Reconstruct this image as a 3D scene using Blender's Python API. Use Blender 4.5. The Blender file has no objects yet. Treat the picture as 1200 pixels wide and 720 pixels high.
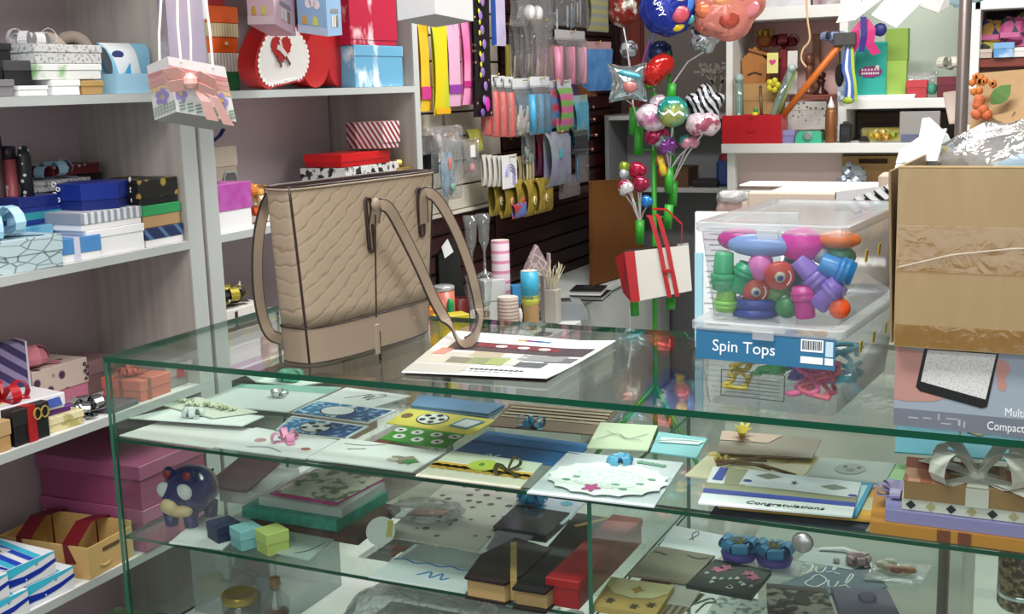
import bpy, math, random
from mathutils import Vector, Matrix, Euler
RND = random.Random(11)
SC = bpy.context.scene
COL = SC.collection
PI = math.pi; H0 = PI / 2
# ---------------------------------------------------------------- camera
cam = bpy.data.cameras.new('camera'); camo = bpy.data.objects.new('camera', cam); COL.objects.link(camo)
F = Vector((-0.42496, 0.88671, -0.18209)); Rv = Vector((0.90372, 0.42712, -0.02921)); U = Vector((-0.05187, 0.17697, 0.98285))
camo.matrix_world = Matrix(((Rv.x, U.x, -F.x, 1.5461), (Rv.y, U.y, -F.y, -1.5505), (Rv.z, U.z, -F.z, 1.45), (0, 0, 0, 1)))
cam.sensor_width = 36; cam.lens = 1404.15 / 1200 * 36; cam.clip_start = .02
SC.camera = camo
# ---------------------------------------------------------------- light
w = bpy.data.worlds.new('World'); SC.world = w; w.use_nodes = True
w.node_tree.nodes['Background'].inputs[0].default_value = (.80, .88, 1, 1); w.node_tree.nodes['Background'].inputs[1].default_value = .25
def lamp(name, loc, sx, sy, power, color=(1, .98, .95), rot=(0, 0, 0)):
    l = bpy.data.lights.new(name, 'AREA'); l.shape = 'RECTANGLE'; l.size = sx; l.size_y = sy; l.energy = power; l.color = color
    o = bpy.data.objects.new(name, l); COL.objects.link(o); o.location = loc; o.rotation_euler = rot
    return o
lamp('ceiling_panel_light', (1.0, -.55, 2.68), 1.2, .3, 60)
lamp('ceiling_panel_light', (1.0, -2.3, 2.68), 1.2, .3, 40)
lamp('ceiling_panel_light', (.55, 1.75, 2.68), 1.0, .3, 60)
lamp('ceiling_panel_light', (1.7, 2.2, 2.68), .9, .3, 45)
lamp('front_fill_light', (1.6, -2.95, 1.55), 2.6, 1.7, 34, (.93, .97, 1), (H0, 0, 0))  # added fill lamp in front of the closed front wall, no window there
SC.view_settings.view_transform = 'Standard'; SC.view_settings.look = 'None'; SC.view_settings.gamma = 1
SC.view_settings.exposure = -0.30
SC.cycles.transparent_max_bounces = 40; SC.cycles.max_bounces = 9; SC.cycles.sample_clamp_indirect = 6
# ---------------------------------------------------------------- materials
def lin(h):
    h = h.lstrip('#')
    return tuple(((c / 12.92) if c <= .04045 else ((c + .055) / 1.055) ** 2.4) for c in (int(h[i:i + 2], 16) / 255 for i in (0, 2, 4))) + (1,)
MATS = {}
def _new(key):
    m = bpy.data.materials.new(key); m.use_nodes = True
    return m, m.node_tree.nodes, m.node_tree.links, m.node_tree.nodes['Principled BSDF']
def M(h, rough=.55, metal=0, bump=0, bscale=60):
    key = f'{h}_{rough}_{metal}_{bump}_{bscale}'
    if key in MATS: return MATS[key]
    m, n, l, p = _new(key)
    p.inputs['Base Color'].default_value = lin(h); p.inputs['Roughness'].default_value = rough; p.inputs['Metallic'].default_value = metal
    if bump: _bump(n, l, p, bump, bscale)
    MATS[key] = m; return m
def _coord(n, l, scale=(1, 1, 1), rot=(0, 0, 0)):
    t = n.new('ShaderNodeTexCoord'); mp = n.new('ShaderNodeMapping'); l.new(t.outputs['Object'], mp.inputs[0])
    mp.inputs['Scale'].default_value = scale; mp.inputs['Rotation'].default_value = rot
    return mp.outputs[0]
def _bump(n, l, p, s, sc):
    t = n.new('ShaderNodeTexNoise'); t.inputs['Scale'].default_value = sc; t.inputs['Detail'].default_value = 3
    l.new(_coord(n, l), t.inputs['Vector'])
    b = n.new('ShaderNodeBump'); b.inputs['Strength'].default_value = s; b.inputs['Distance'].default_value = .004
    l.new(t.outputs[0], b.inputs['Height']); l.new(b.outputs[0], p.inputs['Normal'])
def P(kind, c1, c2, scale=10, thr=.5, rough=.55, rot=(0, 0, 0), sc3=(1, 1, 1), metal=0, soft=.02, bump=0):
    """procedural print: kind = stripe | dots | noise | check | brick | wave | cell | grad"""
    key = f'{kind}{c1}{c2}{scale}{thr}{rough}{rot}{sc3}{metal}{soft}'
    if key in MATS: return MATS[key]
    m, n, l, p = _new('print_' + kind + str(len(MATS)))
    p.inputs['Roughness'].default_value = rough; p.inputs['Metallic'].default_value = metal
    v = _coord(n, l, sc3, rot)
    r = n.new('ShaderNodeValToRGB'); r.color_ramp.elements[0].color = lin(c1); r.color_ramp.elements[1].color = lin(c2)
    r.color_ramp.elements[0].position = max(0, thr - soft); r.color_ramp.elements[1].position = min(1, thr + soft)
    if kind in ('stripe', 'wave'):
        t = n.new('ShaderNodeTexWave'); t.bands_direction = 'X'; t.inputs['Scale'].default_value = scale; t.inputs['Distortion'].default_value = 0 if kind == 'stripe' else 5
        l.new(v, t.inputs[0]); out = t.outputs['Fac']
    elif kind in ('dots', 'cell'):
        t = n.new('ShaderNodeTexVoronoi'); t.inputs['Scale'].default_value = scale
        if kind == 'cell': t.feature = 'DISTANCE_TO_EDGE'
        else: t.inputs['Randomness'].default_value = .55
        l.new(v, t.inputs['Vector']); out = t.outputs['Distance']
    elif kind == 'noise':
        t = n.new('ShaderNodeTexNoise'); t.inputs['Scale'].default_value = scale; t.inputs['Detail'].default_value = 4
        l.new(v, t.inputs['Vector']); out = t.outputs[0]
    elif kind == 'check':
        t = n.new('ShaderNodeTexChecker'); t.inputs['Scale'].default_value = scale; l.new(v, t.inputs[0]); out = t.outputs['Fac']
    elif kind == 'brick':
        t = n.new('ShaderNodeTexBrick'); t.inputs['Scale'].default_value = scale; t.inputs['Mortar Size'].default_value = .03; l.new(v, t.inputs[0]); out = t.outputs['Fac']
    elif kind == 'grad':
        t = n.new('ShaderNodeTexGradient'); l.new(v, t.inputs[0]); out = t.outputs['Fac']
    l.new(out, r.inputs[0]); l.new(r.outputs[0], p.inputs['Base Color'])
    if bump:
        b = n.new('ShaderNodeBump'); b.inputs['Strength'].default_value = bump; b.inputs['Distance'].default_value = .003
        l.new(out, b.inputs['Height']); l.new(b.outputs[0], p.inputs['Normal'])
    MATS[key] = m; return m
def GL(tint='#f2fbf7', f0=.04, haze=0, hazecol='#ffffff', crinkle=0, rough=.02, cap=.9):
    """thin clear sheet: straight-through transparency + Schlick reflection (+ milky diffuse share)"""
    key = f'glass{tint}{f0}{haze}{hazecol}{crinkle}{rough}'
    if key in MATS: return MATS[key]
    m = bpy.data.materials.new('clear_sheet' + str(len(MATS))); m.use_nodes = True; n, l = m.node_tree.nodes, m.node_tree.links
    n.remove(n['Principled BSDF']); out = n['Material Output']
    tr = n.new('ShaderNodeBsdfTransparent'); tr.inputs[0].default_value = lin(tint)
    g = n.new('ShaderNodeBsdfGlossy'); g.inputs['Roughness'].default_value = rough
    lw = n.new('ShaderNodeLayerWeight'); lw.inputs['Blend'].default_value = .5
    pw = n.new('ShaderNodeMath'); pw.operation = 'POWER'; pw.inputs[1].default_value = 5; l.new(lw.outputs['Facing'], pw.inputs[0])
    ma = n.new('ShaderNodeMath'); ma.operation = 'MULTIPLY_ADD'; ma.inputs[1].default_value = (cap - f0); ma.inputs[2].default_value = f0; l.new(pw.outputs[0], ma.inputs[0])
    base = tr.outputs[0]
    if haze:
        d = n.new('ShaderNodeBsdfDiffuse'); d.inputs[0].default_value = lin(hazecol)
        mh = n.new('ShaderNodeMixShader'); mh.inputs[0].default_value = haze; l.new(tr.outputs[0], mh.inputs[1]); l.new(d.outputs[0], mh.inputs[2]); base = mh.outputs[0]
    mx = n.new('ShaderNodeMixShader'); l.new(ma.outputs[0], mx.inputs[0]); l.new(base, mx.inputs[1]); l.new(g.outputs[0], mx.inputs[2])
    if crinkle:
        t = n.new('ShaderNodeTexNoise'); t.inputs['Scale'].default_value = 34; t.inputs['Detail'].default_value = 4; t.inputs['Distortion'].default_value = 1.2
        l.new(_coord(n, l), t.inputs['Vector']); b = n.new('ShaderNodeBump'); b.inputs['Strength'].default_value = crinkle; b.inputs['Distance'].default_value = .02
        l.new(t.outputs[0], b.inputs['Height']); l.new(b.outputs[0], g.inputs['Normal']); l.new(b.outputs[0], lw.inputs['Normal'])
    l.new(mx.outputs[0], out.inputs[0]); MATS[key] = m; return m
# ---------------------------------------------------------------- mesh builder
class B:
    def __init__(s): s.v = []; s.f = []; s.m = []
    def add(s, vs, fs, mi=0):
        o = len(s.v); s.v += [tuple(x) for x in vs]
        for f in fs: s.f.append(tuple(o + i for i in f)); s.m.append(mi)
        return s
    def box(s, c, d, bev=0, mat=None, mi=0):
        hx, hy, hz = d[0] / 2, d[1] / 2, d[2] / 2
        b = min(bev, hx * .49, hy * .49, hz * .49)
        T = (lambda p: p) if mat is None else (lambda p: mat @ Vector(p))
        cx, cy, cz = c
        if b <= 0:
            vs = [(sx * hx, sy * hy, sz * hz) for sx in (-1, 1) for sy in (-1, 1) for sz in (-1, 1)]
            fs = [(0, 1, 3, 2), (4, 6, 7, 5), (0, 4, 5, 1), (2, 3, 7, 6), (0, 2, 6, 4), (1, 5, 7, 3)]
        else:
            vs = []; ix = {}
            for sx in (-1, 1):
                for sy in (-1, 1):
                    for sz in (-1, 1):
                        ix[sx, sy, sz] = len(vs)
                        vs += [(sx * hx, sy * (hy - b), sz * (hz - b)), (sx * (hx - b), sy * hy, sz * (hz - b)), (sx * (hx - b), sy * (hy - b), sz * hz)]
            I = lambda x, y, z, k: ix[x, y, z] + k
            fs = []
            for q in (-1, 1):
                fs.append([I(q, -1, -1, 0), I(q, 1, -1, 0), I(q, 1, 1, 0), I(q, -1, 1, 0)][::q])
                fs.append([I(-1, q, -1, 1), I(-1, q, 1, 1), I(1, q, 1, 1), I(1, q, -1, 1)][::q])
                fs.append([I(-1, -1, q, 2), I(1, -1, q, 2), I(1, 1, q, 2), I(-1, 1, q, 2)][::q])
                for r in (-1, 1):
                    k = q * r
                    fs.append([I(q, r, -1, 0), I(q, r, -1, 1), I(q, r, 1, 1), I(q, r, 1, 0)][::k])
                    fs.append([I(q, -1, r, 0), I(q, 1, r, 0), I(q, 1, r, 2), I(q, -1, r, 2)][::k])
                    fs.append([I(-1, q, r, 1), I(-1, q, r, 2), I(1, q, r, 2), I(1, q, r, 1)][::k])
                    for t in (-1, 1): fs.append([I(q, r, t, 0), I(q, r, t, 1), I(q, r, t, 2)][::k * t])
        return s.add([T((x + cx, y + cy, z + cz)) for x, y, z in vs], fs, mi)
    def prism(s, pts, z0, z1, mi=0, T=None):
        n = len(pts); T = T or (lambda p: p)
        vs = [T((x, y, z0)) for x, y in pts] + [T((x, y, z1)) for x, y in pts]
        return s.add(vs, [tuple(range(n))[::-1], tuple(range(n, 2 * n))] + [(i, (i + 1) % n, n + (i + 1) % n, n + i) for i in range(n)], mi)
    def slab(s, q, th, mi=0):
        a = [Vector(p) for p in q]; n = (a[1] - a[0]).cross(a[-1] - a[0]).normalized() * th; k = len(a)
        vs = a + [p + n for p in a]
        return s.add(vs, [tuple(range(k))[::-1], tuple(range(k, 2 * k))] + [(i, (i + 1) % k, k + (i + 1) % k, k + i) for i in range(k)], mi)
    def tube(s, pts, r, n=6, mi=0, flat=1):
        P_ = [Vector(p) for p in pts]; k = len(P_); rs = r if isinstance(r, (list, tuple)) else [r] * k
        vs = []; up = None
        for i, p in enumerate(P_):
            t = (P_[min(i + 1, k - 1)] - P_[max(i - 1, 0)]).normalized()
            if up is None: up = Vector((0, 0, 1)) if abs(t.z) < .9 else Vector((1, 0, 0))
            a = t.cross(up).normalized(); up = a.cross(t).normalized()
            for j in range(n):
                th = 2 * PI * j / n; vs.append(p + a * math.cos(th) * rs[i] + up * math.sin(th) * rs[i] * flat)
        fs = [(i * n + j, i * n + (j + 1) % n, (i + 1) * n + (j + 1) % n, (i + 1) * n + j) for i in range(k - 1) for j in range(n)]
        return s.add(vs, fs + [tuple(range(n))[::-1], tuple(range((k - 1) * n, k * n))], mi)
    def strip(s, pts, wd, side, th=.001, mi=0):
        """ribbon along pts; side = width direction (one vector or one per point)"""
        k = len(pts); P_ = [Vector(p) for p in pts]; S = [Vector(x).normalized() for x in (side if isinstance(side, list) else [side] * k)]
        W = wd if isinstance(wd, (list, tuple)) else [wd] * k
        vs = []
        for i, p in enumerate(P_):
            t = (P_[min(i + 1, k - 1)] - P_[max(i - 1, 0)]).normalized(); nn = t.cross(S[i])
            nn = nn.normalized() * th / 2 if nn.length > 1e-6 else Vector((0, 0, th / 2)); h = S[i] * W[i] / 2
            vs += [p - h - nn, p + h - nn, p + h + nn, p - h + nn]
        fs = [(i * 4 + j, i * 4 + (j + 1) % 4, i * 4 + 4 + (j + 1) % 4, i * 4 + 4 + j) for i in range(k - 1) for j in range(4)]
        return s.add(vs, fs + [(3, 2, 1, 0), (k * 4 - 4, k * 4 - 3, k * 4 - 2, k * 4 - 1)], mi)
    def lathe(s, prof, c=(0, 0, 0), n=16, mi=0, T=None):
        T = T or (lambda p: p); k = len(prof)
        vs = [T(Vector((c[0] + r * math.cos(2 * PI * j / n), c[1] + r * math.sin(2 * PI * j / n), c[2] + z))) for r, z in prof for j in range(n)]
        fs = [(i * n + j, i * n + (j + 1) % n, (i + 1) * n + (j + 1) % n, (i + 1) * n + j) for i in range(k - 1) for j in range(n)]
        if prof[0][0] > 1e-5: fs.append(tuple(range(n))[::-1])
        if prof[-1][0] > 1e-5: fs.append(tuple(range((k - 1) * n, k * n)))
        return s.add(vs, fs, mi)
    def ball(s, c, r, n=12, mi=0, T=None):
        rx, ry, rz = r if isinstance(r, (tuple, list)) else (r, r, r); T = T or (lambda p: p); h = n // 2
        vs = [T(Vector((c[0] + rx * math.sin(PI * i / h) * math.cos(2 * PI * j / n), c[1] + ry * math.sin(PI * i / h) * math.sin(2 * PI * j / n), c[2] - rz * math.cos(PI * i / h)))) for i in range(h + 1) for j in range(n)]
        return s.add(vs, [(i * n + j, i * n + (j + 1) % n, (i + 1) * n + (j + 1) % n, (i + 1) * n + j) for i in range(h) for j in range(n)], mi)
    def foil(s, rad, th, n=48, rings=7, crink=.05, T=None, mi=0):
        """inflated foil shape: rad(theta)->radius in the x-z plane, puffed along y"""
        T = T or (lambda p: p)
        for sg in (-1, 1):
            vs = []
            for i in range(rings + 1):
                q = i / rings
                for j in range(n):
                    a = 2 * PI * j / n; r = rad(a) * q
                    y = th * math.sqrt(max(0, 1 - q ** 2.2)) * (1 + crink * math.sin(j * 2.399 * 3) * q ** 2 * 2)
                    rr = r * (1 + (crink * .35 * math.sin(j * 5.1) if i == rings else 0))
                    vs.append(T(Vector((rr * math.cos(a), sg * y, rr * math.sin(a)))))
            fs = [((i + 1) * n + j, (i + 1) * n + (j + 1) % n, i * n + (j + 1) % n, i * n + j)[::-sg] for i in range(rings) for j in range(n)]
            s.add(vs, fs, mi)
        return s
    def build(s, name, mat, parent=None, smooth=False, loc=None, rot=None):
        me = bpy.data.meshes.new(name); me.from_pydata(s.v, [], s.f)
        for x in (mat if isinstance(mat, (list, tuple)) else [mat]): me.materials.append(x)
        me.polygons.foreach_set('material_index', s.m)
        if smooth: me.polygons.foreach_set('use_smooth', [True] * len(s.f))
        me.validate(); me.update()
        o = bpy.data.objects.new(name, me); COL.objects.link(o)
        if parent is not None: o.parent = parent
        if loc: o.location = loc
        if rot: o.rotation_euler = rot
        return o
def box(c, d, bev=.0015): return B().box(c, d, bev)
def tag(o, label, cat, group=None):
    o['label'] = label; o['category'] = cat
    if group: o['group'] = group
    return o
def thing(name, label, cat, loc=(0, 0, 0), rot=(0, 0, 0), group=None):
    o = bpy.data.objects.new(name, None); COL.objects.link(o); o.empty_display_size = .02; o.location = loc; o.rotation_euler = rot
    return tag(o, label, cat, group)
def struct(o): o['kind'] = 'structure'; return o
def copy_thing(r, loc, rot, label, group=None):
    c = r.copy(); COL.objects.link(c); c.location = loc; c.rotation_euler = rot; c['label'] = label
    if group: c['group'] = group
    for ch in list(r.children):
        d = ch.copy(); COL.objects.link(d); d.parent = c
        for g in ch.children:
            e = g.copy(); COL.objects.link(e); e.parent = d
    return c
def text(s, size, mat, parent, loc, rot, name='lettering', ext=.0003, shear=0):
    c = bpy.data.curves.new('t', 'FONT'); c.body = s; c.size = size; c.extrude = ext; c.shear = shear; c.align_x = 'CENTER'; c.align_y = 'CENTER'; c.resolution_u = 3
    o = bpy.data.objects.new('t', c); COL.objects.link(o); dg = bpy.context.evaluated_depsgraph_get()
    me = bpy.data.meshes.new_from_object(o.evaluated_get(dg)); bpy.data.objects.remove(o); bpy.data.curves.remove(c)
    me.name = name; me.materials.clear(); me.materials.append(mat)
    q = bpy.data.objects.new(name, me); COL.objects.link(q); q.parent = parent; q.location = loc; q.rotation_euler = rot
    return q
V = Vector
H = PI / 2
def arc(c, a, b, t0, t1, n): return [V(c) + V(a) * math.cos(t0 + (t1 - t0) * i / n) + V(b) * math.sin(t0 + (t1 - t0) * i / n) for i in range(n + 1)]
def spline(pts, k=6):
    P_ = [V(p) for p in pts]; P_ = [P_[0] * 2 - P_[1]] + P_ + [P_[-1] * 2 - P_[-2]]; out = []
    for i in range(1, len(P_) - 2):
        for j in range(k):
            t = j / k; a, b, c, d = P_[i - 1:i + 3]
            out.append(.5 * ((2 * b) + (c - a) * t + (2 * a - 5 * b + 4 * c - d) * t * t + (3 * b - a - 3 * c + d) * t ** 3))
    return out + [P_[-2]]
def bow(b, c, size, wd, loops=4, tails=2, tilt=.5, seed=0, th=.0008, up=(0, 0, 1)):
    """ribbon bow of teardrop loops fanned round a knot (all meeting in the knot)"""
    r = random.Random(seed); c = V(c); up = V(up).normalized(); e1 = up.orthogonal().normalized(); e2 = up.cross(e1)
    for i in range(loops):
        a = 2 * PI * (i + .2 * r.random()) / loops; d = e1 * math.cos(a) + e2 * math.sin(a); sd = up.cross(d)
        tl = tilt * (.7 + .6 * r.random()); L = size * (.85 + .3 * r.random())
        pts = []
        for k in range(11):
            t = k / 10; x = math.sin(PI * t) ** .8 * L; z = math.sin(2 * PI * t) * L * .32
            pts.append(c + d * (x * math.cos(tl) - z * math.sin(tl)) + up * (x * math.sin(tl) + z * math.cos(tl) + .002))
        b.strip(pts, [wd * (.5 + .5 * math.sin(PI * k / 10)) for k in range(11)], sd, th)
    for i in range(tails):
        a = 2 * PI * (i + .35) / max(1, tails) + .6; d = e1 * math.cos(a) + e2 * math.sin(a); sd = up.cross(d)
        b.strip([c + up * .002, c + d * size * .6 + up * .003, c + d * size * 1.2 + up * .001], [wd * .5, wd * .8, wd], sd, th)
    b.ball(c + up * .002, (wd * .4, wd * .4, wd * .35), 8)
    return b
def gift_box(label, loc, rz, wd, dp, h, base, lid, lidh=.42, ribbon=None, rpos=0, bowm=None, bsize=.03, bwid=.01, loops=6, group=None, name='gift_box', cat='box', lip=.002, rx=0, ry=0, cross=True):
    """lidded carton, local -y is its front"""
    t = thing(name, label, cat, loc, (rx, ry, rz), group)
    hb = h * (1 - lidh)
    box((0, 0, hb / 2 + .0005), (wd - lip * 2, dp - lip * 2, hb + .001), .001).build('base', base, t)
    box((0, 0, hb + (h - hb) / 2), (wd, dp, h - hb), .0012).build('lid', lid, t)
    if ribbon:
        b = B().box((rpos, 0, h / 2 + .0006), (bwid, dp + .0016, h + .0004))
        if cross: b.box((0, 0, h / 2 + .0003), (wd + .0016, bwid, h))
        b.build('ribbon', ribbon, t)
    if bowm: bow(B(), (rpos, 0, h + .001), bsize, bwid, loops, seed=len(label)).build('bow', bowm, t)
    return t
def shelf_box(label, y0, y1, xf, dp, z, h, base, lid, rz=0, **k):
    """gift box on a wall shelf: y0..y1 along the shelf, front at xf facing +X"""
    return gift_box(label, (xf - dp / 2, (y0 + y1) / 2, z), H + rz, y1 - y0, dp, h, base, lid, **k)
# ---------------------------------------------------------------- shared materials
WHITE = M('#e8e8e6', .45); PAPER = M('#f0f1f0', .7); KRAFT = M('#b08a58', .75, 0, .15, 90); BLACK = M('#121214', .45)
LAM = P('noise', '#948c86', '#b9b1ab', 6, .5, .55, sc3=(9, 9, .3), soft=.42)
EDGE = M('#b3b7b6', .4); MAUVE = M('#b3a3a9', .75)
CHROME = M('#c8cacc', .15, 1); BRASS = M('#c9a44c', .3, 1)

# ================================================================ setting
struct(B().box((1.5, -1.425, -.01), (4.2, 3.35, .02)).build('floor', P('brick', '#767b78', '#6d726f', .8, .5, .18, soft=.3)))
struct(B().box((1.5, 2.475, -.01), (4.2, 4.45, .02)).build('floor', P('brick', '#c3c9c4', '#b6bcb8', .8, .5, .18, soft=.3)))
struct(B().box((1.5, .8, 2.76), (4.2, 7.8, .04)).build('ceiling', M('#d8d8d4', .8)))
struct(B().box((-.58, .8, 1.37), (.06, 7.8, 2.74)).build('wall_left', M('#8d8084', .8)))
struct(B().box((1.5, 4.45, 1.37), (4.2, .06, 2.74)).build('wall_back', M('#8a8078', .8)))
struct(B().box((3.6, .8, 1.37), (.06, 7.8, 2.74)).build('wall_right', M('#b9b4ae', .8)))
struct(B().box((1.5, -3.1, 1.37), (4.2, .06, 2.74)).build('wall_front', M('#6f6c6a', .8)))
# ---------------------------------------------------------------- shelving units along the left wall
SZ = (1.438, 1.114, .788, .467, .146, 1.77)
def shelving(name, label, ya, yb, pa, pb):
    t = thing(name, label, 'shelving', (-.385, (ya + yb) / 2, 0)); cy = (ya + yb) / 2
    for y, wd in ((ya + pa / 2, pa), (yb - pb / 2, pb)):
        s = B().box((0, y - cy, 1.15), (.30, wd, 2.3)).build('side_panel', LAM, t)
        B().box((.1515, y - cy, 1.15), (.003, wd, 2.3)).build('edge_band', EDGE, s)
    B().box((-.148, 0, 1.15), (.006, yb - ya - pa - pb, 2.29)).build('back_panel', MAUVE, t)
    for z in SZ:
        s = B().box((.0025, (pa - pb) / 2, z + .009), (.295, yb - ya - pa - pb, .018)).build('shelf', WHITE, t)
        B().box((.1515, (pa - pb) / 2, z + .009), (.003, yb - ya - pa - pb, .018)).build('edge_band', EDGE, s)
    return t
shelving('shelving_unit', 'grey wood-grain shelving unit nearest the camera on the left wall', -.95, .567, .04, .047)
shelving('shelving_unit', 'grey wood-grain shelving unit behind the handbag, next to the slatted wall', .581, 1.575, .047, .03)
# ---------------------------------------------------------------- glass display counter
S1, S2, DK = .849, .666, .455
GREEN = M('#0e4a36', .15); GLASS = GL('#f7fcf9', .035, 0)
GREEN2 = M('#2a6653', .2)
ct = thing('display_counter', 'long frameless glass display counter with green glass edges and two inner shelves', 'display counter', (0, 0, 0))
def pane(name, lo, hi, axis, edge=GREEN, glass=GLASS):
    b = B(); c = [(a + q) / 2 for a, q in zip(lo, hi)]; d = [q - a for a, q in zip(lo, hi)]
    b.box(c, d)
    fa = {'x': (0, 1), 'y': (2, 3), 'z': (4, 5)}[axis]
    b.m = [0 if i in fa else 1 for i in range(6)]
    return b.build(name, [glass, edge], ct)
CX = 1.78
pane('top_pane', (0, 0, .9905), (CX, .506, 1.0), 'z')
pane('side_pane', (0, .0, DK), (.008, .506, .990), 'x', GREEN2)
pane('side_pane', (CX - .008, .0, DK), (CX, .506, .990), 'x', GREEN2)
pane('front_pane', (.009, .001, DK), (CX - .009, .007, .990), 'y')
pane('shelf_pane', (.0085, .0075, S1 - .006), (CX - .009, .500, S1), 'z')
pane('shelf_pane', (.0085, .0075, S2 - .006), (.912, .500, S2), 'z')
pane('shelf_pane', (.919, .0075, S2 - .006), (CX - .009, .500, S2), 'z')
pane('divider_pane', (.912, .0075, DK), (.919, .500, S1 - .0065), 'x', GREEN2)
B().box((CX / 2, .256, DK - .012), (CX, .515, .024), .002).build('deck_board', WHITE, ct)
B().box((CX / 2, .256, .2155), (CX - .04, .48, .431), .002).build('plinth', M('#c9cbc8', .5), ct)

# ================================================================ handbag on the counter
LEA = M('#9b8974', .5, 0, .12, 220); LEAS = M('#948270', .45, 0, .1, 260); PIPE = M('#2c1d18', .4); LINING = M('#3a2620', .8)
def leather_embossed():
    m, n, l, p = _new('embossed_leather'); p.inputs['Base Color'].default_value = lin('#a8937c'); p.inputs['Roughness'].default_value = .5
    def wave(rot, sc, dist):
        t = n.new('ShaderNodeTexWave'); t.inputs['Scale'].default_value = sc; t.inputs['Distortion'].default_value = dist; t.inputs['Detail'].default_value = 1; t.inputs['Detail Scale'].default_value = 3
        l.new(_coord(n, l, (1, 1, 1), rot), t.inputs[0]); return t.outputs['Fac']
    a = wave((0, -.98, 0), 14, 2.6); c = wave((0, .4, 0), 9, 1.0)
    mp = n.new('ShaderNodeMath'); mp.operation = 'POWER'; mp.inputs[1].default_value = 9; l.new(a, mp.inputs[0])
    mq = n.new('ShaderNodeMath'); mq.operation = 'MULTIPLY'; l.new(mp.outputs[0], mq.inputs[0]); cm = n.new('ShaderNodeMath'); cm.operation = 'MULTIPLY_ADD'; cm.inputs[1].default_value = .5; cm.inputs[2].default_value = .5; l.new(c, cm.inputs[0]); l.new(cm.outputs[0], mq.inputs[1])
    b = n.new('ShaderNodeBump'); b.inputs['Strength'].default_value = .25; b.inputs['Distance'].default_value = .003; b.invert = True
    l.new(mq.outputs[0], b.inputs['Height']); l.new(b.outputs[0], p.inputs['Normal'])
    r = n.new('ShaderNodeValToRGB'); r.color_ramp.elements[0].color = lin('#a08e79'); r.color_ramp.elements[1].color = lin('#8c7a66'); r.color_ramp.elements[0].position = .3
    l.new(mq.outputs[0], r.inputs[0]); l.new(r.outputs[0], p.inputs['Base Color'])
    return m
BO = V((.394, .217, 1.0005)); BA = math.radians(81); BH = .298
bag = thing('handbag', 'beige embossed leather tote bag with dark piping and two shoulder straps standing on the glass', 'handbag', BO, (0, 0, BA))
BI = Matrix.Rotation(-BA, 3, 'Z'); L = lambda p: BI @ (V(p) - BO)
def bsec(z, off=0):
    t = z / BH; a = .163 + .028 * t + off; d = .052 - .014 * t + off; n = 3.4 + 2.0 * t; cx = .002 + .010 * t
    return a, d, n, cx
def bpt(an, z, off=0):
    a, d, n, cx = bsec(z, off); c, s_ = math.cos(an), math.sin(an)
    return V((cx + a * math.copysign(abs(c) ** (2 / n), c), d * math.copysign(abs(s_) ** (2 / n), s_), z))
NB = 56
def loft(zs, off=0, inner=False):
    b = B(); vs = [bpt(2 * PI * j / NB, z, off) for z in zs for j in range(NB)]
    fs = [(i * NB + j, i * NB + (j + 1) % NB, (i + 1) * NB + (j + 1) % NB, (i + 1) * NB + j)[::-1 if inner else 1] for i in range(len(zs) - 1) for j in range(NB)]
    fs.append(tuple(range(NB))[::1 if inner else -1]); return b.add(vs, fs)
loft([.060 + (BH - .060) * i / 8 for i in range(9)]).build('body', leather_embossed(), bag, True)
bb = loft([.0005, .004, .03, .063], .0012); bb.build('base_panel', LEAS, bag, True)
loft([.075, .15, .22, BH], -.004, True).build('lining', LINING, bag, True)
rim = B(); rv = []
for j in range(NB): rv += [bpt(2 * PI * j / NB, BH, 0), bpt(2 * PI * j / NB, BH, -.004)]
rim.add(rv, [(2 * j, 2 * ((j + 1) % NB), 2 * ((j + 1) % NB) + 1, 2 * j + 1) for j in range(NB)]); rim.build('rim', LEAS, bag)
def ring(z, off, r, m, name): B().tube([bpt(2 * PI * j / NB, z, off) for j in range(NB + 1)], r, 6).build(name, m, bag, True)
ring(BH, .0004, .0016, PIPE, 'rim_piping'); ring(BH - .004, .0006, .0022, LEAS, 'rim_binding'); ring(.063, .0014, .0013, PIPE, 'trim_piping'); ring(.003, .001, .0016, PIPE, 'base_piping')
for an in (PI * 1.115, PI * 1.885): B().tube([bpt(an, .003 + (BH - .003) * i / 12, .001) for i in range(13)], .0021, 6).build('seam_piping', PIPE, bag, True)
# slots that take the straps
for q in ([(431, 236), (439, 233), (446, 238), (446, 291), (440, 293), (433, 288)], [(491, 226), (496, 222), (500, 226), (501, 272), (497, 277), (492, 272)]):
    pass
def nface(x, z, o=.002):
    a, d, n, cx = bsec(z); return V((x, -d * max(0, 1 - abs((x - cx) / a) ** n) ** (1 / n) - o, z))
for xs, z0, z1 in ((-.004, .172, .266), (.140, .182, .270)):
    q = [(xs - .0085, z0 + .006), (xs - .0085, z1 - .004), (xs - .004, z1), (xs + .004, z1), (xs + .0085, z1 - .004), (xs + .0085, z0 + .006), (xs + .004, z0), (xs - .004, z0), (xs - .0085, z0 + .006)]
    s = B().tube([nface(x, z, .002) for x, z in q], .0021, 6).build('strap_slot', PIPE, bag, True)
    B().tube([nface(xs + (x - xs) * .45, z, .003) for x, z in q], .0012, 6).build('slot_edge', PIPE, s)
NV = V((.9, -.42, .12)).normalized()
def strap(wp, wd, name):
    pts = [L(p) for p in spline(wp, 7)]; n = BI @ NV; sides = []
    for i, p in enumerate(pts):
        t = (pts[min(i + 1, len(pts) - 1)] - pts[max(i - 1, 0)]).normalized(); sides.append(t.cross(n).normalized())
    s = B().strip(pts, wd, sides, .0035).build(name, LEAS, bag)
    for sg in (-1, 1): B().tube([p + sd * sg * wd / 2 for p, sd in zip(pts, sides)], .0021, 5).build('strap_edge', PIPE, s, True)
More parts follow.
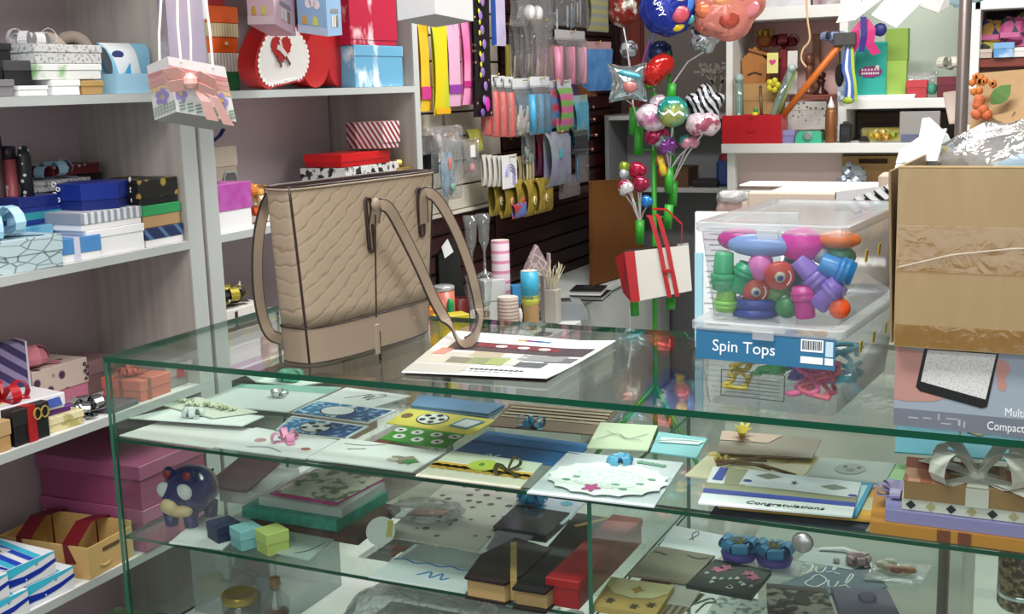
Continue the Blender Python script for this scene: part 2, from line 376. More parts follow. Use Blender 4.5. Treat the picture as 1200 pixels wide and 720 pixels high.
strap([(0.462,0.178,1.226), (0.472,0.173,1.25), (0.48,0.177,1.258), (0.486,0.194,1.247), (0.49,0.228,1.202), (0.5,0.262,1.139), (0.51,0.291,1.076), (0.53,0.299,1.035), (0.576,0.251,1.02), (0.596,0.242,1.014), (0.598,0.273,1.02), (0.53,0.427,1.021), (0.518,0.433,1.081), (0.508,0.419,1.141), (0.498,0.392,1.201), (0.486,0.365,1.246), (0.478,0.343,1.263), (0.47,0.337,1.254), (0.46,0.351,1.206)], .019, 'shoulder_strap')
strap([(0.285,0.134,1.283), (0.262,0.148,1.258), (0.25,0.142,1.213), (0.245,0.136,1.161), (0.247,0.131,1.102), (0.255,0.13,1.056), (0.268,0.13,1.031), (0.28,0.145,1.02)], .018, 'shoulder_strap')
B().tube(spline([L((0.484,0.15,1.244)), L((0.484,0.144,1.176)), L((0.482,0.14,1.072))], 4), .0016, 5).build('pull_cord', PIPE, bag)
tz = L((0.484,0.136,1.035))
t_ = B().box(tz, (.010, .005, .052), .001).build('tassel', LEAS, bag)
B().box(tz + V((.0055, 0, -.012)), (.0016, .0054, .05)).build('tassel_fringe', PIPE, t_)
B().ball(L((0.482,0.155,1.261)), (.009, .007, .012), 8).build('strap_knot', LEAS, bag, True)
q = [(x * .0 + .098 + .004 * math.cos(a), .036 + .004 * math.sin(a)) for a in [2 * PI * i / 6 for i in range(7)] for x in (1,)]
B().tube([nface(x, z, .0022) for x, z in q], .0005, 4).build('embossed_mark', M('#c9b48f', .4), bag)
# ================================================================ catalogue
def uvq(q):
    q = [V(p) for p in q]
    return lambda u, v_, dz=0: (q[0] * (1 - u) + q[1] * u) * (1 - v_) + (q[3] * (1 - u) + q[2] * u) * v_ + V((0, 0, dz))
def flat(f, u0, u1, v0, v1, dz, parent, name, mat, nu=1):
    b = B()
    for i in range(nu):
        a, c = u0 + (u1 - u0) * i / nu, u0 + (u1 - u0) * (i + 1) / nu
        b.slab([f(a, v0, dz), f(c, v0, dz), f(c, v1, dz), f(a, v1, dz)], .0002)
    return b.build(name, mat, parent)
mq = [(0.581,0.049,1.004), (0.824,0.072,1.004), (0.828,0.361,1.004), (0.499,0.374,1.004)]
mo = V(mq[0]); mag = thing('catalogue', 'glossy open catalogue with photos and a white top band lying beside the handbag', 'catalogue', mo)
mq = [V(p) - mo for p in mq]; fq = uvq(mq)
low = lambda p: p - V((0, 0, .0037))
b = B(); NU = 10
vs = []; zc = lambda u, v_: .004 * (1 - v_) ** 4 * (.5 + u) + .006 * max(0, u - .8) * 4 * v_
for j in range(7):
    for i in range(NU + 1): vs.append(fq(i / NU, j / 6) + V((0, 0, zc(i / NU, j / 6))))
k = len(vs); vs += [v_ - V((0, 0, .0016)) for v_ in vs]
fs = [(j * (NU + 1) + i, j * (NU + 1) + i + 1, (j + 1) * (NU + 1) + i + 1, (j + 1) * (NU + 1) + i) for j in range(6) for i in range(NU)]
fs += [tuple(x + k for x in f)[::-1] for f in fs]
for i in range(NU): fs += [(i + 1, i, k + i, k + i + 1), (6 * (NU + 1) + i, 6 * (NU + 1) + i + 1, k + 6 * (NU + 1) + i + 1, k + 6 * (NU + 1) + i)]
for j in range(6): fs += [(j * (NU + 1), (j + 1) * (NU + 1), k + (j + 1) * (NU + 1), k + j * (NU + 1)), ((j + 1) * (NU + 1) + NU, j * (NU + 1) + NU, k + j * (NU + 1) + NU, k + (j + 1) * (NU + 1) + NU)]
b.add(vs, fs).build('cover_page', M('#eceeee', .25), mag)
b = B().slab([low(fq(.02, .0)), low(fq(.98, .02)), low(fq(.97, .97)), low(fq(.02, .97))], .0018); b.build('dark_underside', M('#3a2c2a', .6), mag)  # dark slab paints the shaded underside along the lifted front edge
def mflat(u0, u1, v0, v1, col, name='printed_panel', dz=.0004):
    b = B()
    n = max(1, int((u1 - u0) * 10))
    for i in range(n):
        a, c = u0 + (u1 - u0) * i / n, u0 + (u1 - u0) * (i + 1) / n
        for w_ in range(2):
            p, r = v0 + (v1 - v0) * w_ / 2, v0 + (v1 - v0) * (w_ + 1) / 2
            b.slab([fq(a, p, dz + zc(a, p)), fq(c, p, dz + zc(c, p)), fq(c, r, dz + zc(c, r)), fq(a, r, dz + zc(a, r))], .0002)
    return b.build(name, M(col, .25), mag)
mflat(.0, .4, .02, .2, '#b9b9b2'); mflat(.1, .97, .55, .76, '#4a4145'); mflat(.26, .78, .65, .74, '#7d3138', dz=.0008); mflat(.0, .42, .22, .5, '#c3c0b4')
for u0, u1, v0, v1, c_ in ((.2, .34, .25, .38, '#77776b'), (.34, .46, .25, .40, '#86936a'), (.46, .58, .25, .42, '#9aab6d'), (.58, .66, .27, .4, '#c7ccc0'), (.66, .84, .24, .36, '#5d6366'), (.3, .5, .42, .54, '#b3ab93'), (.5, .66, .44, .54, '#d4d6d2'), (.62, .9, .40, .53, '#8f9293'), (.8, .97, .38, .5, '#6e7072')):
    mflat(u0, u1, v0, v1, c_, 'photo_print', .0008)
for u in (.42, .56, .69):
    B().prism([(.011 * math.cos(a), .008 * math.sin(a)) for a in [2 * PI * i / 12 for i in range(12)]], 0, .0003).build('round_badge', M('#f1efef', .3), mag, loc=fq(u, .68, .0014 + zc(u, .68)))
B().slab([fq(.05, .42, .001), fq(.13, .42, .001), fq(.15, .56, .001), fq(.07, .56, .001)], .0008).build('pink_sticker', M('#c88a7c', .3), mag)
for i, c_ in enumerate(('#e0a13a', '#8b3b62', '#2a4c9a', '#3a8ac0')): mflat(.46 + .05 * i, .51 + .05 * i, .86, .89, c_, 'logo_stroke', .0006)
for i in range(11): mflat(.42 + .033 * i, .445 + .033 * i, .12, .155, '#4a5558', 'title_stroke', .0006)
for i in range(8): mflat(.38 + .045 * i, .415 + .045 * i, .075, .09, '#8a9496', 'title_stroke', .0006)
# ================================================================ plastic tubs of toys
TUB = GL('#f6f8f9', .05, .07, '#e6eaee', 0, .12); LIDP = GL('#f2f4f5', .07, .32, '#dfe3e6', 0, .15)
def tub(name, label, loc, rz, wb, db, wt, dt, h):
    t = thing(name, label, 'storage box', loc, (0, 0, rz)); b = B()
    def ringpts(w_, d_, z, r=.014, n=4):
        o = []
        for cx, cy, a0 in ((w_ / 2 - r, d_ / 2 - r, 0), (-w_ / 2 + r, d_ / 2 - r, H), (-w_ / 2 + r, -d_ / 2 + r, 2 * H), (w_ / 2 - r, -d_ / 2 + r, 3 * H)):
            o += [(cx + r * math.cos(a0 + H * i / n), cy + r * math.sin(a0 + H * i / n), z) for i in range(n + 1)]
        return o
    lv = [(wb, db, .0), (wb + (wt - wb) * .8, db + (dt - db) * .8, h * .8), (wt - .004, dt - .004, h - .012)]
    pts = [p for w_, d_, z in lv for p in ringpts(w_, d_, z)]; n = 20
    b.add(pts, [tuple(range(n))[::-1]] + [(i * n + j, i * n + (j + 1) % n, (i + 1) * n + (j + 1) % n, (i + 1) * n + j) for i in range(2) for j in range(n)])
    b.build('tub', TUB, t, True)
    b = B(); lv = [(wt + .004, dt + .004, h - .014), (wt + .008, dt + .008, h - .012), (wt + .008, dt + .008, h - .002), (wt + .002, dt + .002, h), (wt - .03, dt - .03, h), (wt - .036, dt - .036, h - .004)]
    pts = [p for w_, d_, z in lv for p in ringpts(w_, d_, z)]
    b.add(pts, [(i * n + j, i * n + (j + 1) % n, (i + 1) * n + (j + 1) % n, (i + 1) * n + j) for i in range(5) for j in range(n)] + [tuple(range(5 * n, 6 * n))])
    lid = b.build('lid', LIDP, t)
    B().box((0, -dt / 2 - .006, h - .014), (.03, .004, .012), .001).build('clip', LIDP, lid)
    return t
TA, TZ = math.radians(-5), 1.0
lowt = tub('toy_box', 'lower clear plastic tub with the blue paper label and tangled coloured cords', (1.184, .185, 1.0008), TA, .180, .30, .206, .332, .122)
topt = tub('toy_box', 'upper clear plastic tub full of bright plastic toys, stacked on the labelled one', (1.188, .187, 1.1245), TA, .178, .29, .202, .332, .135)
BLU = M('#27688f', .45); WL = M('#e9eef0', .5)
lb = B().box((0, 0, 0), (.194, .0012, .043)).build('label', BLU, lowt, loc=(.0, -.1695, .0905), rot=(-.07, 0, 0))
text('Spin Tops', .0225, WL, lb, (-.028, -.0008, -.002), (H, 0, 0))
bar = B()
for i in range(11): bar.box((.054 + i * .0024, -.0011, .0095), (.0013 if i % 3 else .0018, .0004, .012))
B().box((.066, -.0008, .009), (.030, .0004, .0165)).build('barcode_ground', WL, lb); bar.build('barcode', M('#26303a', .5), lb)
B().box((.066, -.0008, -.0105), (.030, .0004, .009)).build('white_patch', WL, lb); B().box((.089, -.0008, -.0105), (.011, .0004, .009)).build('white_patch', WL, lb); B().box((.089, -.0008, .006), (.010, .0004, .02)).build('white_patch', M('#b9d2dd', .5), lb)
fr = B()
for c_, d_ in (((-.02, 0, .048), (.09, .0006, .0012)), ((-.02, 0, .012), (.09, .0006, .0012)), ((-.065, 0, .03), (.0012, .0006, .037)), ((.025, 0, .03), (.0012, .0006, .037))): fr.box(c_, d_)
for i in range(5): fr.box((-.02, 0, .018 + .005 * i), (.078, .0004, .0008))
fr.build('printed_notice', M('#3c4a3a', .5), lowt, loc=(0, -.158, .004), rot=(-.07, 0, 0))
for y in (-.1, -.03, .04, .1):
    for t in (lowt, topt): B().box((.104, y, .098), (.0012, .012, .016), .0002).build('yellow_sticker', M('#c9a91f', .5), t, rot=(0, .09, 0))
# toys inside: each one its own thing
MAT = lambda h: M(h, .3)
def cup(label, p, d, L_, r, col, cat='toy'):
    t = thing('toy_cup', label, cat, p); d = V(d).normalized(); Q = V((0, 0, 1)).rotation_difference(d).to_matrix(); T = lambda x: Q @ x
    B().lathe([(r * .74, -L_ / 2), (r * .8, -L_ / 2 + .002), (r * .86, 0), (r * .86, L_ * .06)], n=16, T=T).build('body', MAT(col), t, True)
    B().lathe([(r * .86, L_ * .06), (r * 1.06, L_ * .08), (r * 1.06, L_ * .2), (r * .97, L_ * .23), (r * 1.04, L_ * .27), (r * 1.04, L_ * .36), (r * .9, L_ * .38), (r * .86, L_ * .5), (r * .7, L_ / 2 + .0005)], n=16, T=T).build('cap', MAT(col), t, True)
    return t
def sph(name, label, p, r, col): return tag(B().ball((0, 0, 0), r, 16).build(name, MAT(col), None, True, loc=p), label, 'toy')
cup('mint green toy bottle standing in the upper left of the toy tub', (1.101,0.062,1.187), (-.05, 0, -1), .052, .0165, '#3fb07a')
cup('lime green toy bottle under the mint one at the left of the toy tub', (1.104,0.066,1.148), (-.05, 0, -1), .036, .0165, '#7cc04a')
cup('green toy cup leaning beside the mint bottle', (1.127,0.066,1.178), (.45, 0, 1), .042, .0155, '#1f9a6c')
cup('magenta toy cup standing upside down near the bottom of the tub', (1.213,0.062,1.149), (-.12, 0, 1), .044, .0165, '#c92b93')
cup('upper purple toy cup tilted to the left', (1.22,0.064,1.189), (.75, .1, -.8), .050, .0165, '#8a72c4')
cup('lower purple toy cup tilted to the right, under its twin', (1.246,0.058,1.161), (.65, 0, .75), .044, .0165, '#8066bd')
cup('blue toy cup lying at the right of the tub', (1.255,0.066,1.196), (1, .1, -.35), .046, .0185, '#2d86c8')
cup('teal toy cup behind the red spinning top', (1.19,0.1,1.18), (.1, 0, 1), .046, .018, '#1c7f86')
sph('toy_ball', 'pink ball between the green cup and the red spinning top', (1.153,0.064,1.196), (.018, .016, .021), '#d277b8')
sph('toy_ball', 'orange ball in the lower right corner of the tub', (1.262,0.054,1.144), .0145, '#e2551f')
sph('toy_ball', 'dark green ball resting on the floor of the tub', (1.188,0.068,1.14), .016, '#2e8748')
sph('toy_ball', 'olive green ball under the red spinning top', (1.168,0.088,1.153), (.024, .016, .018), '#4c8a3c')
sph('toy_whale', 'pale blue smooth sausage-shaped toy lying on top of the pile', (1.153,0.068,1.224), (.049, .02, .0165), '#7f9fd6')
sph('toy_cushion', 'magenta squashed toy in the left top corner of the tub', (1.114,0.105,1.226), (.034, .02, .017), '#c02590')
sph('toy_cushion', 'magenta rounded toy in the middle of the top layer', (1.206,0.072,1.226), (.032, .02, .024), '#cf2a9d')
sph('toy_cushion', 'orange flat toy in the right top corner of the tub', (1.256,0.074,1.234), (.029, .018, .0125), '#e0783d')
sph('toy_star', 'sea green lump of plastic at the right under the orange toy', (1.255,0.085,1.21), (.022, .015, .016), '#3f9c78')
sph('toy_ball', 'silver glitter ball below the orange toy', (1.232,0.075,1.213), .013, '#8d9497')
def top_toy(label, p, r):
    t = thing('spinning_top', label, 'toy', p, (.25, 0, .35)); T = lambda x: Matrix.Rotation(H, 3, 'X') @ x
    B().lathe([(r * .9, -.006), (r, -.003), (r, .002), (r * .9, .005), (.0, .006)], n=20, T=T).build('disc', MAT('#c2463a'), t, True)
    B().lathe([(r * .42, .0062), (r * .3, .0085), (0, .009)], n=12, T=T).build('hub', MAT('#b8b7a4'), t, True); B().lathe([(r * .2, .009), (0, .0125)], n=10, T=T).build('spindle', MAT('#22418a'), t, True)
    B().tube([T(V((r * .7 * math.cos(a), r * .7 * math.sin(a), .0068))) for a in [-.9 + .2 * i for i in range(9)]], .0012, 5).build('print_ring', MAT('#e9d6cf'), t)
top_toy('red spinning top with a blue spindle facing the front of the tub', (1.181,0.055,1.185), .0205)
top_toy('second red spinning top half hidden behind the green cup', (1.145,0.068,1.161), .019)
def torus(label, p, R_, r, col, sx=1):
    tag(B().tube([(R_ * math.cos(2 * PI * i / 20) * sx, R_ * math.sin(2 * PI * i / 20), 0) for i in range(21)], r, 8).build('toy_ring', MAT(col), None, True, loc=p), label, 'toy')
torus('upper of two dark blue rings on the floor of the toy tub', (1.141,0.085,1.141), .024, .0075, '#243f98', 1.1); torus('lower of two dark blue rings on the floor of the toy tub', (1.141,0.085,1.128), .024, .0075, '#243f98', 1.1)
torus('maroon ring behind the pink ball in the toy tub', (1.123,0.1,1.182), .02, .006, '#7c2a4c')
# cords in the lower tub
cc = ('#c9b33a', '#3fae5e', '#2d73b8', '#d2508c', '#5b3f9a', '#e0a04a', '#cf5a6e', '#3a9db0')
cn = ('yellow', 'green', 'blue', 'pink', 'violet', 'orange', 'coral', 'teal'); cpos = ((-.066, 'at the left end'), (-.045, 'left of the middle'), (-.02, 'in the middle'), (.035, 'right of the middle'), (.012, 'low in the middle'), (-.004, 'high in the middle'), (.055, 'near the right end'), (.066, 'at the right end'))
for i in range(8):
    r = random.Random(i + 3); x, wh = cpos[i]; pts = []
    for k_ in range(44):
        a = k_ * .75; pts.append((x + .017 * math.cos(a) + r.uniform(-.01, .01), -.05 + .07 * (i % 3) - .03 + .028 * math.sin(a * .8) + r.uniform(-.004, .004), .012 + .05 * (.5 + .5 * math.sin(a * .37 + i)) * (1 if i != 4 else .5)))
    o = B().tube(spline(pts, 3), .0036, 6).build('skipping_rope', M(cc[i], .45), None, True, loc=(1.184, .185, 1.003), rot=(0, 0, TA))
    tag(o, f'{cn[i]} rubbery cord coiled {wh} of the lower tub', 'rope')
# papers standing behind the tubs
t = thing('document_holder', 'upright white sheaf of printed papers with a pale blue edge behind the toy tubs', 'papers', (1.02, .385, 1.0005), (0, 0, .05))
B().box((.03, 0, .117), (.17, .012, .232), .001).build('paper_sheaf', M('#e4e8ea', .6), t); B().box((-.048, -.0075, .09), (.014, .003, .15), .0005).build('blue_edge', M('#9cc9da', .5), t)
pl = B()
for i in range(22): pl.box((-.02 + .012 * ((i * 7) % 3) / 3, -.0066, .215 - .009 * i), (.03 + .012 * ((i * 5) % 4) / 4, .0004, .0016))
pl.build('printed_lines', M('#9aa2a6', .6), t)
# ================================================================ device box and cardboard carton
DBX = 1.343; t = thing('device_box', 'grey printed product box showing a hand with a phone, under the cardboard carton', 'box', (DBX + .19, .125, 1.0005), (0, 0, -.03))
B().box((0, 0, .0535), (.38, .23, .107), .001).build('carton', M('#8f98a3', .4), t)
def face(pts, o, mat, name, par=t): B().prism(pts, 0, .0003, T=lambda p: V((p[0], -.1152 - o - p[2], p[1]))).build(name, mat, par)
face([(-.1895, .0005), (.1895, .0005), (.1895, .024), (-.1895, .024)], 0, M('#6d7480', .4), 'dark_band')
face([(-.1895, .024), (.1895, .024), (.1895, .106), (-.1895, .106)], 0, P('grad', '#93a0ad', '#9aa4ae', 1, .5, .4), 'sky_print')
SKIN = M('#b3857c', .5)
face([(-.1895, .036), (-.175, .034), (-.14, .037), (-.118, .047), (-.125, .06), (-.15, .10), (-.1895, .106)], .0004, SKIN, 'hand_print')
face([(-.066, .06), (-.058, .058), (-.055, .066), (-.058, .074), (-.052, .084), (-.055, .095), (-.07, .1)], .0004, SKIN, 'finger_print')
face([(-.163, .054), (-.158, .049), (-.083, .0335), (-.077, .036), (-.066, .105), (-.154, .106)], .0008, M('#17181a', .3), 'phone_print')
face([(-.157, .062), (-.079, .0455), (-.069, .104), (-.15, .104)], .0012, P('noise', '#d4d4d2', '#b9bbbc', 520, .56, .4), 'screen_print')
face([(-.03, .066), (-.024, .056), (.10, .056), (.10, .1), (-.03, .1)], .0004, M('#2a2c30', .3), 'device_print')
text('Compact', .0150, WL, t, (-.0545, -.1156, .0115), (H, 0, 0)).scale.x = .78; text('Multi', .0150, WL, t, (-.0445, -.1156, .031), (H, 0, 0)).scale.x = .78
sc = B()
for i, (x, w_, z) in enumerate(((-.165, .012, .013), (-.148, .01, .014), (-.134, .002, .017), (-.118, .014, .016), (-.109, .003, .012), (-.103, .002, .01), (-.125, .012, .009))): sc.box((x, -.1155, z), (w_, .0004, .0016 if w_ > .004 else .008))
sc.build('worn_lettering', M('#a9adb3', .5), t)
CB = P('noise', '#96805c', '#a08a66', 60, .5, .75, soft=.3, sc3=(1, 1, .2)); CBI = M('#857050', .8)
t = thing('cardboard_carton', 'large open brown cardboard carton with shiny tape standing on the device box', 'carton', (1.343 + .165, .155, 1.1085), (0, 0, -.015))
hw, hd, hz = .165, .155, .229
for c_, d_, nm in (((0, -hd, hz / 2), (.33, .004, hz), 'front_wall'), ((0, hd, hz / 2), (.33, .004, hz), 'back_wall'), ((-hw, 0, hz / 2), (.004, .31, hz), 'side_wall'), ((hw, 0, hz / 2), (.004, .31, hz), 'side_wall'), ((0, 0, .002), (.325, .306, .004), 'bottom')):
    B().box(c_, d_, .0006).build(nm, CB, t)
B().box((0, -hd - .0003, hz - .0008), (.33, .0044, .0018)).build('cut_edge', M('#c3a678', .8), t)
B().box((-hw - .006, .0, .118), (.003, .29, .22), .0005).build('folded_flap', CBI, t, rot=(0, -.035, 0))
TAPE = GL('#fbf3df', .08, .05, '#b3904f', .06, .14)
for z0, z1 in ((.098, .156), (.002, .03)): B().box((0, -hd - .0028, (z0 + z1) / 2), (.331, .0004, z1 - z0)).build('tape', TAPE, t)
B().strip([(-.163, -hd - .0034, .103), (-.10, -hd - .0036, .121), (-.03, -hd - .0036, .131), (.05, -hd - .0034, .133)], .0016, (0, 0, 1), .0006).build('tape_crease', GL('#fbf3df', .25, .12, '#d8c39a', 0, .1), t)

# ================================================================ left shelves: items (shelf tops)
Z1, Z2, Z3, Z4 = 1.4565, 1.1325, .8065, .4855
SPECK = P('noise', '#c9c9c8', '#8e8e90', 160, .56, .6, soft=.04); WBOX = M('#e9e8ea', .5)
SATBLUE = M('#a9d3ea', .25); GOLDP = M('#b9974a', .35, .4)
# --- top shelf, bay A
shelf_box('small grey carton at the left end of the top left shelf', -.045, .092, -.245, .12, Z1, .031, M('#77757a'), M('#7d7b80'))
shelf_box('flat white carton next to the grey one on the top left shelf', .098, .170, -.243, .12, Z1, .019, WBOX, WBOX)
shelf_box('plain white box under the speckled boxes on the top left shelf', .182, .255, -.245, .13, Z1, .029, WBOX, WBOX)
shelf_box('small kraft gold box at the right of the white one on the top left shelf', .258, .317, -.245, .11, Z1, .027, M('#a9864f'), M('#b39055'))
shelf_box('dark grey box with pale blue dots on top of the flat white carton', .085, .16, -.262, .1, Z1 + .02, .046, M('#17181c'), P('dots', '#8fc1d6', '#47454b', 22, .3, .5))
shelf_box('black box lying on the dark grey dotted one', .05, .115, -.268, .09, Z1 + .0665, .031, BLACK, M('#1d1d20'))
shelf_box('bright blue box on top of the black boxes at the left edge', .02, .09, -.27, .1, Z1 + .098, .028, M('#8fd0e0'), M('#1f8fc4'), lidh=.7)
shelf_box('black carton at the far left, against the dotted box', .0, .075, -.25, .09, Z1 + .032, .034, BLACK, M('#202023'))
shelf_box('white box printed with green leaves under the speckled one, top left shelf', .150, .318, -.247, .13, Z1 + .0295, .030, P('noise', '#7fae6f', '#dcdedb', 14, .42, .6, soft=.05), P('noise', '#7fae6f', '#e2e3e0', 14, .40, .6, soft=.05))
t = shelf_box('speckled silver grey box with a pale bow topping the pile on the top left shelf', .148, .322, -.246, .13, Z1 + .060, .036, SPECK, SPECK)
bow(B(), (-.03, .0, .0365), .045, .018, 7, 2, .35, 4).build('bow', M('#cfcdd0', .4), t)
for i, (p, r_) in enumerate((((-0.4,0.326,1.544), .042), ((-0.43,0.427,1.549), .043))):
    t = thing('ribbon_reel', ('wide beige wooden ring behind the speckled box', 'beige wooden ring leaning at the back of the top left shelf')[i], 'reel', p, (0, 0, .5 + .3 * i))
    B().lathe([(r_ * .45, -.011), (r_, -.011), (r_, .011), (r_ * .45, .011), (r_ * .45, -.011)], n=28, T=lambda q: Matrix.Rotation(H, 3, 'X') @ q).build('ring', M('#b3a297', .6), t, True)
    B().lathe([(r_ * .42, -.004), (r_ * .42, .004)], n=20, T=lambda q: Matrix.Rotation(H, 3, 'X') @ q).build('core', M('#8d7d75', .7), t, True)
for i, (px, nm) in enumerate((((26, 62), 'at the far left above the dark boxes'), ((38, 82), 'low beside the speckled box'))):
    pp = ((-0.38,0.247,1.542), (-0.36,0.245,1.505))[i]
    t = thing('fabric_rosette', f'creamy white ruffled fabric rosette {nm}', 'rosette', pp)
    bow(B(), (0, 0, 0), .04, .02, 9, 0, .6, i + 2, up=(1, -.4, .2)).build('ruffle', M('#d5cfca', .8), t); B().ball((0.012, -.004, .004), .010, 8).build('centre', M('#c6bdb6', .7), t, True)
# pillow box + blue tray
t = thing('pillow_box', 'light blue and white pillow-shaped gift box at the right end of the top left shelf', 'gift box', (-.315, .450, Z1 + .053), (0, 0, H))
def pillow(wd, ht, th, n=14, k=8):
    b = B(); vs = []
    for s_ in (-1, 1):
        for j in range(k + 1):
            v_ = -1 + 2 * j / k
            for i in range(n + 1):
                u = -1 + 2 * i / n; curve = 1 - .22 * (1 - v_ * v_) * (abs(u) ** 6)
                vs.append((u * wd / 2 * curve, s_ * th / 2 * math.sqrt(max(0, 1 - v_ * v_)), v_ * ht / 2))
    m_ = (n + 1) * (k + 1)
    fs = [(j * (n + 1) + i, j * (n + 1) + i + 1, (j + 1) * (n + 1) + i + 1, (j + 1) * (n + 1) + i) for j in range(k) for i in range(n)]
    return b.add(vs, fs + [tuple(x + m_ for x in f)[::-1] for f in fs])
pillow(.145, .105, .05).build('body', P('wave', '#d9dfe2', '#7fb4d2', 2.2, .5, .45, rot=(0, .6, 0)), t, True)
B().prism([(.017 * math.cos(2 * PI * i / 14), .008 * math.sin(2 * PI * i / 14)) for i in range(14)], 0, .001, T=lambda p: V((p[0] - .035, -.0215 - p[2], p[1] + .028))).build('oval_print', M('#2a3b73', .4), t)
B().prism([(-.02, 0), (.015, 0), (.015, .04)], 0, .001, T=lambda p: V((p[0] - .02, -.0255 - p[2], p[1] - .03))).build('swirl_print', M('#2f9ad0', .4), t)
t = thing('gift_tray', 'pale blue open card tray under the pillow-shaped box', 'tray', (-.27, .415, Z1), (0, 0, H)); b = B()
for c_, d_ in (((0, 0, .001), (.12, .05, .002)), ((0, -.026, .02), (.13, .002, .04)), ((0, .026, .02), (.13, .002, .04)), ((-.064, 0, .02), (.002, .05, .04)), ((.064, 0, .02), (.002, .05, .04))): b.box(c_, d_)
b.build('tray', M('#8fb9d1', .5), t); B().box((0, 0, .036), (.115, .045, .003)).build('liner', M('#b4d2e2', .6), t)
# --- second shelf, bay A
NAVY = M('#16276f', .35); STR = P('stripe', '#d9dbe0', '#8f96a4', 18, .5, .5)
BRK = P('brick', '#b9cfd8', '#6d7f88', 16, .5, .6, sc3=(1, 1, 1), soft=.1)
def crack(nm='#b9cbd0'): return P('cell', '#5f6e75', '#b3c6cc', 44, .035, .6, soft=.025, sc3=(.55, 1, 1.3))
shelf_box('pale blue gift box printed with cracked bricks under a loopy blue bow', -.04, .160, -.236, .15, Z2, .062, crack(), crack(), lidh=.5, bowm=SATBLUE, bsize=.078, bwid=.026, loops=11, rz=-.10, rpos=.0)
shelf_box('small mid blue box with a pale ribbon and white base, second shelf left', .150, .268, -.242, .11, Z2, .047, WBOX, M('#4a86c0', .4), lidh=.68, ribbon=M('#c9c9dc', .3), bwid=.014, cross=False, rz=-.12)
shelf_box('white gift box base under the striped lid, second shelf left', .235, .392, -.240, .14, Z2, .055, WBOX, M('#efeef0', .5), lidh=.3, rz=-.04)
shelf_box('white box with grey striped sides stacked under the royal blue box', .225, .390, -.242, .135, Z2 + .0555, .036, WBOX, STR, lidh=.65, rz=-.04)
t = thing('gift_box', 'royal blue hexagonal gift box with white scroll ornaments', 'box', (-.318, .335, Z2 + .092), (0, 0, 0))
hexp = [(.070 * math.cos(PI / 3 * i - .05) * 1.0, .070 * math.sin(PI / 3 * i - .05) * 1.05) for i in range(6)]
B().prism(hexp, 0, .030).build('base', NAVY, t); B().prism([(x * 1.03, y * 1.03) for x, y in hexp], .020, .053).build('lid', M('#1a2f86', .3), t)
def scroll(par, o, ex, ez, s_=.03, mat=M('#eef0f4', .4)):
    b = B(); o, ex, ez = V(o), V(ex), V(ez)
    for k_, (cx, cz, r_, a0) in enumerate(((-.1, .75, .2, 0), (.25, .45, .18, 2), (-.1, .1, .2, 4), (.2, -.3, .16, 1), (-.05, -.65, .17, 3))):
        b.tube([o + ex * s_ * (cx + r_ * (1 - .05 * i) * math.cos(a0 + .6 * i)) + ez * s_ * (cz + r_ * (1 - .05 * i) * math.sin(a0 + .6 * i)) for i in range(11)], .0013, 5)
    b.build('scroll_ornament', mat, par)
scroll(t, (.050, .058, .030), (-.4, .9, 0), (0, 0, 1)); scroll(t, (-.032, -.071, .030), (.9, .2, 0), (0, 0, 1))
shelf_box('navy box with a green and teal striped band behind the brick-print box', .165, .275, -.345, .09, Z2 + .0705, .056, P('stripe', '#1c2f80', '#2f8f9a', 9, .62, .4, rot=(0, H, 0)), NAVY, lidh=.38)
shelf_box('crumpled cyan satin parcel under the striped navy box', .150, .225, -.325, .11, Z2, .070, M('#4a9cbd', .3), P('noise', '#3d8fb5', '#8cc6dc', 18, .5, .3, soft=.15))
shelf_box('flat speckled silver box with a pale blue bow on the navy boxes', .165, .415, -.402, .12, Z2 + .127, .022, SPECK, SPECK, bowm=SATBLUE, bsize=.045, bwid=.026, loops=5, rpos=.07, rz=-.03)
shelf_box('flat dark red box with white polka dots at the back of the second shelf', .34, .475, -.43, .09, Z2 + .154, .022, M('#6d1420'), P('dots', '#c9a9a2', '#5f1420', 60, .25, .5, soft=.05))
shelf_box('plain black carton under the red polka-dot box at the back', .42, .49, -.44, .08, Z2, .1535, BLACK, BLACK)
shelf_box('box with a dark blue plaid lid, white base, right end of the second shelf', .396, .517, -.242, .13, Z2, .040, WBOX, P('stripe', '#1c2c58', '#55719a', 9, .86, .5, rot=(0, .8, 0), soft=.05), lidh=.62)
shelf_box('kraft box with a bright green lid stacked on the plaid one', .394, .514, -.243, .13, Z2 + .0405, .048, M('#b28f63', .7), M('#2f9a5c', .45), lidh=.46)
shelf_box('black box with gold hearts and flowers on top of the green lid', .390, .512, -.245, .14, Z2 + .089, .054, BLACK, P('dots', '#a98c3e', '#1a1a18', 26, .22, .5, soft=.04), lidh=.72)
for i, (c_, lb) in enumerate((('#4a2f33', 'dark maroon'), ('#b0555a', 'dusty red'), ('#2e6d78', 'teal'))):
    t = thing('gift_tube', f'{lb} tall gift tube at the left edge of the second shelf', 'tube', (-.41, (.175, .208, .240)[i], Z2))
    B().lathe([(.014, 0), (.014, .225 - .022 * i)], n=14).build('tube', M(c_, .4), t, True); B().lathe([(.015, .223 - .022 * i), (.015, .248 - .022 * i), (0, .250 - .022 * i)], n=14).build('cap', M('#26222a', .4), t, True)
t = thing('gift_tube', 'black gift tube with white dots and a yellow foot', 'tube', (-.375, .215, Z2)); B().lathe([(.013, .062), (.013, .205), (.009, .225), (0, .227)], n=14).build('tube', P('dots', '#d8d4cf', '#17161a', 60, .22, .4), t, True); B().lathe([(.014, 0), (.014, .064)], n=14).build('foot', M('#c9b83a', .4), t, True)
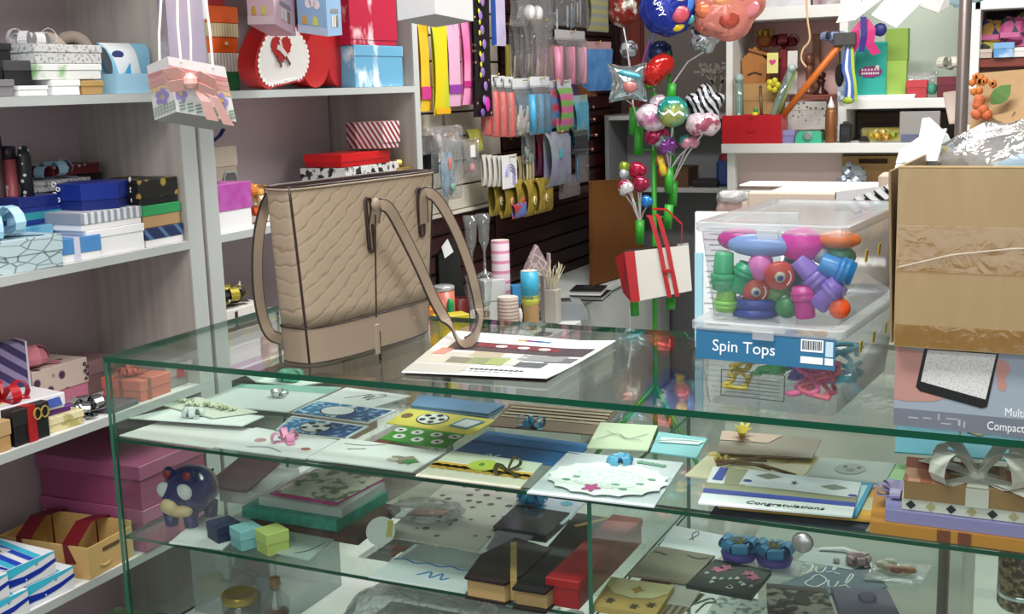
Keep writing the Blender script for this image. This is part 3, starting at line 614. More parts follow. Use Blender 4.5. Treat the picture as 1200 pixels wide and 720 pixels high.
# --- third shelf, bay A
shelf_box('plain kraft box cut off at the left edge of the third shelf', -.12, -.004, -.240, .12, Z3, .058, KRAFT, M('#b7966a', .7), lidh=.5)
t = shelf_box('black box with a red ribbon bow and gold rings', .002, .090, -.240, .15, Z3, .070, BLACK, M('#1c191b', .5), lidh=.45, bowm=M('#b3171d', .35), bsize=.05, bwid=.020, loops=5, ribbon=M('#a3141b', .35))
for y_, x_ in ((-.030, .012), (.028, .030)):
    B().tube([(x_ + .009 * math.cos(a), -.078, .052 + .011 * math.sin(a)) for a in [2 * PI * i / 10 for i in range(11)]], .0018, 5).build('gold_ring', M('#d2b866', .3, .6), t)
CREAM = P('noise', '#d8cc9a', '#a9a05f', 42, .56, .55, soft=.05)
shelf_box('cream box printed with olive flowers beside the black box', .085, .185, -.246, .12, Z3, .030, CREAM, P('noise', '#e2d8ac', '#b3a868', 42, .58, .55, soft=.05), lidh=.5, rz=-.12)
shelf_box('purple carton squeezed under the flat white box', .055, .170, -.262, .12, Z3 + .0305, .012, M('#5a2278'), M('#6a2a8a', .4), rz=-.12)
t = shelf_box('flat white box with a pink and blue printed lid lying on the purple carton', -.01, .155, -.262, .17, Z3 + .0715 - .0285, .030, M('#e5e2ea', .4), P('grad', '#e9e7ec', '#dfd9e2', 3, .5, .3), lidh=.85, rz=-.14)
for pts, c_ in (([(-.06, -.03), (.02, -.02), (.03, .02), (-.05, .03)], '#dcb7d2'), ([(-.07, -.05), (-.035, -.06), (-.03, -.035), (-.06, -.03)], '#d2c23a')): B().prism(pts, .0301, .0304).build('lid_print', M(c_, .3), t)
B().prism([(.034, .005), (.075, .006), (.070, .024), (.042, .023)], 0, .0004, T=lambda p: V((p[0], -.0853 - p[2], p[1]))).build('blue_print', M('#4a63b8', .3), t)
t = thing('gift_bag', 'standing gift bag with purple diagonal stripes at the left edge of the third shelf', 'bag', (-.40, .12, Z3), (0, -.0, H - .35))
B().box((0, 0, .082), (.10, .05, .164), .001).build('bag', P('stripe', '#3a2c5c', '#8d82a6', 12, .55, .5, rot=(0, .9, 0)), t); B().box((.0485, 0, .083), (.004, .052, .166)).build('white_edge', M('#cfc8d2', .6), t)
t = shelf_box('cream box printed with purple hearts on a pink base, topped by a big pink bow', .165, .315, -.360, .13, Z3, .098, M('#c2738d', .5), P('dots', '#4a2a48', '#c9b7ac', 30, .27, .55, soft=.05), lidh=.55, bowm=M('#cf7f8d', .3), bsize=.062, bwid=.030, loops=9, rpos=-.04)
scroll(t, (.068, -.066, .068), (1, 0, 0), (0, 0, 1), .022, M('#3d2330', .5))
t = thing('foil_bow', 'shiny silver foil bow lying in front of the heart-print box', 'bow', (-.285, .232, Z3 + .002)); 
bow(B(), (0, 0, .004), .042, .024, 7, 2, .6, 9).build('loops', M('#c4c8cc', .12, 1), t); B().ball((0, -.03, .016), .016, 12).build('bauble', M('#c9cccf', .1, 1), t, True)
tag(B().box((0, 0, .006), (.105, .085, .012), .001).build('jewel_case', M('#4f4b54', .4), None, loc=(-.292, .288, Z3), rot=(0, 0, .08)), 'thin dark grey case under the silver foil bow', 'box')
shelf_box('salmon pink box tied with thin cord and topped by a red dried flower', .345, .442, -.246, .11, Z3, .046, M('#c4644f', .55), M('#cf6d58', .55), lidh=.5, ribbon=M('#8d4b3a', .6), bowm=M('#b04a44', .5), bsize=.026, bwid=.009, loops=8, rpos=-.02)
t = shelf_box('long grey paper box with a red tag at the back right of the third shelf', .448, .517, -.265, .12, Z3, .060, M('#8f8a88', .6), M('#9a9694', .6), lidh=.6)
B().box((.012, -.0606, .030), (.024, .001, .022)).build('red_tag', M('#b5303a', .4), t)
shelf_box('dull pink carton behind the silver foil bow', .34, .44, -.40, .1, Z3, .074, M('#8d706c', .6), M('#97787a', .6))
# --- fourth shelf, bay A
BL1, BL2, CY = M('#14309a', .35), M('#1d46b8', .35), M('#3fb6d2', .35)
def tissue(label, y0, z, xf, dp=.19, first=False):
    t = thing('tape_box', label, 'box', (xf - dp / 2, y0 + .056, z), (0, 0, H - .06), 'blue and white boxes on the fourth shelf')
    w2, h2, d2 = .056, .046, dp / 2
    B().box((0, 0, h2 / 2), (w2 * 2, dp, h2), .0012).build('carton', M('#dfe0e4', .4), t)
    fy = lambda pts, o=0: (lambda p: V((p[0], -d2 - .0003 - o - p[2], p[1])))
    B().prism([(-w2, .046), (w2, .046), (w2, .043), (-w2, .026)], 0, .0003, T=fy(0)).build('cyan_wedge', CY, t)
    B().prism([(-w2, .010), (-.02, .009), (.02, .014), (w2, .024), (w2, .031), (.02, .024), (-.02, .021), (-w2, .025)], 0, .0003, T=fy(0, .0004)).build('blue_swoosh', BL1, t)
    for k_, (a, c_) in enumerate(((-.9, BL1), (-.62, CY), (-.36, BL2), (-.08, M('#e4e6ea', .4)), (.14, BL2), (.42, CY))):
        B().slab([(a * w2 - .012, -d2 + .002 , h2 + .0002), (a * w2 + .26 * w2 - .012, -d2 + .002, h2 + .0002), (a * w2 + .26 * w2 + .018 , d2 - .002, h2 + .0002), (a * w2 + .018, d2 - .002, h2 + .0002)] if k_ else [(-w2 + .001, -d2 + .002, h2 + .0002), (-w2 + .008, -d2 + .002, h2 + .0002), (-w2 + .02, d2 - .002, h2 + .0002), (-w2 + .001, d2 - .002, h2 + .0002)], .0002).build('lid_stripe', c_, t)
    B().box((-.01, .01, h2 + .0008), (.06, .05, .0006)).build('label_panel', M('#c9c9cd', .5), t)
    lt = B(); 
    for k_ in range(6): lt.box((-.03 + .008 * k_, .02, h2 + .0013), (.005, .013, .0004)); 
    for k_ in range(5): lt.box((-.028 + .008 * k_, .0, h2 + .0013), (.006, .009, .0004))
    lt.build('label_strokes', M('#3c3c46', .5), t)
    B().ball((.012, -d2, .034), (.0035, .0008, .0035), 8).build('round_mark', M('#6fa3b3', .5), t); B().ball((-.015, -d2 - .0006, .013), (.003, .0006, .003), 6).build('white_mark', M('#e8e9ee', .5), t)
    return t
t0 = tissue('blue and white striped box at the lower right of its stack on the fourth shelf', .000, Z4, -.240)
for lb, y_, z_, x_ in (('blue and white striped box at the lower left of its stack, cut by the frame', -.117, Z4, -.238), ('topmost blue and white box with its striped lid in view', -.040, Z4 + .047, -.243), ('blue and white box on the upper left of the stack, cut by the frame', -.157, Z4 + .047, -.240)):
    copy_thing(t0, (x_ - .095, y_ + .056, z_), (0, 0, H - .06), lb, 'blue and white boxes on the fourth shelf')
PINKB = M('#94486a', .4)
shelf_pk = lambda lb, z_, h_: gift_box(lb, (-.375, .405, z_), .0, .30, .215, h_, PINKB, M('#a05578', .35), lidh=.32, name='storage_box', lip=.004)
shelf_pk('lower of two large pink storage boxes at the back of the fourth shelf', Z4, .095); shelf_pk('upper of two large pink storage boxes, just under the third shelf', Z4 + .0955, .098)
t = thing('gift_crate', 'kraft card crate with dark red ribbons in front of the pink boxes', 'crate', (-.355, .205, Z4), (0, 0, .06)); KR2 = M('#c7a468', .6)
for c_, d_, nm in (((0, -.066, .034), (.235, .003, .068), 'front_panel'), ((0, .066, .04), (.235, .003, .08), 'back_panel'), ((-.116, 0, .034), (.003, .13, .068), 'end_panel'), ((.116, 0, .034), (.003, .13, .068), 'end_panel'), ((0, 0, .0015), (.232, .13, .003), 'bottom')): B().box(c_, d_, .0005).build(nm, KR2, t)
for x_ in (-.07, .052): B().strip([(x_ - .01, .0675, .0), (x_ - .01, .068, .084), (x_, .0, .094), (x_ + .02, -.0655, .072), (x_ + .026, -.0685, .03)], .036, (1, .2, 0), .001).build('ribbon', M('#5f1018', .35), t)
B().box((.118, -.0, .05), (.0015, .05, .008)).build('handle_cutout', M('#5a4326', .8), t)
b = B(); b.tube(arc((.1185, -.02, .022), (0, .014, 0), (0, 0, -.006), 0, PI, 6), .002, 5); b.build('embossed_curl', M('#cfa86c', .6), t)
GRN = P('noise', '#23351f', '#31492a', 60, .5, .7, soft=.2)
t = thing('storage_crate', 'dark crate standing on the floor in front of the shelves at the lower left', 'crate', (-.115, .125, 0)); B().box((0, 0, .175), (.21, .34, .35), .004).build('crate', M('#1b1a1c', .6), t); B().box((0, 0, .352), (.216, .346, .012), .003).build('rim', M('#242326', .5), t)
t = thing('gift_box', 'dark green box with speckled pale blue sides lying on the floor crate', 'box', (-.13, .10, .3585), (0, 0, .1)); B().box((0, 0, .024), (.15, .20, .048), .001).build('base', P('noise', '#9fb4bd', '#6d8b98', 90, .5, .6, soft=.1), t); B().box((0, -.001, .050), (.156, .204, .005), .001).build('lid', GRN, t)

# ================================================================ middle shelving unit
RIB = P('stripe', '#dcdad2', '#b5b0a6', 26, .5, .6); ORG = M('#d85a1c', .4); CRM = P('stripe', '#cdbf9d', '#b5a27c', 30, .5, .5)
shelf_box('ribbed white box on a green base at the bottom of the orange stack', .775, .930, -.38, .12, Z1, .092, M('#1f6d3a', .5), RIB, lidh=.5)
t = shelf_box('orange and cream banded box standing on the ribbed white box', .775, .935, -.378, .12, Z1 + .0925, .112, ORG, ORG, lidh=.36, lip=.004)
B().box((0, 0, .055), (.1575, .1175, .032)).build('cream_band', CRM, t); B().ball((.03, -.0585, .022), (.008, .002, .005), 8).build('pale_seal', M('#e9c9a5', .4), t)
shelf_box('red box at the very top of the orange stack', .785, .900, -.385, .1, Z1 + .205, .06, M('#a5161e', .4), M('#b01a22', .4))
def heart(s_, n=40): return [(s_ * .0625 * 16 * math.sin(a) ** 3, s_ * .0625 * (13 * math.cos(a) - 5 * math.cos(2 * a) - 2 * math.cos(3 * a) - math.cos(4 * a))) for a in [2 * PI * i / n for i in range(n)]]
FX = lambda p: V((p[0], -p[2], p[1]))
RED = M('#a81d1f', .38)
t = thing('heart_box', 'plain red heart-shaped box standing upside down on its lobes', 'heart box', (-.34, 1.195, Z1 + .097), (.05, 0, H)); rh = lambda s_: [(-x, -y * 1.02) for x, y in heart(s_)]
B().prism(rh(.122), 0, .05, T=FX).build('lid', RED, t); B().prism(rh(.117), -.02, .004, T=FX).build('base', M('#8d1518', .4), t)
WHR = lambda s_: [(-x * .99 + y * .12, -y * .99 - x * .12) for x, y in ((x, .072 * s_ / .1 if abs(x) < .050 * s_ / .1 and y > 0 else y) for x, y in heart(s_, 60))]
t = thing('heart_box', 'white heart-shaped box with a scalloped red rim and a small red heart picture', 'heart box', (-.285, .955, Z1 + .096), (.08, 0, H))
B().prism(WHR(.117), -.03, .022, T=FX).build('base', RED, t)
sc_ = WHR(.1125); b = B().prism([(x * .93, y * .93 + .001) for x, y in sc_], .022, .0235, T=FX); b.build('white_panel', M('#d8d5d2', .5), t)
b = B(); ol = WHR(.108)
for i, (x, y) in enumerate(ol): b.ball((x * .965, -.0236, y * .965), (.0055, .0012, .0055), 6)
b.build('scalloped_lace', M('#e3dfdc', .6), t)
k_ = [(.040 * x / .1 - .012, .040 * y / .1 + .004) for x, y in heart(.1)]
B().prism(k_, .0236, .026, T=FX).build('heart_picture', M('#a3191d', .4), t)
b = B()
for i, (x, y) in enumerate(heart(.1)[::2]): b.ball((.041 * x / .1 - .012, -.0262, .041 * y / .1 + .004), (.0025, .001, .0025), 6)
b.build('picture_lace', M('#8d1418', .5), t)
b = B().strip([(-.03, -.0268, .01), (-.01, -.0268, .002), (.01, -.0268, -.014)], .012, (.4, 0, 1), .001); b.strip([(-.02, -.0268, .025), (-.014, -.0272, .012), (-.010, -.0268, -.006)], .008, (1, 0, 0), .001); b.build('white_sprig', M('#c9c4bd', .6), t)
B().strip([(.004, -.0268, -.014), (.016, -.027, -.026), (.024, -.0268, -.034)], .007, (.6, 0, .8), .0015).build('brown_stem', M('#5c3a28', .6), t)
B().tube([(-.026, -.0272, -.012), (-.030, -.0275, -.026), (-.018, -.0275, -.032), (-.008, -.0272, -.024)], .0014, 5).build('green_stem', M('#4a5a48', .6), t)
TDR = P('noise', '#d9b6bd', '#a81236', 15, .43, .5, soft=.04, sc3=(1, 1, .6)); TDB = P('noise', '#d3e0e6', '#5f9abb', 15, .45, .5, soft=.05, sc3=(1, 1, .6))
shelf_box('pale blue tie-dye box under the crimson one', 1.255, 1.515, -.248, .16, Z1, .113, TDB, TDB, lidh=.26)
shelf_box('crimson and white tie-dye box stacked on the pale blue one', 1.245, 1.490, -.250, .16, Z1 + .1135, .135, TDR, TDR, lidh=.9)
# middle shelf
MAG = P('noise', '#a8419a', '#b95fae', 30, .5, .35, soft=.2)
shelf_box('magenta embossed box with a white base next to the left upright', .640, .765, -.243, .12, Z2, .112, WBOX, MAG, lidh=.56, bowm=M('#a02a86', .3), bsize=.03, bwid=.02, loops=5, rpos=-.035)
t = shelf_box('tall beige box with an arched window behind the magenta box', .745, .870, -.36, .1, Z2, .190, M('#a79b8b', .6), M('#b3a898', .6), lidh=.26)
B().prism([(-.022, 0), (.022, 0), (.024, .04), (.016, .052), (-.016, .052), (-.024, .04)], 0, .001, T=lambda p: V((p[0] + .028, -.0505 - p[2], p[1] + .072))).build('window', M('#5d5a58', .2), t)
B().tube([(.002, -.052, .072), (.004, -.052, .115), (.012, -.052, .126), (.044, -.052, .126), (.052, -.052, .115), (.054, -.052, .072)], .002, 5).build('window_border', M('#8fa6a8', .5), t)
B().strip([(-.02, 0, .192), (.0, 0, .205), (.03, .0, .200), (.05, -.01, .215), (.056, -.02, .232)], .012, (0, 1, .2), .001).build('blue_ribbon', M('#22307e', .3), t)
t = thing('ribbon_bundle', 'bundle of orange, cream and gold ribbon curls beside the magenta box', 'ribbons', (-.31, .865, Z2 + .002))
for i, (c_, z_) in enumerate((('#d9591f', .03), ('#dcb35a', .075), ('#e0d3b5', .055), ('#cf7a2a', .085))): bow(B(), (0, (.0, .01, .015, -.01)[i], z_ - .02), .035, .018, 4, 1, .7, i + 4).build('curl', M(c_, .35), t)
B().box((0, 0, .008), (.06, .07, .016), .003).build('roll', M('#c9c2b8', .6), t)
ZEB = P('noise', '#1c1b1d', '#c9c8c6', 50, .47, .5, soft=.03)
shelf_box('black and white zebra-print box behind the handbag rim', 1.215, 1.500, -.27, .15, Z2, .108, ZEB, ZEB, lidh=.3)
shelf_box('shiny flat red box lying askew on the zebra-print box', 1.22, 1.455, -.275, .13, Z2 + .109, .036, M('#b3141a', .25), M('#c4181e', .22), lidh=.6, rz=-.06)
t = thing('gift_box', 'small hexagonal box with crimson and white candy stripes', 'box', (-.31, 1.43, Z2 + .1515), (0, 0, .35)); CS1 = P('stripe', '#d8cfce', '#8d1f33', 26, .5, .45, rot=(.5, .6, 0), soft=.03)
hx = [(.078 * math.cos(PI / 3 * i), .058 * math.sin(PI / 3 * i)) for i in range(6)]; B().prism([(x * .93, y * .93) for x, y in hx], 0, .03).build('base', CS1, t); B().prism(hx, .016, .075).build('lid', CS1, t)
shelf_box('small shiny gold box at the right end of the middle shelf', 1.485, 1.54, -.25, .08, Z2, .09, GOLDP, M('#b89d4e', .25, .7), bowm=M('#c4ab5c', .25, .6), bsize=.025, bwid=.016, loops=4)
# lower shelf
shelf_box('pale pink box with a drippy yellow lid seen through the counter glass', .640, .850, -.244, .13, Z3, .090, M('#c9b4c4', .5), P('noise', '#d3c57a', '#cbb6c4', 24, .5, .5, soft=.06), lidh=.45)
t = shelf_box('white box with chocolate brown edges on top of the yellow lid', .640, .800, -.250, .11, Z3 + .0905 + .001, .050, M('#cfcac4', .5), M('#d5d1cb', .5), lidh=.45)
for c_, d_ in (((0, -.0555, .004), (.158, .0012, .008)), ((-.078, -.0555, .022), (.008, .0012, .044)), ((-.035, -.0555, .022), (.01, .0012, .044)), ((.028, -.0555, .018), (.10, .0012, .009))): B().box(c_, d_).build('brown_edge', M('#33201a', .5), t)
b = bow(B(), (-.01, .0, .056), .05, .03, 6, 2, .55, 5); b.build('bow', M('#1f1710', .4), t); bow(B(), (-.005, -.01, .062), .048, .022, 4, 1, .6, 8).build('gold_bow', M('#b3a23c', .3, .4), t)
B().strip([(-.03, -.03, .07), (-.01, -.035, .088), (.01, -.03, .083), (.02, -.03, .1)], .02, (.2, .3, 1), .001).build('cream_ribbon', M('#cfc8ba', .4), t)
shelf_box('dark green and white carton to the right of the drippy yellow box', .875, .99, -.26, .12, Z3, .085, M('#2f5a4a', .5), M('#c2c9c4', .5), lidh=.4)
shelf_box('dull violet flat carton at the right end of the lower shelf of the middle unit', 1.03, 1.3, -.27, .18, Z3, .05, M('#6b5f78', .5), M('#7a6d86', .5))
for lb, y0, y1, h_, c_ in (('grey storage carton low behind the counter on the middle unit', .66, .95, .12, '#7d7c78'), ('brown storage carton low behind the counter on the middle unit', .99, 1.3, .15, '#7a624a')): shelf_box(lb, y0, y1, -.26, .2, Z4, h_, M(c_, .6), M(c_, .55))
# ================================================================ hanging gift bags
t = thing('hanging_rail', 'thin steel rail hung from the ceiling for the gift bags', 'rail', (-.03, .55, 1.95)); B().tube([(0, -.7, 0), (0, .95, 0)], .006, 8).build('rod', CHROME, t, True)
for y_ in (-.6, .85): B().tube([(0, y_, 0), (0, y_, .79)], .002, 5).build('cord', CHROME, t)
t = thing('hanging_rail', 'second steel rail over the left end of the counter, out of frame', 'rail', (.20, .05, 1.95)); B().tube([(0, -.25, 0), (0, .3, 0)], .006, 8).build('rod', CHROME, t, True)
for y_ in (-.2, .25): B().tube([(0, y_, 0), (0, y_, .79)], .002, 5).build('cord', CHROME, t)
def hang(label, N, R_, Lc, up, ht, mats, hookz=1.95, hx=None, lean=V((0, 0, 0)), cords=True, cordm=None, taper=1.0):
    """carrier bag from its near/right/left bottom corners; hangs on cords"""
    N, R_, Lc = V(N), V(R_), V(Lc); Fb = R_ + Lc - N; c = (R_ + Lc) / 2; t = thing('gift_bag', label, 'gift bag', c)
    upv = V(up).normalized() * ht; bot = [N - c, R_ - c, Fb - c, Lc - c]; top = [p * taper + upv for p in bot]; b = B()
    b.add(bot + top, [(3, 2, 1, 0), (0, 1, 5, 4), (1, 2, 6, 5), (2, 3, 7, 6), (3, 0, 4, 7)]); b.m = [1, 0, 0, 0, 0]
    b.build('paper_bag', mats, t)
    if cords:
        hk = V((hx if hx is not None else c.x, c.y, hookz)) - c; d = B()
        for a, e in ((top[0], top[1]), (top[3], top[2])):
            for q in (.22, .78): d.tube([a * (1 - q) + e * q - upv * .06, a * (1 - q) + e * q + (hk - (a + e) / 2) * .12, hk], .0022, 5)
        d.build('rope_handle', cordm or M('#e6e1dc', .7), t)
    return t, (lambda u, v_, o=.0008: bot[0] * (1 - u) * (1 - v_) + bot[1] * u * (1 - v_) + top[1] * u * v_ + top[0] * (1 - u) * v_ + (bot[1] - bot[0]).cross(top[0] - bot[0]).normalized() * o), (lambda u, v_, o=.0008: bot[3] * (1 - u) * (1 - v_) + bot[0] * u * (1 - v_) + top[0] * u * v_ + top[3] * (1 - u) * v_ + (bot[0] - bot[3]).cross(top[3] - bot[3]).normalized() * o)
WB = M('#e3e3e3', .5); GU = M('#9b9a99', .6)
t, fr_, fl_ = hang('white gift bag painted with lilac flowers and pink stripes, tied with a blush ribbon', (0.187,0.026,1.423), (0.258,0.089,1.403), (0.12,0.047,1.409), (.10, -.27, 1), .094, [WB, GU], hx=.20, taper=.94)
def quad(f, pts, name, mat, par, o=.0008): B().slab([f(u, v_, o) for u, v_ in pts], .0003).build(name, mat, par)
for f in (fr_, fl_):
    for k_, c_ in enumerate(('#d9b98f', '#cf9a93', '#d79c98', '#c98c8c')): quad(f, [(.0, .5 + .09 * k_), (1, .46 + .09 * k_), (1, .535 + .09 * k_), (.0, .575 + .09 * k_)], 'painted_stripe', M(c_, .6), t)
    for cx in ((.12, .82) if f is fr_ else (.5,)):
        b = B()
        for i in range(5):
            a = 2 * PI * i / 5; b.slab([f(cx + (.07 if f is fr_ else .20) * (math.cos(a) * 1.0 + .6 * math.cos(a + q)), .36 + .10 * (math.sin(a) + .6 * math.sin(a + q)), .0012) for q in [2 * PI * k_ / 8 for k_ in range(8)]], .0003)
        b.build('painted_flower', M('#9a8bc2', .6), t); quad(f, [(cx - .03, .33), (cx + .03, .33), (cx + .03, .40), (cx - .03, .40)], 'flower_eye', M('#c6ad62', .5), t, .002)
    for i in range(7):
        u = .06 + .14 * i; b = B()
        for q in range(3): b.slab([f(u, .04 + .06 * q, .001), f(u + .10, .08 + .06 * q, .001), f(u + .10, .105 + .06 * q, .001), f(u, .07 + .06 * q, .001)], .0003)
        b.build('painted_leaf', M('#7fa08a', .6), t)
BL = M('#e8b4ac', .35); n0 = (fr_(0, 0, 1) - fr_(0, 0, 0)).normalized(); ez = (fr_(0, 1) - fr_(0, 0)).normalized(); ex = (fr_(1, 0) - fr_(0, 0)).normalized()
b = B(); c_ = fr_(.34, .66, .008)
for s_ in (-1, 1): b.strip([c_, c_ + ex * s_ * .018 + ez * .012 + n0 * .01, c_ + ex * s_ * .042 + ez * .004 + n0 * .012, c_ + ex * s_ * .036 - ez * .016 + n0 * .008, c_ + ex * s_ * .012 - ez * .008 + n0 * .008, c_], .022, (ez + n0 * .4), .0008)
b.ball(c_ + n0 * .006, (.013, .013, .014), 10)
b.strip([c_, c_ + ex * .02 - ez * .03 + n0 * .008, c_ + ex * .026 - ez * .062 + n0 * .004], [.010, .016, .020], ex, .0008); b.strip([c_, c_ + ex * .035 - ez * .02 + n0 * .008, c_ + ex * .052 - ez * .066 + n0 * .002], [.010, .015, .018], ex, .0008)
b.build('ribbon_bow', BL, t)
hang('pale lilac translucent bag hanging behind the painted one', (0.077,0.147,1.5), (0.116,0.198,1.496), (0.008,0.204,1.501), (0, 0, 1), .155, [GL('#f3eef6', .06, .55, '#c3b6cc', .2, .2), GU], hx=.20, hookz=1.95)
hang('pale green and gold bag at the top edge above the painted bag', (-0.024,0.266,1.601), (-0.004,0.298,1.603), (-0.074,0.3,1.608), (0, 0, 1), .12, [P('noise', '#c9c693', '#a99b54', 20, .5, .5), GU], hx=.02)
hang('silver white bag corner at the top edge beside the orange boxes', (-0.02,0.322,1.592), (0.001,0.355,1.594), (-0.068,0.368,1.601), (0, 0, 1), .12, [P('noise', '#c3c9d2', '#e0e2e6', 16, .5, .4), GU], hx=.02)
def baby(label, N, R_, Lc, c1, c2, c3):
    t, fr, fl = hang(label, N, R_, Lc, (0, 0, 1), .15, [M(c1, .5), M(c2, .6)], hx=-.03)
    quad(fl, [(0, .0), (1, .0), (1, .12), (0, .12)], 'hem_band', M(c3, .5), t)
    for u, c_ in ((.25, '#c9a04a'), (.62, '#d6cf62')): quad(fl, [(u - .1, .14), (u + .1, .14), (u + .06, .27), (u - .06, .27)], 'printed_bell', M(c_, .5), t)
    b = B()
    for du, dv in ((-.14, .0), (0, .03), (.14, 0)): b.slab([fl(.55 + du + .12 * math.cos(a), .45 + dv + .07 * math.sin(a), .001) for a in [2 * PI * i / 10 for i in range(10)]], .0003)
    b.build('printed_cloud', M('#e6dbe2', .5), t)
    for du in (.3, .46, .62): quad(fr, [(du, .13), (du + .12, .13), (du + .12, .3), (du, .3)], 'printed_block', M('#d9d3cc' if du < .6 else '#8d7b63', .5), t)
    quad(fr, [(.26, .34), (.8, .34), (.76, .40), (.3, .40)], 'printed_band', M('#8d8a86', .5), t)
baby('pale pink baby shower gift bag with clouds, hanging above the hearts', (-0.093,0.695,1.599), (-0.133,0.829,1.578), (-0.197,0.736,1.604), '#d9b4c2', '#b97f92', '#dcc4cc')
baby('pale blue baby shower gift bag with clouds, hanging beside the pink one', (-0.008,0.774,1.57), (-0.035,0.875,1.577), (-0.116,0.816,1.585), '#8fb3d6', '#6d8fb3', '#b3c4da')
hang('plain bright white gift bag seen from below at the top edge', (0.307,0.706,1.601), (0.324,0.847,1.59), (0.174,0.777,1.596), (0, 0, 1), .17, [M('#eeeef0', .5), M('#a3a2a3', .6)], hx=-.03)

# ================================================================ slatted wall, dark boards and the long ledge
SX = -.50; WSL = M('#c9c3b4', .45); t = thing('slatwall', 'cream slatted display wall with dark grooves behind the hanging party goods', 'slat wall', (SX - .02, 2.6, 0))
B().box((0, -.47, 1.9), (.012, 1.06, 1.8)).build('backing', M('#4a4038', .7), t)
SLAT = None
for k_ in range(11):
    for y_, w_ in ((-.70, .60), (-.165, .45)):
        b = B().box((.014, y_, 1.054 + .088 * k_), (.014, w_ - .006, .081), .002); b.build('slat', WSL, t)
B().box((.018, -.395, 1.5), (.012, .012, .97)).build('joint_strip', M('#8f887a', .5), t)
B().box((.016, -.47, 1.004), (.022, 1.06, .012)).build('bottom_trim', M('#d3cec2', .5), t)
MRN = P('noise', '#170707', '#3a1210', 9, .5, .3, sc3=(1, .5, 6), soft=.25)
t = thing('board_wall', 'dark maroon glossy plank wall below and beyond the cream slats', 'wall panel', (SX - .03, 2.8, 0))
B().box((0, 0, 1.35), (.012, 2.5, 2.7)).build('backing', M('#120607', .6), t)
for k_ in range(8): B().box((.012, 0, .50 + .066 * k_), (.016, 2.5, .058), .003).build('plank', MRN, t)
for k_ in range(16): B().box((.012, .58, 1.03 + .066 * k_), (.016, 1.34, .058), .003).build('plank', MRN, t)
B().box((.02, -.17, .78), (.02, .05, .52), .003).build('upright', M('#3a1210', .3), t); B().box((.025, 1.16, 1.35), (.03, .06, 2.7), .003).build('end_post', M('#0f0a0a', .35), t)
tag(B().box((-.44, 4.12, 1.2), (.10, .10, 2.4), .004).build('brick_pier', P('brick', '#7d3326', '#5a2219', 9, .5, .7), None), 'narrow red-brown pier at the end of the dark plank wall', 'pier')
hk = []
NTH = ('topmost', 'second', 'third', 'fourth', 'fifth', 'lowest')
for i, (y_, z_) in enumerate(((3.42, 1.42), (3.46, 1.345), (3.47, 1.29), (3.49, 1.22), (3.44, 1.16), (3.38, 1.09))):
    h_ = thing('peg_hook', f'short reddish chrome peg on the dark planks, {NTH[i]} of six', 'hook', (SX + .0, y_, z_), (0, 0, 0), 'chrome pegs at the end of the plank wall'); B().tube([(0, 0, 0), (.07, 0, 0)], .004, 6).build('peg', M('#8a5a50', .3, .6), h_); B().ball((.072, 0, 0), .008, 8).build('tip', M('#c9908a', .2, .6), h_, True)
# ledge
LZ_ = .625
t = thing('wall_ledge', 'long low white cabinet with a flat top running under the slatted wall', 'cabinet', (-.35, 2.75, 0))
B().box((0, 0, LZ_ - .012), (.31, 2.3, .024), .002).build('top_board', M('#c9cdca', .4), t); B().box((-.01, 0, .30), (.27, 2.28, .595), .002).build('carcass', M('#b9bebb', .5), t)
t2 = thing('wall_ledge', 'short deeper white cabinet nearest the counter, carrying rolls and tins', 'cabinet', (-.112, 1.95, 0)); B().box((0, 0, LZ_ - .012), (.165, .70, .024), .002).build('top_board', M('#c9cdca', .4), t2); B().box((.0, 0, .30), (.15, .68, .595), .002).build('carcass', M('#b9bebb', .5), t2)
for k_ in range(4): B().box((.128, -.86 + .57 * k_, .30), (.012, .555, .56), .003).build('door', M('#c5cac7', .45), t)
BRD = P('wave', '#5a3618', '#744a24', 1.6, .5, .35, rot=(0, H, 0), soft=.5, sc3=(1, 1, .3))
bl = thing('wooden_board', 'brown wooden board leaning against the dark planks, on the ledge', 'board', (0, 0, 0)); q = [V((-0.264,2.97,0.626)), V((-0.199,3.432,0.626)), V((-0.3,3.661,1.01)), V((-0.36,3.222,1.032))]; bl.location = q[0]
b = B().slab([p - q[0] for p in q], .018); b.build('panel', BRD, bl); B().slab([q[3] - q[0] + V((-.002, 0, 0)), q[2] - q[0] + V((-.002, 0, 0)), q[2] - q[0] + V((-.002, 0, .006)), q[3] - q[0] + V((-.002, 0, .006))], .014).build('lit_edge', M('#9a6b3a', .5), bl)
def book(label, p, rz, w_, d_, h_, cov, pages):
    t = thing('notebook', label, 'notebook', p, (0, 0, rz)); B().box((0, 0, .002), (w_, d_, .004), .001).build('back_cover', cov, t); B().box((0, .002, h_ / 2), (w_ - .006, d_ - .006, h_ - .008)).build('pages', pages, t); B().box((0, 0, h_ - .002), (w_, d_, .004), .001).build('front_cover', cov, t); return t
book('black-covered notebook lying under another on the ledge', (-0.165,2.73,0.626), .15, .13, .15, .020, BLACK, M('#c5c6c8', .6))
t = book('white-edged black notebook with a small metal clip on top of the other', (-0.161,2.702,0.648), .2, .125, .14, .022, BLACK, M('#e2e3e4', .6)); B().box((.0, .02, .0235), (.04, .05, .004), .001).build('clip', M('#3a3a3d', .3, .5), t)
def roll(name, label, px, r_, h_, mats, cat='roll', tilt=(0, 0, 0), rim=None):
    t = thing(name, label, cat, px, tilt); B().lathe([(r_ * .96, 0), (r_, .002), (r_, h_ - .002), (r_ * .96, h_)], n=20).build('roll', mats, t, True)
    B().lathe([(r_ * .35, h_ + .0002), (r_ * .97, h_ + .0012), (r_ * .35, h_ + .002)], n=20).build('core', rim or M('#cfc9c0', .6), t); return t
Z_ = '.6262'
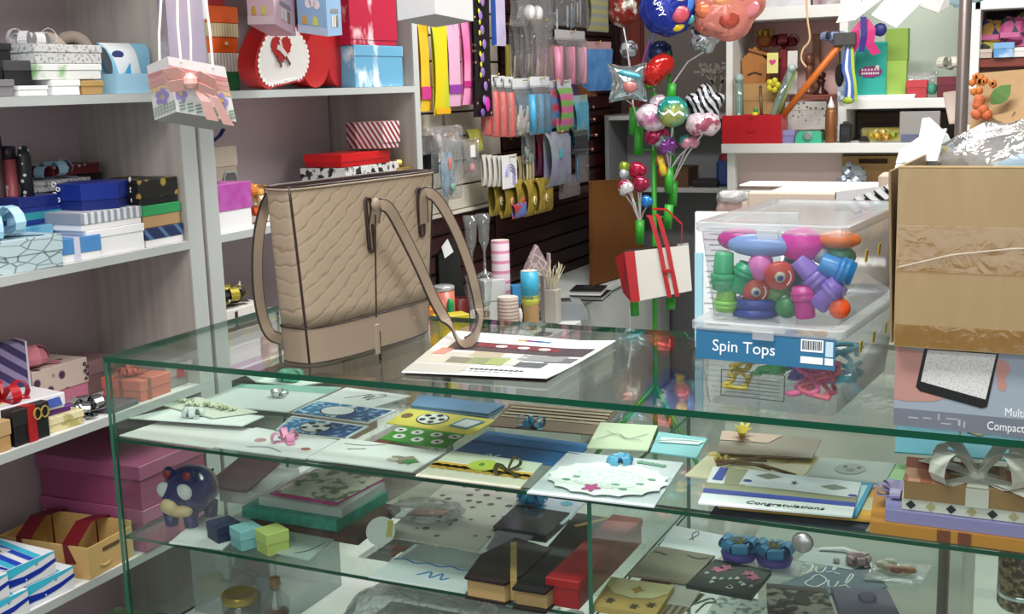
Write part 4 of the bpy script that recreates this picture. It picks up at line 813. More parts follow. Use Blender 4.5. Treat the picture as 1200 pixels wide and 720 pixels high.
PLD = P('stripe', '#d6c9d2', '#c77f9c', 9, .78, .4, rot=(0, H, 0), soft=.03)
roll('gift_wrap_roll', 'tall white gift wrap roll with pink plaid bands standing on the ledge', (-0.255,2.127,0.626), .032, .30, PLD)
roll('ribbon_spool', 'short fat spool of white ribbon with a pink and grey check', (-0.178,2.015,0.626), .036, .125, P('stripe', '#b9aaa2', '#8a7268', 26, .72, .5, rot=(0, H, 0), soft=.05))
roll('cardboard_tube', 'cyan and kraft cardboard tube with a yellow ring', (-0.142,2.116,0.626), .030, .20, M('#a9885a', .6)); 
t = thing('ribbon_reel', 'small green and cream reels stacked behind the spool', 'reel', (-0.281,2.027,0.626)); 
for k_ in range(6): B().lathe([(.02, .018 * k_), (.026, .018 * k_ + .002), (.026, .018 * k_ + .013), (.02, .018 * k_ + .016)], n=16).build('reel', M(('#b9a98a', '#6f8a5a', '#c2b59a', '#8a7a4a', '#bdb5a2', '#5f7a5f')[k_], .5), t)
t = [o for o in bpy.data.objects if o.name.startswith('cardboard_tube')][0]
for z0, z1, c_ in ((.105, .20, '#38a3c6'), (.085, .118, '#c9cc4a')): B().lathe([(.0306, z0), (.0306, z1)], n=20).build('printed_band', M(c_, .4), t, True)
t = thing('party_tin', 'coral tin with a green and violet blob print near the handbag strap', 'tin', (-0.339,1.864,0.626)); B().lathe([(.036, 0), (.036, .17)], n=22).build('can', M('#c5705f', .35), t, True); B().lathe([(.037, .168), (.037, .180), (.03, .183), (0, .184)], n=22).build('lid', M('#c9cccd', .2, .5), t, True)
b = B(); b.ball((.033, -.017, .115), (.014, .014, .03), 10); b.build('green_print', M('#1f8a4a', .4), t, True); B().ball((.030, -.022, .065), (.015, .013, .022), 10).build('violet_print', M('#5c2a8f', .4), t, True)
t = thing('candle', 'dark red pillar candle beside the coral tin', 'candle', (-0.306,1.917,0.626)); B().lathe([(.032, 0), (.033, .02), (.032, .13), (.028, .134), (0, .130)], n=20).build('wax', M('#5f1a18', .35), t, True); B().tube([(0, 0, .13), (.002, 0, .142)], .001, 5).build('wick', M('#2a2320', .7), t)
t = thing('party_hat_bag', 'tall black pointed bag with white polka dots behind the coral tin', 'bag', (-0.401,2.036,0.626), (0, 0, .9)); DOT = P('dots', '#d8d8d8', '#121214', 16, .26, .5, soft=.02)
B().add([(-.055, -.02, 0), (.055, -.02, 0), (.055, .02, 0), (-.055, .02, 0), (-.05, -.016, .26), (.02, -.004, .33), (.02, .004, .33), (-.05, .016, .26)], [(3, 2, 1, 0), (0, 1, 5, 4), (1, 2, 6, 5), (2, 3, 7, 6), (3, 0, 4, 7), (4, 5, 6, 7)]).build('bag', DOT, t)
B().slab([(-.03, -.020, .25), (.005, -.016, .27), (-.012, -.008, .315), (-.038, -.014, .29)], .0006).build('white_tag', M('#d6d6d6', .5), t)
CLR = GL('#f4f6f6', .10, .10, '#dfe3e4', .0, .08)
for i, px in enumerate(((-0.258,1.918,0.626), (-0.242,1.98,0.626))):
    for k_ in range(2):
        t = thing('champagne_flute', ('clear plastic flute standing left of the plaid roll', 'clear plastic flute nearest the plaid roll', 'upside-down flute stacked on the left one', 'upside-down flute stacked beside the plaid roll')[i + 2 * k_], 'glass', V(px) + V((0, 0, .0 if not k_ else .205)))
        pr_ = [(.026, .0), (.024, .003), (.005, .012), (.004, .07), (.006, .085), (.016, .11), (.020, .16), (.024, .203)]
        B().lathe(pr_, n=14).build('bowl', CLR, t, True); B().lathe([(.0265, 0), (.0265, .002)], n=14).build('foot', CLR, t)
t = thing('lace_house', 'white lace house-shaped ornament standing near the dark planks', 'ornament', (-0.181,2.261,0.626), (0, 0, .9)); LACE = P('cell', '#c9bfbe', '#8d7a7a', 40, .05, .6, soft=.05)
B().prism([(-.045, 0), (.045, 0), (.045, .19), (.0, .27), (-.045, .19)], -.012, .012, T=FX).build('house', LACE, t); B().box((.05, 0, .20), (.006, .02, .07), .001).build('chimney', M('#b9a9a9', .6), t)
t = thing('pampas_bunch', 'cream feathery dried grass in a pale box beside the lace house', 'dried grass', (-0.11,2.234,0.626)); r = random.Random(4); b = B()
for i in range(26): a = r.uniform(0, 6.28); b.tube([(0, 0, .08), (.025 * math.cos(a), .025 * math.sin(a), .16), (.07 * math.cos(a) * r.random(), .07 * math.sin(a), .19 + .03 * r.random())], [.002, .003, .0006], 4)
b.build('plumes', M('#c2b79c', .8), t); t2 = B().box((0, 0, .06), (.05, .04, .12), .003).build('box', M('#a9a29a', .6), t)
t = thing('price_stand', 'thin grey metal strip standing in front of the lace house', 'stand', (-0.059,2.037,0.626)); B().box((0, 0, .10), (.012, .006, .20), .001).build('strip', M('#7d8385', .3, .6), t); B().box((0, 0, .002), (.05, .05, .004), .001).build('foot', M('#7d8385', .3, .6), t)
t = thing('label_printer', 'grey rounded machine with a dark slot on the ledge', 'machine', (-0.1,2.335,0.626), (0, 0, .5)); B().prism([(-.07, 0), (.07, 0), (.07, .03), (.055, .055), (.02, .062), (-.07, .062)], -.06, .06, T=FX).build('housing', M('#7f8688', .4), t); B().box((-.02, 0, .063), (.07, .06, .004), .001).build('slot', M('#2c3032', .4), t)
t = thing('black_bird_figure', 'small black and white figurine in front of the cyan tube', 'figurine', (-0.172,2.091,0.626)); B().ball((0, 0, .045), (.018, .016, .045), 12).build('body', BLACK, t, True); B().ball((.008, -.012, .05), (.010, .008, .028), 10).build('belly', M('#d3d0cd', .5), t, True)
shf = lambda lb, p, w_, d_, h_, c_: gift_box(lb, p, .9, w_, d_, h_, M(c_, .5), M(c_, .4))
shf('small sky blue box behind the cyan tube', (-0.245,2.225,0.626), .05, .04, .13, '#3a86b8'); shf('orange carton seen through the counter glass next to the handbag', (-0.249,1.603,0.626), .06, .06, .16, '#c9772f'); shf('yellow carton seen through the counter glass under the strap', (-0.157,1.572,0.626), .10, .06, .15, '#c2b02c'); shf('pale grey box behind the flutes', (-0.276,2.09,0.626), .08, .06, .17, '#c2c4c4')
# ================================================================ goods hanging on hooks
CELLO = GL('#f6f6f6', .16, .15, '#e2e4e6', .9, .1); 
def hook(p, L_=.14, lb='brass display hook on the slatted wall', vis=True):
    lb = ' '.join(lb.split()[:16]).rstrip(',')
    t = thing('display_hook', lb, 'hook', (SX + .0, p[1], p[2]), (0, 0, 0), 'brass hooks on the slatted wall'); B().tube([(0, 0, 0), (L_, 0, 0), (L_ + .006, 0, .012)], .0022, 6).build('rod', BRASS, t, True); B().box((.002, 0, 0), (.004, .02, .03), .001).build('plate', BRASS, t)
def packet(label, tl, br, X_, mats, n=1, th=.012, header=None, name='party_packet', cat='packet', contents=None, twist=0):
    """flat hanging packet between top-left and bottom-right points on the plane x = X_"""
    tl, br = V(tl), V(br); w_, h_ = br.y - tl.y, tl.z - br.z; t = thing(name, label, cat, (X_, (tl.y + br.y) / 2, br.z), (0, 0, H + twist))
    pillow(w_, h_ * (.86 if header else 1), th).build('bag', mats, t, True, loc=(0, 0, h_ * (.43 if header else .5)))
    if header: B().box((0, 0, h_ * .91), (w_ * .9, .0015, h_ * .18)).build('header_card', header, t)
    if contents: contents(t, w_, h_)
    return t

def PK(lb, tl, br, mats, th=.012, header=None, contents=None, name='party_packet', cat='packet', twist=0, hk=True):
    t = packet(lb, tl, br, tl[0], mats, 1, th, header, name, cat, contents, twist)
    if hk: hook(((tl[0]), (tl[1] + br[1]) / 2, tl[2] - .008), tl[0] - SX + .02, 'brass hook carrying the ' + lb)
    return t
YEL = P('noise', '#d9a21f', '#e0bd3c', 12, .5, .3, soft=.2); YG = P('wave', '#d2c21f', '#8fbf3a', 1.4, .6, .3, soft=.4); PKL = P('grad', '#d8a6c2', '#cfa3c6', 1, .5, .25); PKH = P('noise', '#d6478f', '#e59ac0', 7, .5, .25, soft=.2)
def band(c_, z_, hh): return lambda t, w_, h_: B().box((0, -.0075, h_ * z_), (w_ * .9, .001, h_ * hh)).build('printed_band', M(c_, .3), t)
PK('orange yellow party bag hanging next to the shelving upright', (-0.41,1.886,1.668), (-0.41,1.957,1.374), YEL, .01, None, band('#c0397f', .2, .14))
PK('yellow to green party bag, longest of the row by the upright', (-0.39,1.94,1.664), (-0.39,2.049,1.36), YG, .012, None, band('#d9a01c', .04, .06))
PK('pale pink party bag with a violet band', (-0.4,2.057,1.674), (-0.4,2.157,1.385), PKL, .01, None, band('#8a3a9a', .2, .1))
PK('hot pink party bag with a dark pink band', (-0.39,2.143,1.682), (-0.39,2.281,1.388), PKH, .012, None, band('#b52f7d', .24, .07))
def scal(t, w_, h_):
    b = B()
    for k_ in range(9): b.ball((-.006 + .012 * math.sin(k_ * 1.9), -.010, h_ * (.12 + .1 * k_)), (.015, .003, .017), 10)
    b.build('violet_scallop', M('#8d6cae', .4), t, True)
    b = B()
    for k_ in range(10): b.ball((-.026 + .004 * (k_ % 2), -.009, h_ * (.3 + .075 * k_)), (.008, .002, .010), 8)
    b.build('lime_rim', M('#c6d22f', .4), t, True); B().ball((.012, -.012, h_ * .09), (.018, .004, .026), 10).build('magenta_heart', M('#c32fa0', .35), t, True); B().ball((-.025, -.011, h_ * .03), (.015, .004, .015), 10).build('violet_dot', M('#6a4a9a', .35), t, True)
PK('black dotted party banner with violet scallops and a magenta heart', (-0.37,2.184,1.823), (-0.37,2.339,1.344), P('dots', '#c98d6a', '#141013', 34, .2, .4), .008, None, scal)
PK('lilac packet with a blue side edge at the top of the slatted wall', (-0.4,2.415,1.826), (-0.4,2.525,1.592), P('noise', '#b9a9cf', '#c9c3da', 14, .5, .2, soft=.2), .012, None, lambda t, w_, h_: B().box((-w_ * .46, -.004, h_ * .5), (w_ * .14, .012, h_ * .98)).build('blue_edge', M('#1f4a9a', .3), t))
def stuffn(cols, n, r_, seed, sp=.8, long=1, dirz=.2):
    def f(t, w_, h_):
        r = random.Random(seed)
        for k_ in range(n):
            x = (r.random() - .5) * w_ * .62; z = h_ * (.12 + sp * r.random() * .62); o = B()
            if long > 1: o.tube([(x - dirz * r_ * long * .3, -.002, z - r_ * long * .5), (x + dirz * r_ * long * .3, -.002, z + r_ * long * .5)], r_, 8)
            else: o.ball((x, 0, z), r_, 10)
            o.build('content_piece', M(cols[k_ % len(cols)], .4), t, True)
    return f
def cyls(col, n, r_, lab='candle'):
    def f(t, w_, h_):
        for k_ in range(n):
            x = w_ * (-.36 + .72 * (k_ / max(1, n - 1))); B().lathe([(r_, h_ * .02), (r_, h_ * .70)], (x, .0, 0), 12).build(lab, M(col[k_ % len(col)], .4), t, True)
    return f
HD = M('#cfd2d4', .5); HD2 = M('#c6cdd3', .5)
PK('clear bag with two white fluffy pompoms at the top of the slatted wall', (-0.36,2.477,1.795), (-0.36,2.89,1.662), CELLO, .03, None, lambda t, w_, h_: [B().ball((x, -.004, h_ * .4), (.03, .02, .03), 14).build('pompom', P('noise', '#e2e0e0', '#c6c2c4', 60, .5, .9, soft=.3), t, True) for x in (-.035, .035)], hk=False)
for i, (tl, br, lb) in enumerate((((-0.4,2.561,1.685), (-0.4,2.707,1.474), 'leftmost'), ((-0.37,2.594,1.691), (-0.37,2.752,1.466), 'second'), ((-0.34,2.62,1.691), (-0.34,2.815,1.458), 'rightmost'))):
    PK(f'clear bag of thin tan sticks, {lb} of three above the candles', tl, br, CELLO, .022, None, stuffn(('#8d7a66', '#a9967e', '#6d5c50', '#b9a68a'), 8, .0035, i + 5, .3, 22, .25 + .1 * i))
PK('yellow strip packet between the tan stick bags and the candles', (-0.43,2.581,1.601), (-0.43,2.632,1.475), M('#b3a24a', .35), .006, hk=False)
PK('bag of silver plastic forks at the top of the hooks', (-0.36,2.817,1.846), (-0.36,3.252,1.676), CELLO, .03, None, stuffn(('#b9bcc2', '#8d9096', '#d2d4d8', '#7c8896'), 12, .004, 2, .5, 20, .1))
PK('clear bag with a violet blue edge beside the silver forks', (-0.42,2.887,1.841), (-0.42,2.996,1.688), M('#8d93a8', .3), .012, hk=False)
PK('yellow and grey packet at the right end of the top hooks', (-0.37,3.257,1.861), (-0.37,3.51,1.665), P('stripe', '#b9b37a', '#9fa3a0', 9, .5, .3, rot=(0, H, 0), soft=.1), .02, M('#c9cccc', .4))
PK('clear packet of pink paper cups with a gathered top', (-0.33,2.803,1.658), (-0.33,3.147,1.444), CELLO, .035, M('#b9b6b8', .4), cyls(('#d68aa8', '#cf7f9f', '#dc9ab4'), 3, .019, 'paper_cup'))
PK('narrow yellow packet left of the pink cups', (-0.4,2.928,1.605), (-0.4,3.007,1.471), M('#b99a3c', .35), .01, hk=False)
PK('blue packet hanging at the right end below the yellow one', (-0.36,3.183,1.622), (-0.36,3.463,1.415), P('noise', '#3f6fa8', '#5c8fc6', 16, .5, .25, soft=.2), .025, M('#b58f93', .4), twist=-.2)
for i, (tl, br) in enumerate((((-0.4,2.308,1.488), (-0.4,2.381,1.275)), ((-0.385,2.339,1.488), (-0.385,2.414,1.267)), ((-0.37,2.37,1.484), (-0.37,2.447,1.266)), ((-0.36,2.413,1.481), (-0.36,2.499,1.263)))):
    def tube_(t, w_, h_): B().lathe([(.017, 0), (.0195, .004), (.0195, h_ * .72), (.016, h_ * .74)], n=14).build('paper_roll', M('#bb5a55', .45), t, True); B().box((0, -.004, h_ * .93), (.006, .0012, h_ * .06)).build('hang_hole', M('#2a2c2e', .5), t)
    PK(f'coral rolled crepe paper with a white header card, {("first", "second", "third", "fourth")[i]} from the left', tl, br, CELLO, .03, HD, tube_, 'crepe_roll', 'crepe roll', hk=(i == 1))
PK('cellophane bag of pastel candy-striped sticks', (-0.35,2.456,1.474), (-0.35,2.654,1.262), CELLO, .03, HD, stuffn(('#cfa6a0', '#b9b49a', '#d2c3b5', '#b98d8d', '#c9c8a8'), 12, .006, 4, .5, 9, .6))
PK('sky blue paper straw bundle with a white header', (-0.33,2.569,1.479), (-0.33,2.763,1.263), CELLO, .035, M('#d9dde0', .4), cyls(('#3f9bc6', '#4aa6cf', '#3b92bd'), 3, .014, 'straw_bundle'))
RBW = P('stripe', '#c44a62', '#5a8ac2', 5.5, .5, .4, rot=(0, H, 0), soft=.4)
PK('narrow bag of rainbow-banded candles', (-0.34,2.765,1.465), (-0.34,2.864,1.278), RBW, .02, HD2); PK('wider bag of rainbow-banded candles with pink ends', (-0.32,2.802,1.464), (-0.32,2.956,1.263), P('stripe', '#cf6a9c', '#79b55f', 6.5, .55, .4, rot=(0, H, 0), soft=.35), .025, HD2)
PK('narrow violet packet behind the rainbow candles', (-0.36,3.026,1.45), (-0.36,3.109,1.281), M('#5a3a72', .35), .014, hk=False)
PK('teal comb-shaped packet with a pale header', (-0.31,2.939,1.402), (-0.31,3.105,1.215), P('noise', '#3f86a6', '#6fb0c6', 20, .5, .3, soft=.2), .018, M('#8fb0b5', .4))
# lower rows
def sandals(t, w_, h_):
    for x in (-.03, .018): B().ball((x, -.004 + x * .1, h_ * .40), (.026, .010, h_ * .34), 12).build('sandal', P('noise', '#5a86a8', '#8fb2c6', 26, .5, .4, soft=.2), t, True)
    B().ball((-.012, -.018, h_ * .55), (.013, .004, .024), 8).build('coral_print', M('#c2685c', .4), t, True); B().ball((.008, -.017, h_ * .2), (.018, .004, .014), 8).build('green_print', M('#6f9a8a', .4), t, True)
PK('clear bag of pale blue children\'s sandals, front one of the left hook', (-0.34,1.836,1.301), (-0.34,2.012,1.083), CELLO, .04, None, sandals, 'sandal_packet')
PK('black-backed packet behind the blue sandals', (-0.42,1.899,1.294), (-0.42,1.975,1.176), M('#2c2e30', .4), .012, hk=False); PK('second dark packet behind the blue sandals', (-0.4,1.909,1.293), (-0.4,1.974,1.168), M('#47494a', .4), .012, hk=False)
PK('clear gathered plastic on top of the sandal bags', (-0.37,1.825,1.324), (-0.37,2.082,1.238), CELLO, .05, hk=False)
PK('clear packet with pink flowers and a white price card', (-0.36,2.053,1.274), (-0.36,2.196,1.142), CELLO, .025, None, lambda t, w_, h_: [B().box((0, -.014, h_ * .68), (.035, .0012, .04)).build('price_card', M('#d8d8d6', .5), t), B().ball((.005, -.006, h_ * .25), (.022, .008, .018), 8).build('pink_flower', M('#b9827f', .5), t, True), B().ball((-.02, -.004, h_ * .35), (.012, .006, .03), 8).build('dark_leaf', M('#5f5a5a', .5), t, True)])
PK('olive packet behind the price card', (-0.42,2.221,1.301), (-0.42,2.348,1.222), M('#a3a24a', .4), .012, hk=False)
for i in range(5):
    tl, br = (((-0.42,2.333,1.205), (-0.42,2.38,1.093)), ((-0.41,2.354,1.203), (-0.41,2.402,1.088)), ((-0.4,2.376,1.199), (-0.4,2.424,1.086)), ((-0.39,2.398,1.197), (-0.39,2.447,1.084)), ((-0.375,2.409,1.197), (-0.375,2.534,1.074)))[i]
    if i < 4: packet(f'thin white carded packet, {("first", "second", "third", "fourth")[i]} of the row behind the rainbow card', tl, br, tl[0], P('stripe', '#c9c6bf', '#6d4f3a', 5, .82, .5, rot=(0, 0, 0), soft=.05), 1, .010, None, 'carded_packet', 'packet')
    else:
        t = thing('carded_packet', 'white card with a pastel rainbow print, front of the hook', 'packet', (tl[0], (tl[1] + br[1]) / 2, br[2]), (0, 0, H)); w_, h_ = br[1] - tl[1], tl[2] - br[2]
        B().box((0, 0, h_ / 2), (w_, .003, h_), .0006).build('card', M('#dcdcda', .5), t)
        for k_, c_ in enumerate(('#7f86c9', '#c97fb0', '#7fb0d2')): B().strip(arc((0.0, -.0024, h_ * .36), (w_ * (.34 - .08 * k_), 0, 0), (0, 0, w_ * (.36 - .08 * k_)), 0, PI, 9) , .0075, (0, -1, 0), .0004).build('rainbow_band', M(c_, .5), t); B().box((w_ * (.34 - .08 * k_), -.002, h_ * .22), (.0075, .0006, h_ * .28)).build('rainbow_leg', M(c_, .5), t)
        hook(((tl[0]), (tl[1] + br[1]) / 2, tl[2] - .008), .15, 'brass hook carrying the white card with a pastel rainbow print')
GLD = P('noise', '#7d6a24', '#c2a94e', 34, .5, .28, metal=.25, soft=.25); WGD = P('stripe', '#cfc7ab', '#8f7a34', 9, .7, .35, soft=.1)
for i, (tl, br) in enumerate((((-0.39,2.558,1.184), (-0.39,2.628,1.078)), ((-0.375,2.579,1.189), (-0.375,2.706,1.072)))): packet(f'cream and gold candle packet {("half hidden behind", "in front on")[i]} the hook right of the rainbow card', tl, br, tl[0], WGD, 1, .014, None, 'candle_packet', 'packet', None, .1)
for i, (tl, br) in enumerate((((-0.42,2.395,1.101), (-0.42,2.517,0.975)), ((-0.4,2.44,1.097), (-0.4,2.58,0.962)), ((-0.38,2.501,1.099), (-0.38,2.637,0.956)), ((-0.36,2.556,1.094), (-0.36,2.698,0.956)), ((-0.345,2.625,1.095), (-0.345,2.789,0.96)))):
    def num(t, w_, h_, i=i): B().tube([(.008 * math.cos(a) - .004, -.017, h_ * .42 + .014 * math.sin(a)) for a in [5.2 - .7 * k_ for k_ in range(9)]], .0035, 6).build('number_candle', M(('#d9cfa9', '#c9967a', '#b84a4a', '#d2c9a2', '#c9bf93')[i], .4), t, True)
    PK(f'gold cellophane packet with a number candle, {("first", "second", "third", "fourth", "fifth")[i]} from the left in the bottom row', tl, br, GLD, .028, None, num, 'candle_packet', hk=(i in (1, 3)))
PK('small blue and red printed packet under the gold ones', (-0.33,2.39,1.021), (-0.33,2.513,0.967), P('noise', '#a33a3a', '#4f6fb0', 30, .5, .4), .012, hk=False)
PK('red and violet packet left of the oval bag', (-0.37,2.69,1.26), (-0.37,2.812,1.1), P('noise', '#8f2f3a', '#4a3a5c', 18, .5, .3, soft=.2), .02)
PK('oval clear bag with a lilac and aqua pattern', (-0.33,2.698,1.266), (-0.33,2.942,1.055), P('noise', '#9fb5b0', '#8d7aa6', 11, .5, .25, soft=.2), .035, None, lambda t, w_, h_: B().box((-.008, -.02, h_ * .6), (.03, .001, .035)).build('aqua_card', M('#5ab0c2', .4), t))
PK('clear tube packet hanging over the gold candles', (-0.36,2.561,1.279), (-0.36,2.662,1.157), CELLO, .02, None, stuffn(('#8fa39d', '#6f8a86'), 4, .004, 3, .5, 8), hk=False)
PK('silver foil shape in a clear bag at the right of the oval bag', (-0.31,2.906,1.276), (-0.31,3.084,1.17), M('#aeb4b8', .15, .9), .025); PK('clear packet with a thin blue strip under the silver foil', (-0.32,2.98,1.197), (-0.32,3.122,1.047), CELLO, .015, None, cyls(('#2f6f9a',), 1, .004, 'strip'), hk=False)
PK('clear empty packet hanging below the oval bag', (-0.33,2.829,1.085), (-0.33,3.049,0.997), CELLO, .02, hk=False); PK('amber foil packet low under the blue one', (-0.38,3.083,1.443), (-0.38,3.389,1.391), M('#8a4f2c', .25, .3), .015, hk=False)

# ================================================================ far end: shelving, worktop, balloons
tag(B().box((0, 0, 0), (.62, .02, 1.45), .003).build('grey_partition', M('#6d655e', .6), None, loc=(-.07, 4.02, 1.15)), 'grey painted partition with a pale tree decal behind the balloons', 'partition')
gp = [o for o in bpy.data.objects if o.name == 'grey_partition'][0]; b = B(); r = random.Random(5); o0 = V((.055, -.011, .10))
def branch(p, d, L_, n):
    e = p + d * L_; b.strip([p, e], .004 + .003 * n, d.cross(V((0, 1, 0))), .0008)
    if n:
        for s_ in (-.55, .1, .6): branch(p + d * L_ * (.65 + .3 * r.random()), (Matrix.Rotation(s_ + .2 * r.random(), 3, 'Y') @ d), L_ * .62, n - 1)
    else:
        for k_ in range(3): b.ball(e + V((r.uniform(-.02, .02), 0, r.uniform(-.02, .02))), (.008, .0006, .006), 6)
branch(o0, V((0, 0, 1)), .14, 3); b.build('tree_decal', M('#a59c92', .6), gp)
t = thing('low_shelf', 'grey open shelf case with a white shelf behind the green balloon stand', 'shelf', (-.17, 3.86, 0))
for c_, d_, n_ in (((-.30, 0, .65), (.02, .26, 1.3), 'side'), ((.34, 0, .65), (.02, .26, 1.3), 'side'), ((.02, 0, .955), (.62, .26, .022), 'shelf'), ((.02, 0, 1.285), (.62, .26, .02), 'shelf'), ((.02, .125, .65), (.62, .01, 1.3), 'back')): B().box(c_, d_, .002).build(n_, M('#77787a' if n_ != 'shelf' else '#a9aaa8', .5), t)
gift_box('brown woven basket box on the white shelf behind the green stand', (-.17, 3.84, .967), 0, .17, .16, .09, M('#5a3c22', .7, 0, .4, 60), M('#4a3320', .7), lidh=.2); gift_box('dark flat tray beside the basket on the white shelf', (-.01, 3.84, .967), 0, .12, .16, .03, M('#1c1c20', .5), M('#26262a', .5))
t = thing('blue_bag', 'navy blue bag with red trim on the white shelf by the white post', 'bag', (.08, 3.85, .967), (0, 0, .2)); B().box((0, 0, .06), (.11, .08, .12), .012).build('body', M('#1f3a72', .5), t); B().ball((0, 0, .12), (.05, .04, .035), 12).build('top', M('#7a2a2a', .5), t, True)
FY = 3.3; PNK = M('#efc2bd', .6); PGR = M('#b7c2b4', .6); WHS = M('#d6d6d2', .45)
def fb(t, name, mat, tl, br, d, dy=0, bev=.002):
    tl, br = V(tl), V(br); c = V(((tl.x + br.x) / 2, tl.y + dy + d / 2, (tl.z + br.z) / 2)) - t.location
    return B().box(c, (abs(br.x - tl.x), d, abs(tl.z - br.z)), bev).build(name, mat, t)
t = thing('back_shelving', 'white shelving with a pink and a pale green bay above the white worktop', 'shelving', (.55, 3.5, 0))
fb(t, 'post', WHS, (0.215,3.3,1.894), (0.242,3.3,1.192), .34); fb(t, 'post', WHS, (0.663,3.3,1.864), (0.696,3.3,1.194), .34); fb(t, 'post', WHS, (1.111,3.3,1.834), (1.174,3.3,1.19), .34)
fb(t, 'shelf', WHS, (0.24,3.3,1.723), (0.667,3.3,1.675), .34); fb(t, 'shelf', WHS, (0.693,3.3,1.356), (1.13,3.3,1.318), .34)
fb(t, 'back_panel', PNK, (0.241,3.3,1.892), (0.675,3.3,1.194), .008, .34); fb(t, 'back_panel', PGR, (0.684,3.3,1.862), (1.133,3.3,1.191), .008, .34)
wt = thing('worktop', 'white worktop in front of the pink bay carrying craft supplies', 'worktop', (.6, 3.35, 0)); fb(wt, 'top_board', WHS, (0.218,3.22,1.191), (1.202,3.22,1.154), .42)
for a, c_ in (((0.232,3.26,1.154), (0.264,3.26,0.261)), ((1.133,3.26,1.152), (1.195,3.26,0.331))): fb(wt, 'leg', WHS, a, (c_[0], c_[1], 0), .04)
fb(wt, 'lower_shelf', WHS, (0.243,3.3,0.998), (1.136,3.3,0.991), .30); fb(wt, 'back_panel', M('#f3dcd6', .6), (0.209,3.45,1.142), (0.659,3.45,0.718), .01); B().box(V((.43, 3.4, .5)) - wt.location, (.40, .05, 1.0)).build('side_board', M('#c6b0a9', .6), wt)
LEV = [((0.409,3.22,1.19))[2] + .0006, ((0.722,3.3,1.355))[2] + .0006, ((0.384,3.3,1.716))[2] + .0006, ((1.211,3.32,1.497))[2] + .0006]
def far_box(lb, tl, br, d, base, lid, **k):
    tl, br = V(tl), V(br); br.z = min([z_ for z_ in LEV if abs(z_ - br.z) < .03] or [br.z], key=lambda z_: abs(z_ - br.z))
    return gift_box(lb, ((tl.x + br.x) / 2, tl.y + d / 2, br.z), 0, br.x - tl.x, d, tl.z - br.z, base, lid, **k)
far_box('kraft carton with a handle slot under the worktop', (0.663,3.42,1.129), (0.908,3.42,1.004), .1, KRAFT, M('#b5905c', .7), lidh=.35)
tb = [o for o in bpy.data.objects if o.name.startswith('gift_box')][-1]; B().box((0, -.0525, .105), (.11, .002, .018)).build('handle_slot', M('#3a2716', .8), tb)
tag(bow(B(), (0, 0, 0), .07, .022, 12, 0, .9, 3, up=(0, -1, .3)).build('silver_bow', M('#c3ccd6', .2, .8), None, loc=(0.722,3.36,1.042)), 'silver star bow in front of the kraft carton with the handle slot', 'bow')
# worktop items
t = thing('drawer_box', 'bright red drawer box full of tubes and pencils on the left end of the worktop', 'box', (V((0.216,3.24,1.19)) + V((0.455,3.24,1.188))) / 2 + V((0, .06, .001)))
w_ = (V((0.455,3.24,1.188)) - V((0.216,3.24,1.19))).x; RDB = M('#b3131f', .35)
for c_, d_ in (((0, -.058, .057), (w_, .004, .114)), ((0, .058, .057), (w_, .004, .114)), ((-w_ / 2 + .002, 0, .057), (.004, .112, .114)), ((w_ / 2 - .002, 0, .057), (.004, .112, .114)), ((0, 0, .002), (w_, .112, .004))): B().box(c_, d_, .001).build('panel', RDB, t)
for z_ in (.052, .108): B().strip(arc((0, -.0615, z_), (.018, 0, 0), (0, 0, -.006), 0, PI, 6), .003, (0, -1, 0), .002).build('finger_pull', M('#8d0d16', .4), t)
def stick(name, label, a, c_, r_, col, cat='tool', tip=None):
    a, c_ = V(a), V(c_); t = thing(name, label, cat, a); B().tube([(0, 0, 0), c_ - a], r_, 10).build('shaft', M(col, .4) if isinstance(col, str) else col, t, True)
    B().ball(c_ - a, r_ * 1.15, 8).build('tip', M(tip or '#3a3028', .4), t, True)
CT = GL('#dfeeea', .08, .25, '#9fb8b0', 0, .1)
stick('clear_tube', 'upright clear tube at the left of the red drawer box', (0.279,3.28,1.253), (0.274,3.28,1.45), .018, CT, 'tube', '#8fa5a0'); stick('clear_tube', 'clear tube leaning right out of the red drawer box', (0.378,3.29,1.217), (0.477,3.32,1.484), .016, CT, 'tube', '#a9b9b6')
stick('ruler', 'olive yellow ruler leaning beside the clear tube', (0.399,3.3,1.233), (0.492,3.33,1.477), .006, '#7f8a3a', 'ruler'); stick('pencil', 'brown pencil standing in the red drawer box', (0.372,3.27,1.252), (0.364,3.27,1.414), .006, '#5a4022', 'pencil')
stick('cleaning_brush', 'long orange handled brush with a dark grey head leaning to the right', (0.404,3.31,1.243), (0.677,3.24,1.567), .013, '#c4651c', 'brush')
t = [o for o in bpy.data.objects if o.name == 'cleaning_brush'][0]; B().box(V((0.697,3.23,1.585)) - t.location, (.085, .02, .05), .004, ).build('head', M('#3f3d3b', .5), t, rot=(0, 0, 0))
t = thing('marker', 'yellow marker lying in the red drawer box', 'marker', (0.34,3.27,1.286)); B().tube([(0, 0, -.02), (.004, 0, .03)], .012, 8).build('body', M('#c9c52a', .4), t, True); B().tube([(.004, 0, .03), (.005, 0, .045)], .009, 8).build('cap', M('#3a8a4a', .4), t, True)
LEAF = P('dots', '#4f5650', '#c9c3bc', 60, .30, .5, soft=.06)
far_box('box printed with dark leaves behind the copper bottle', (0.434,3.4,1.349), (0.6,3.4,1.237), .08, LEAF, LEAF, lidh=.3); far_box('lavender sponge block beside the red drawer box', (0.451,3.27,1.241), (0.502,3.27,1.187), .06, M('#7f7fae', .6), M('#8a8ab8', .6))
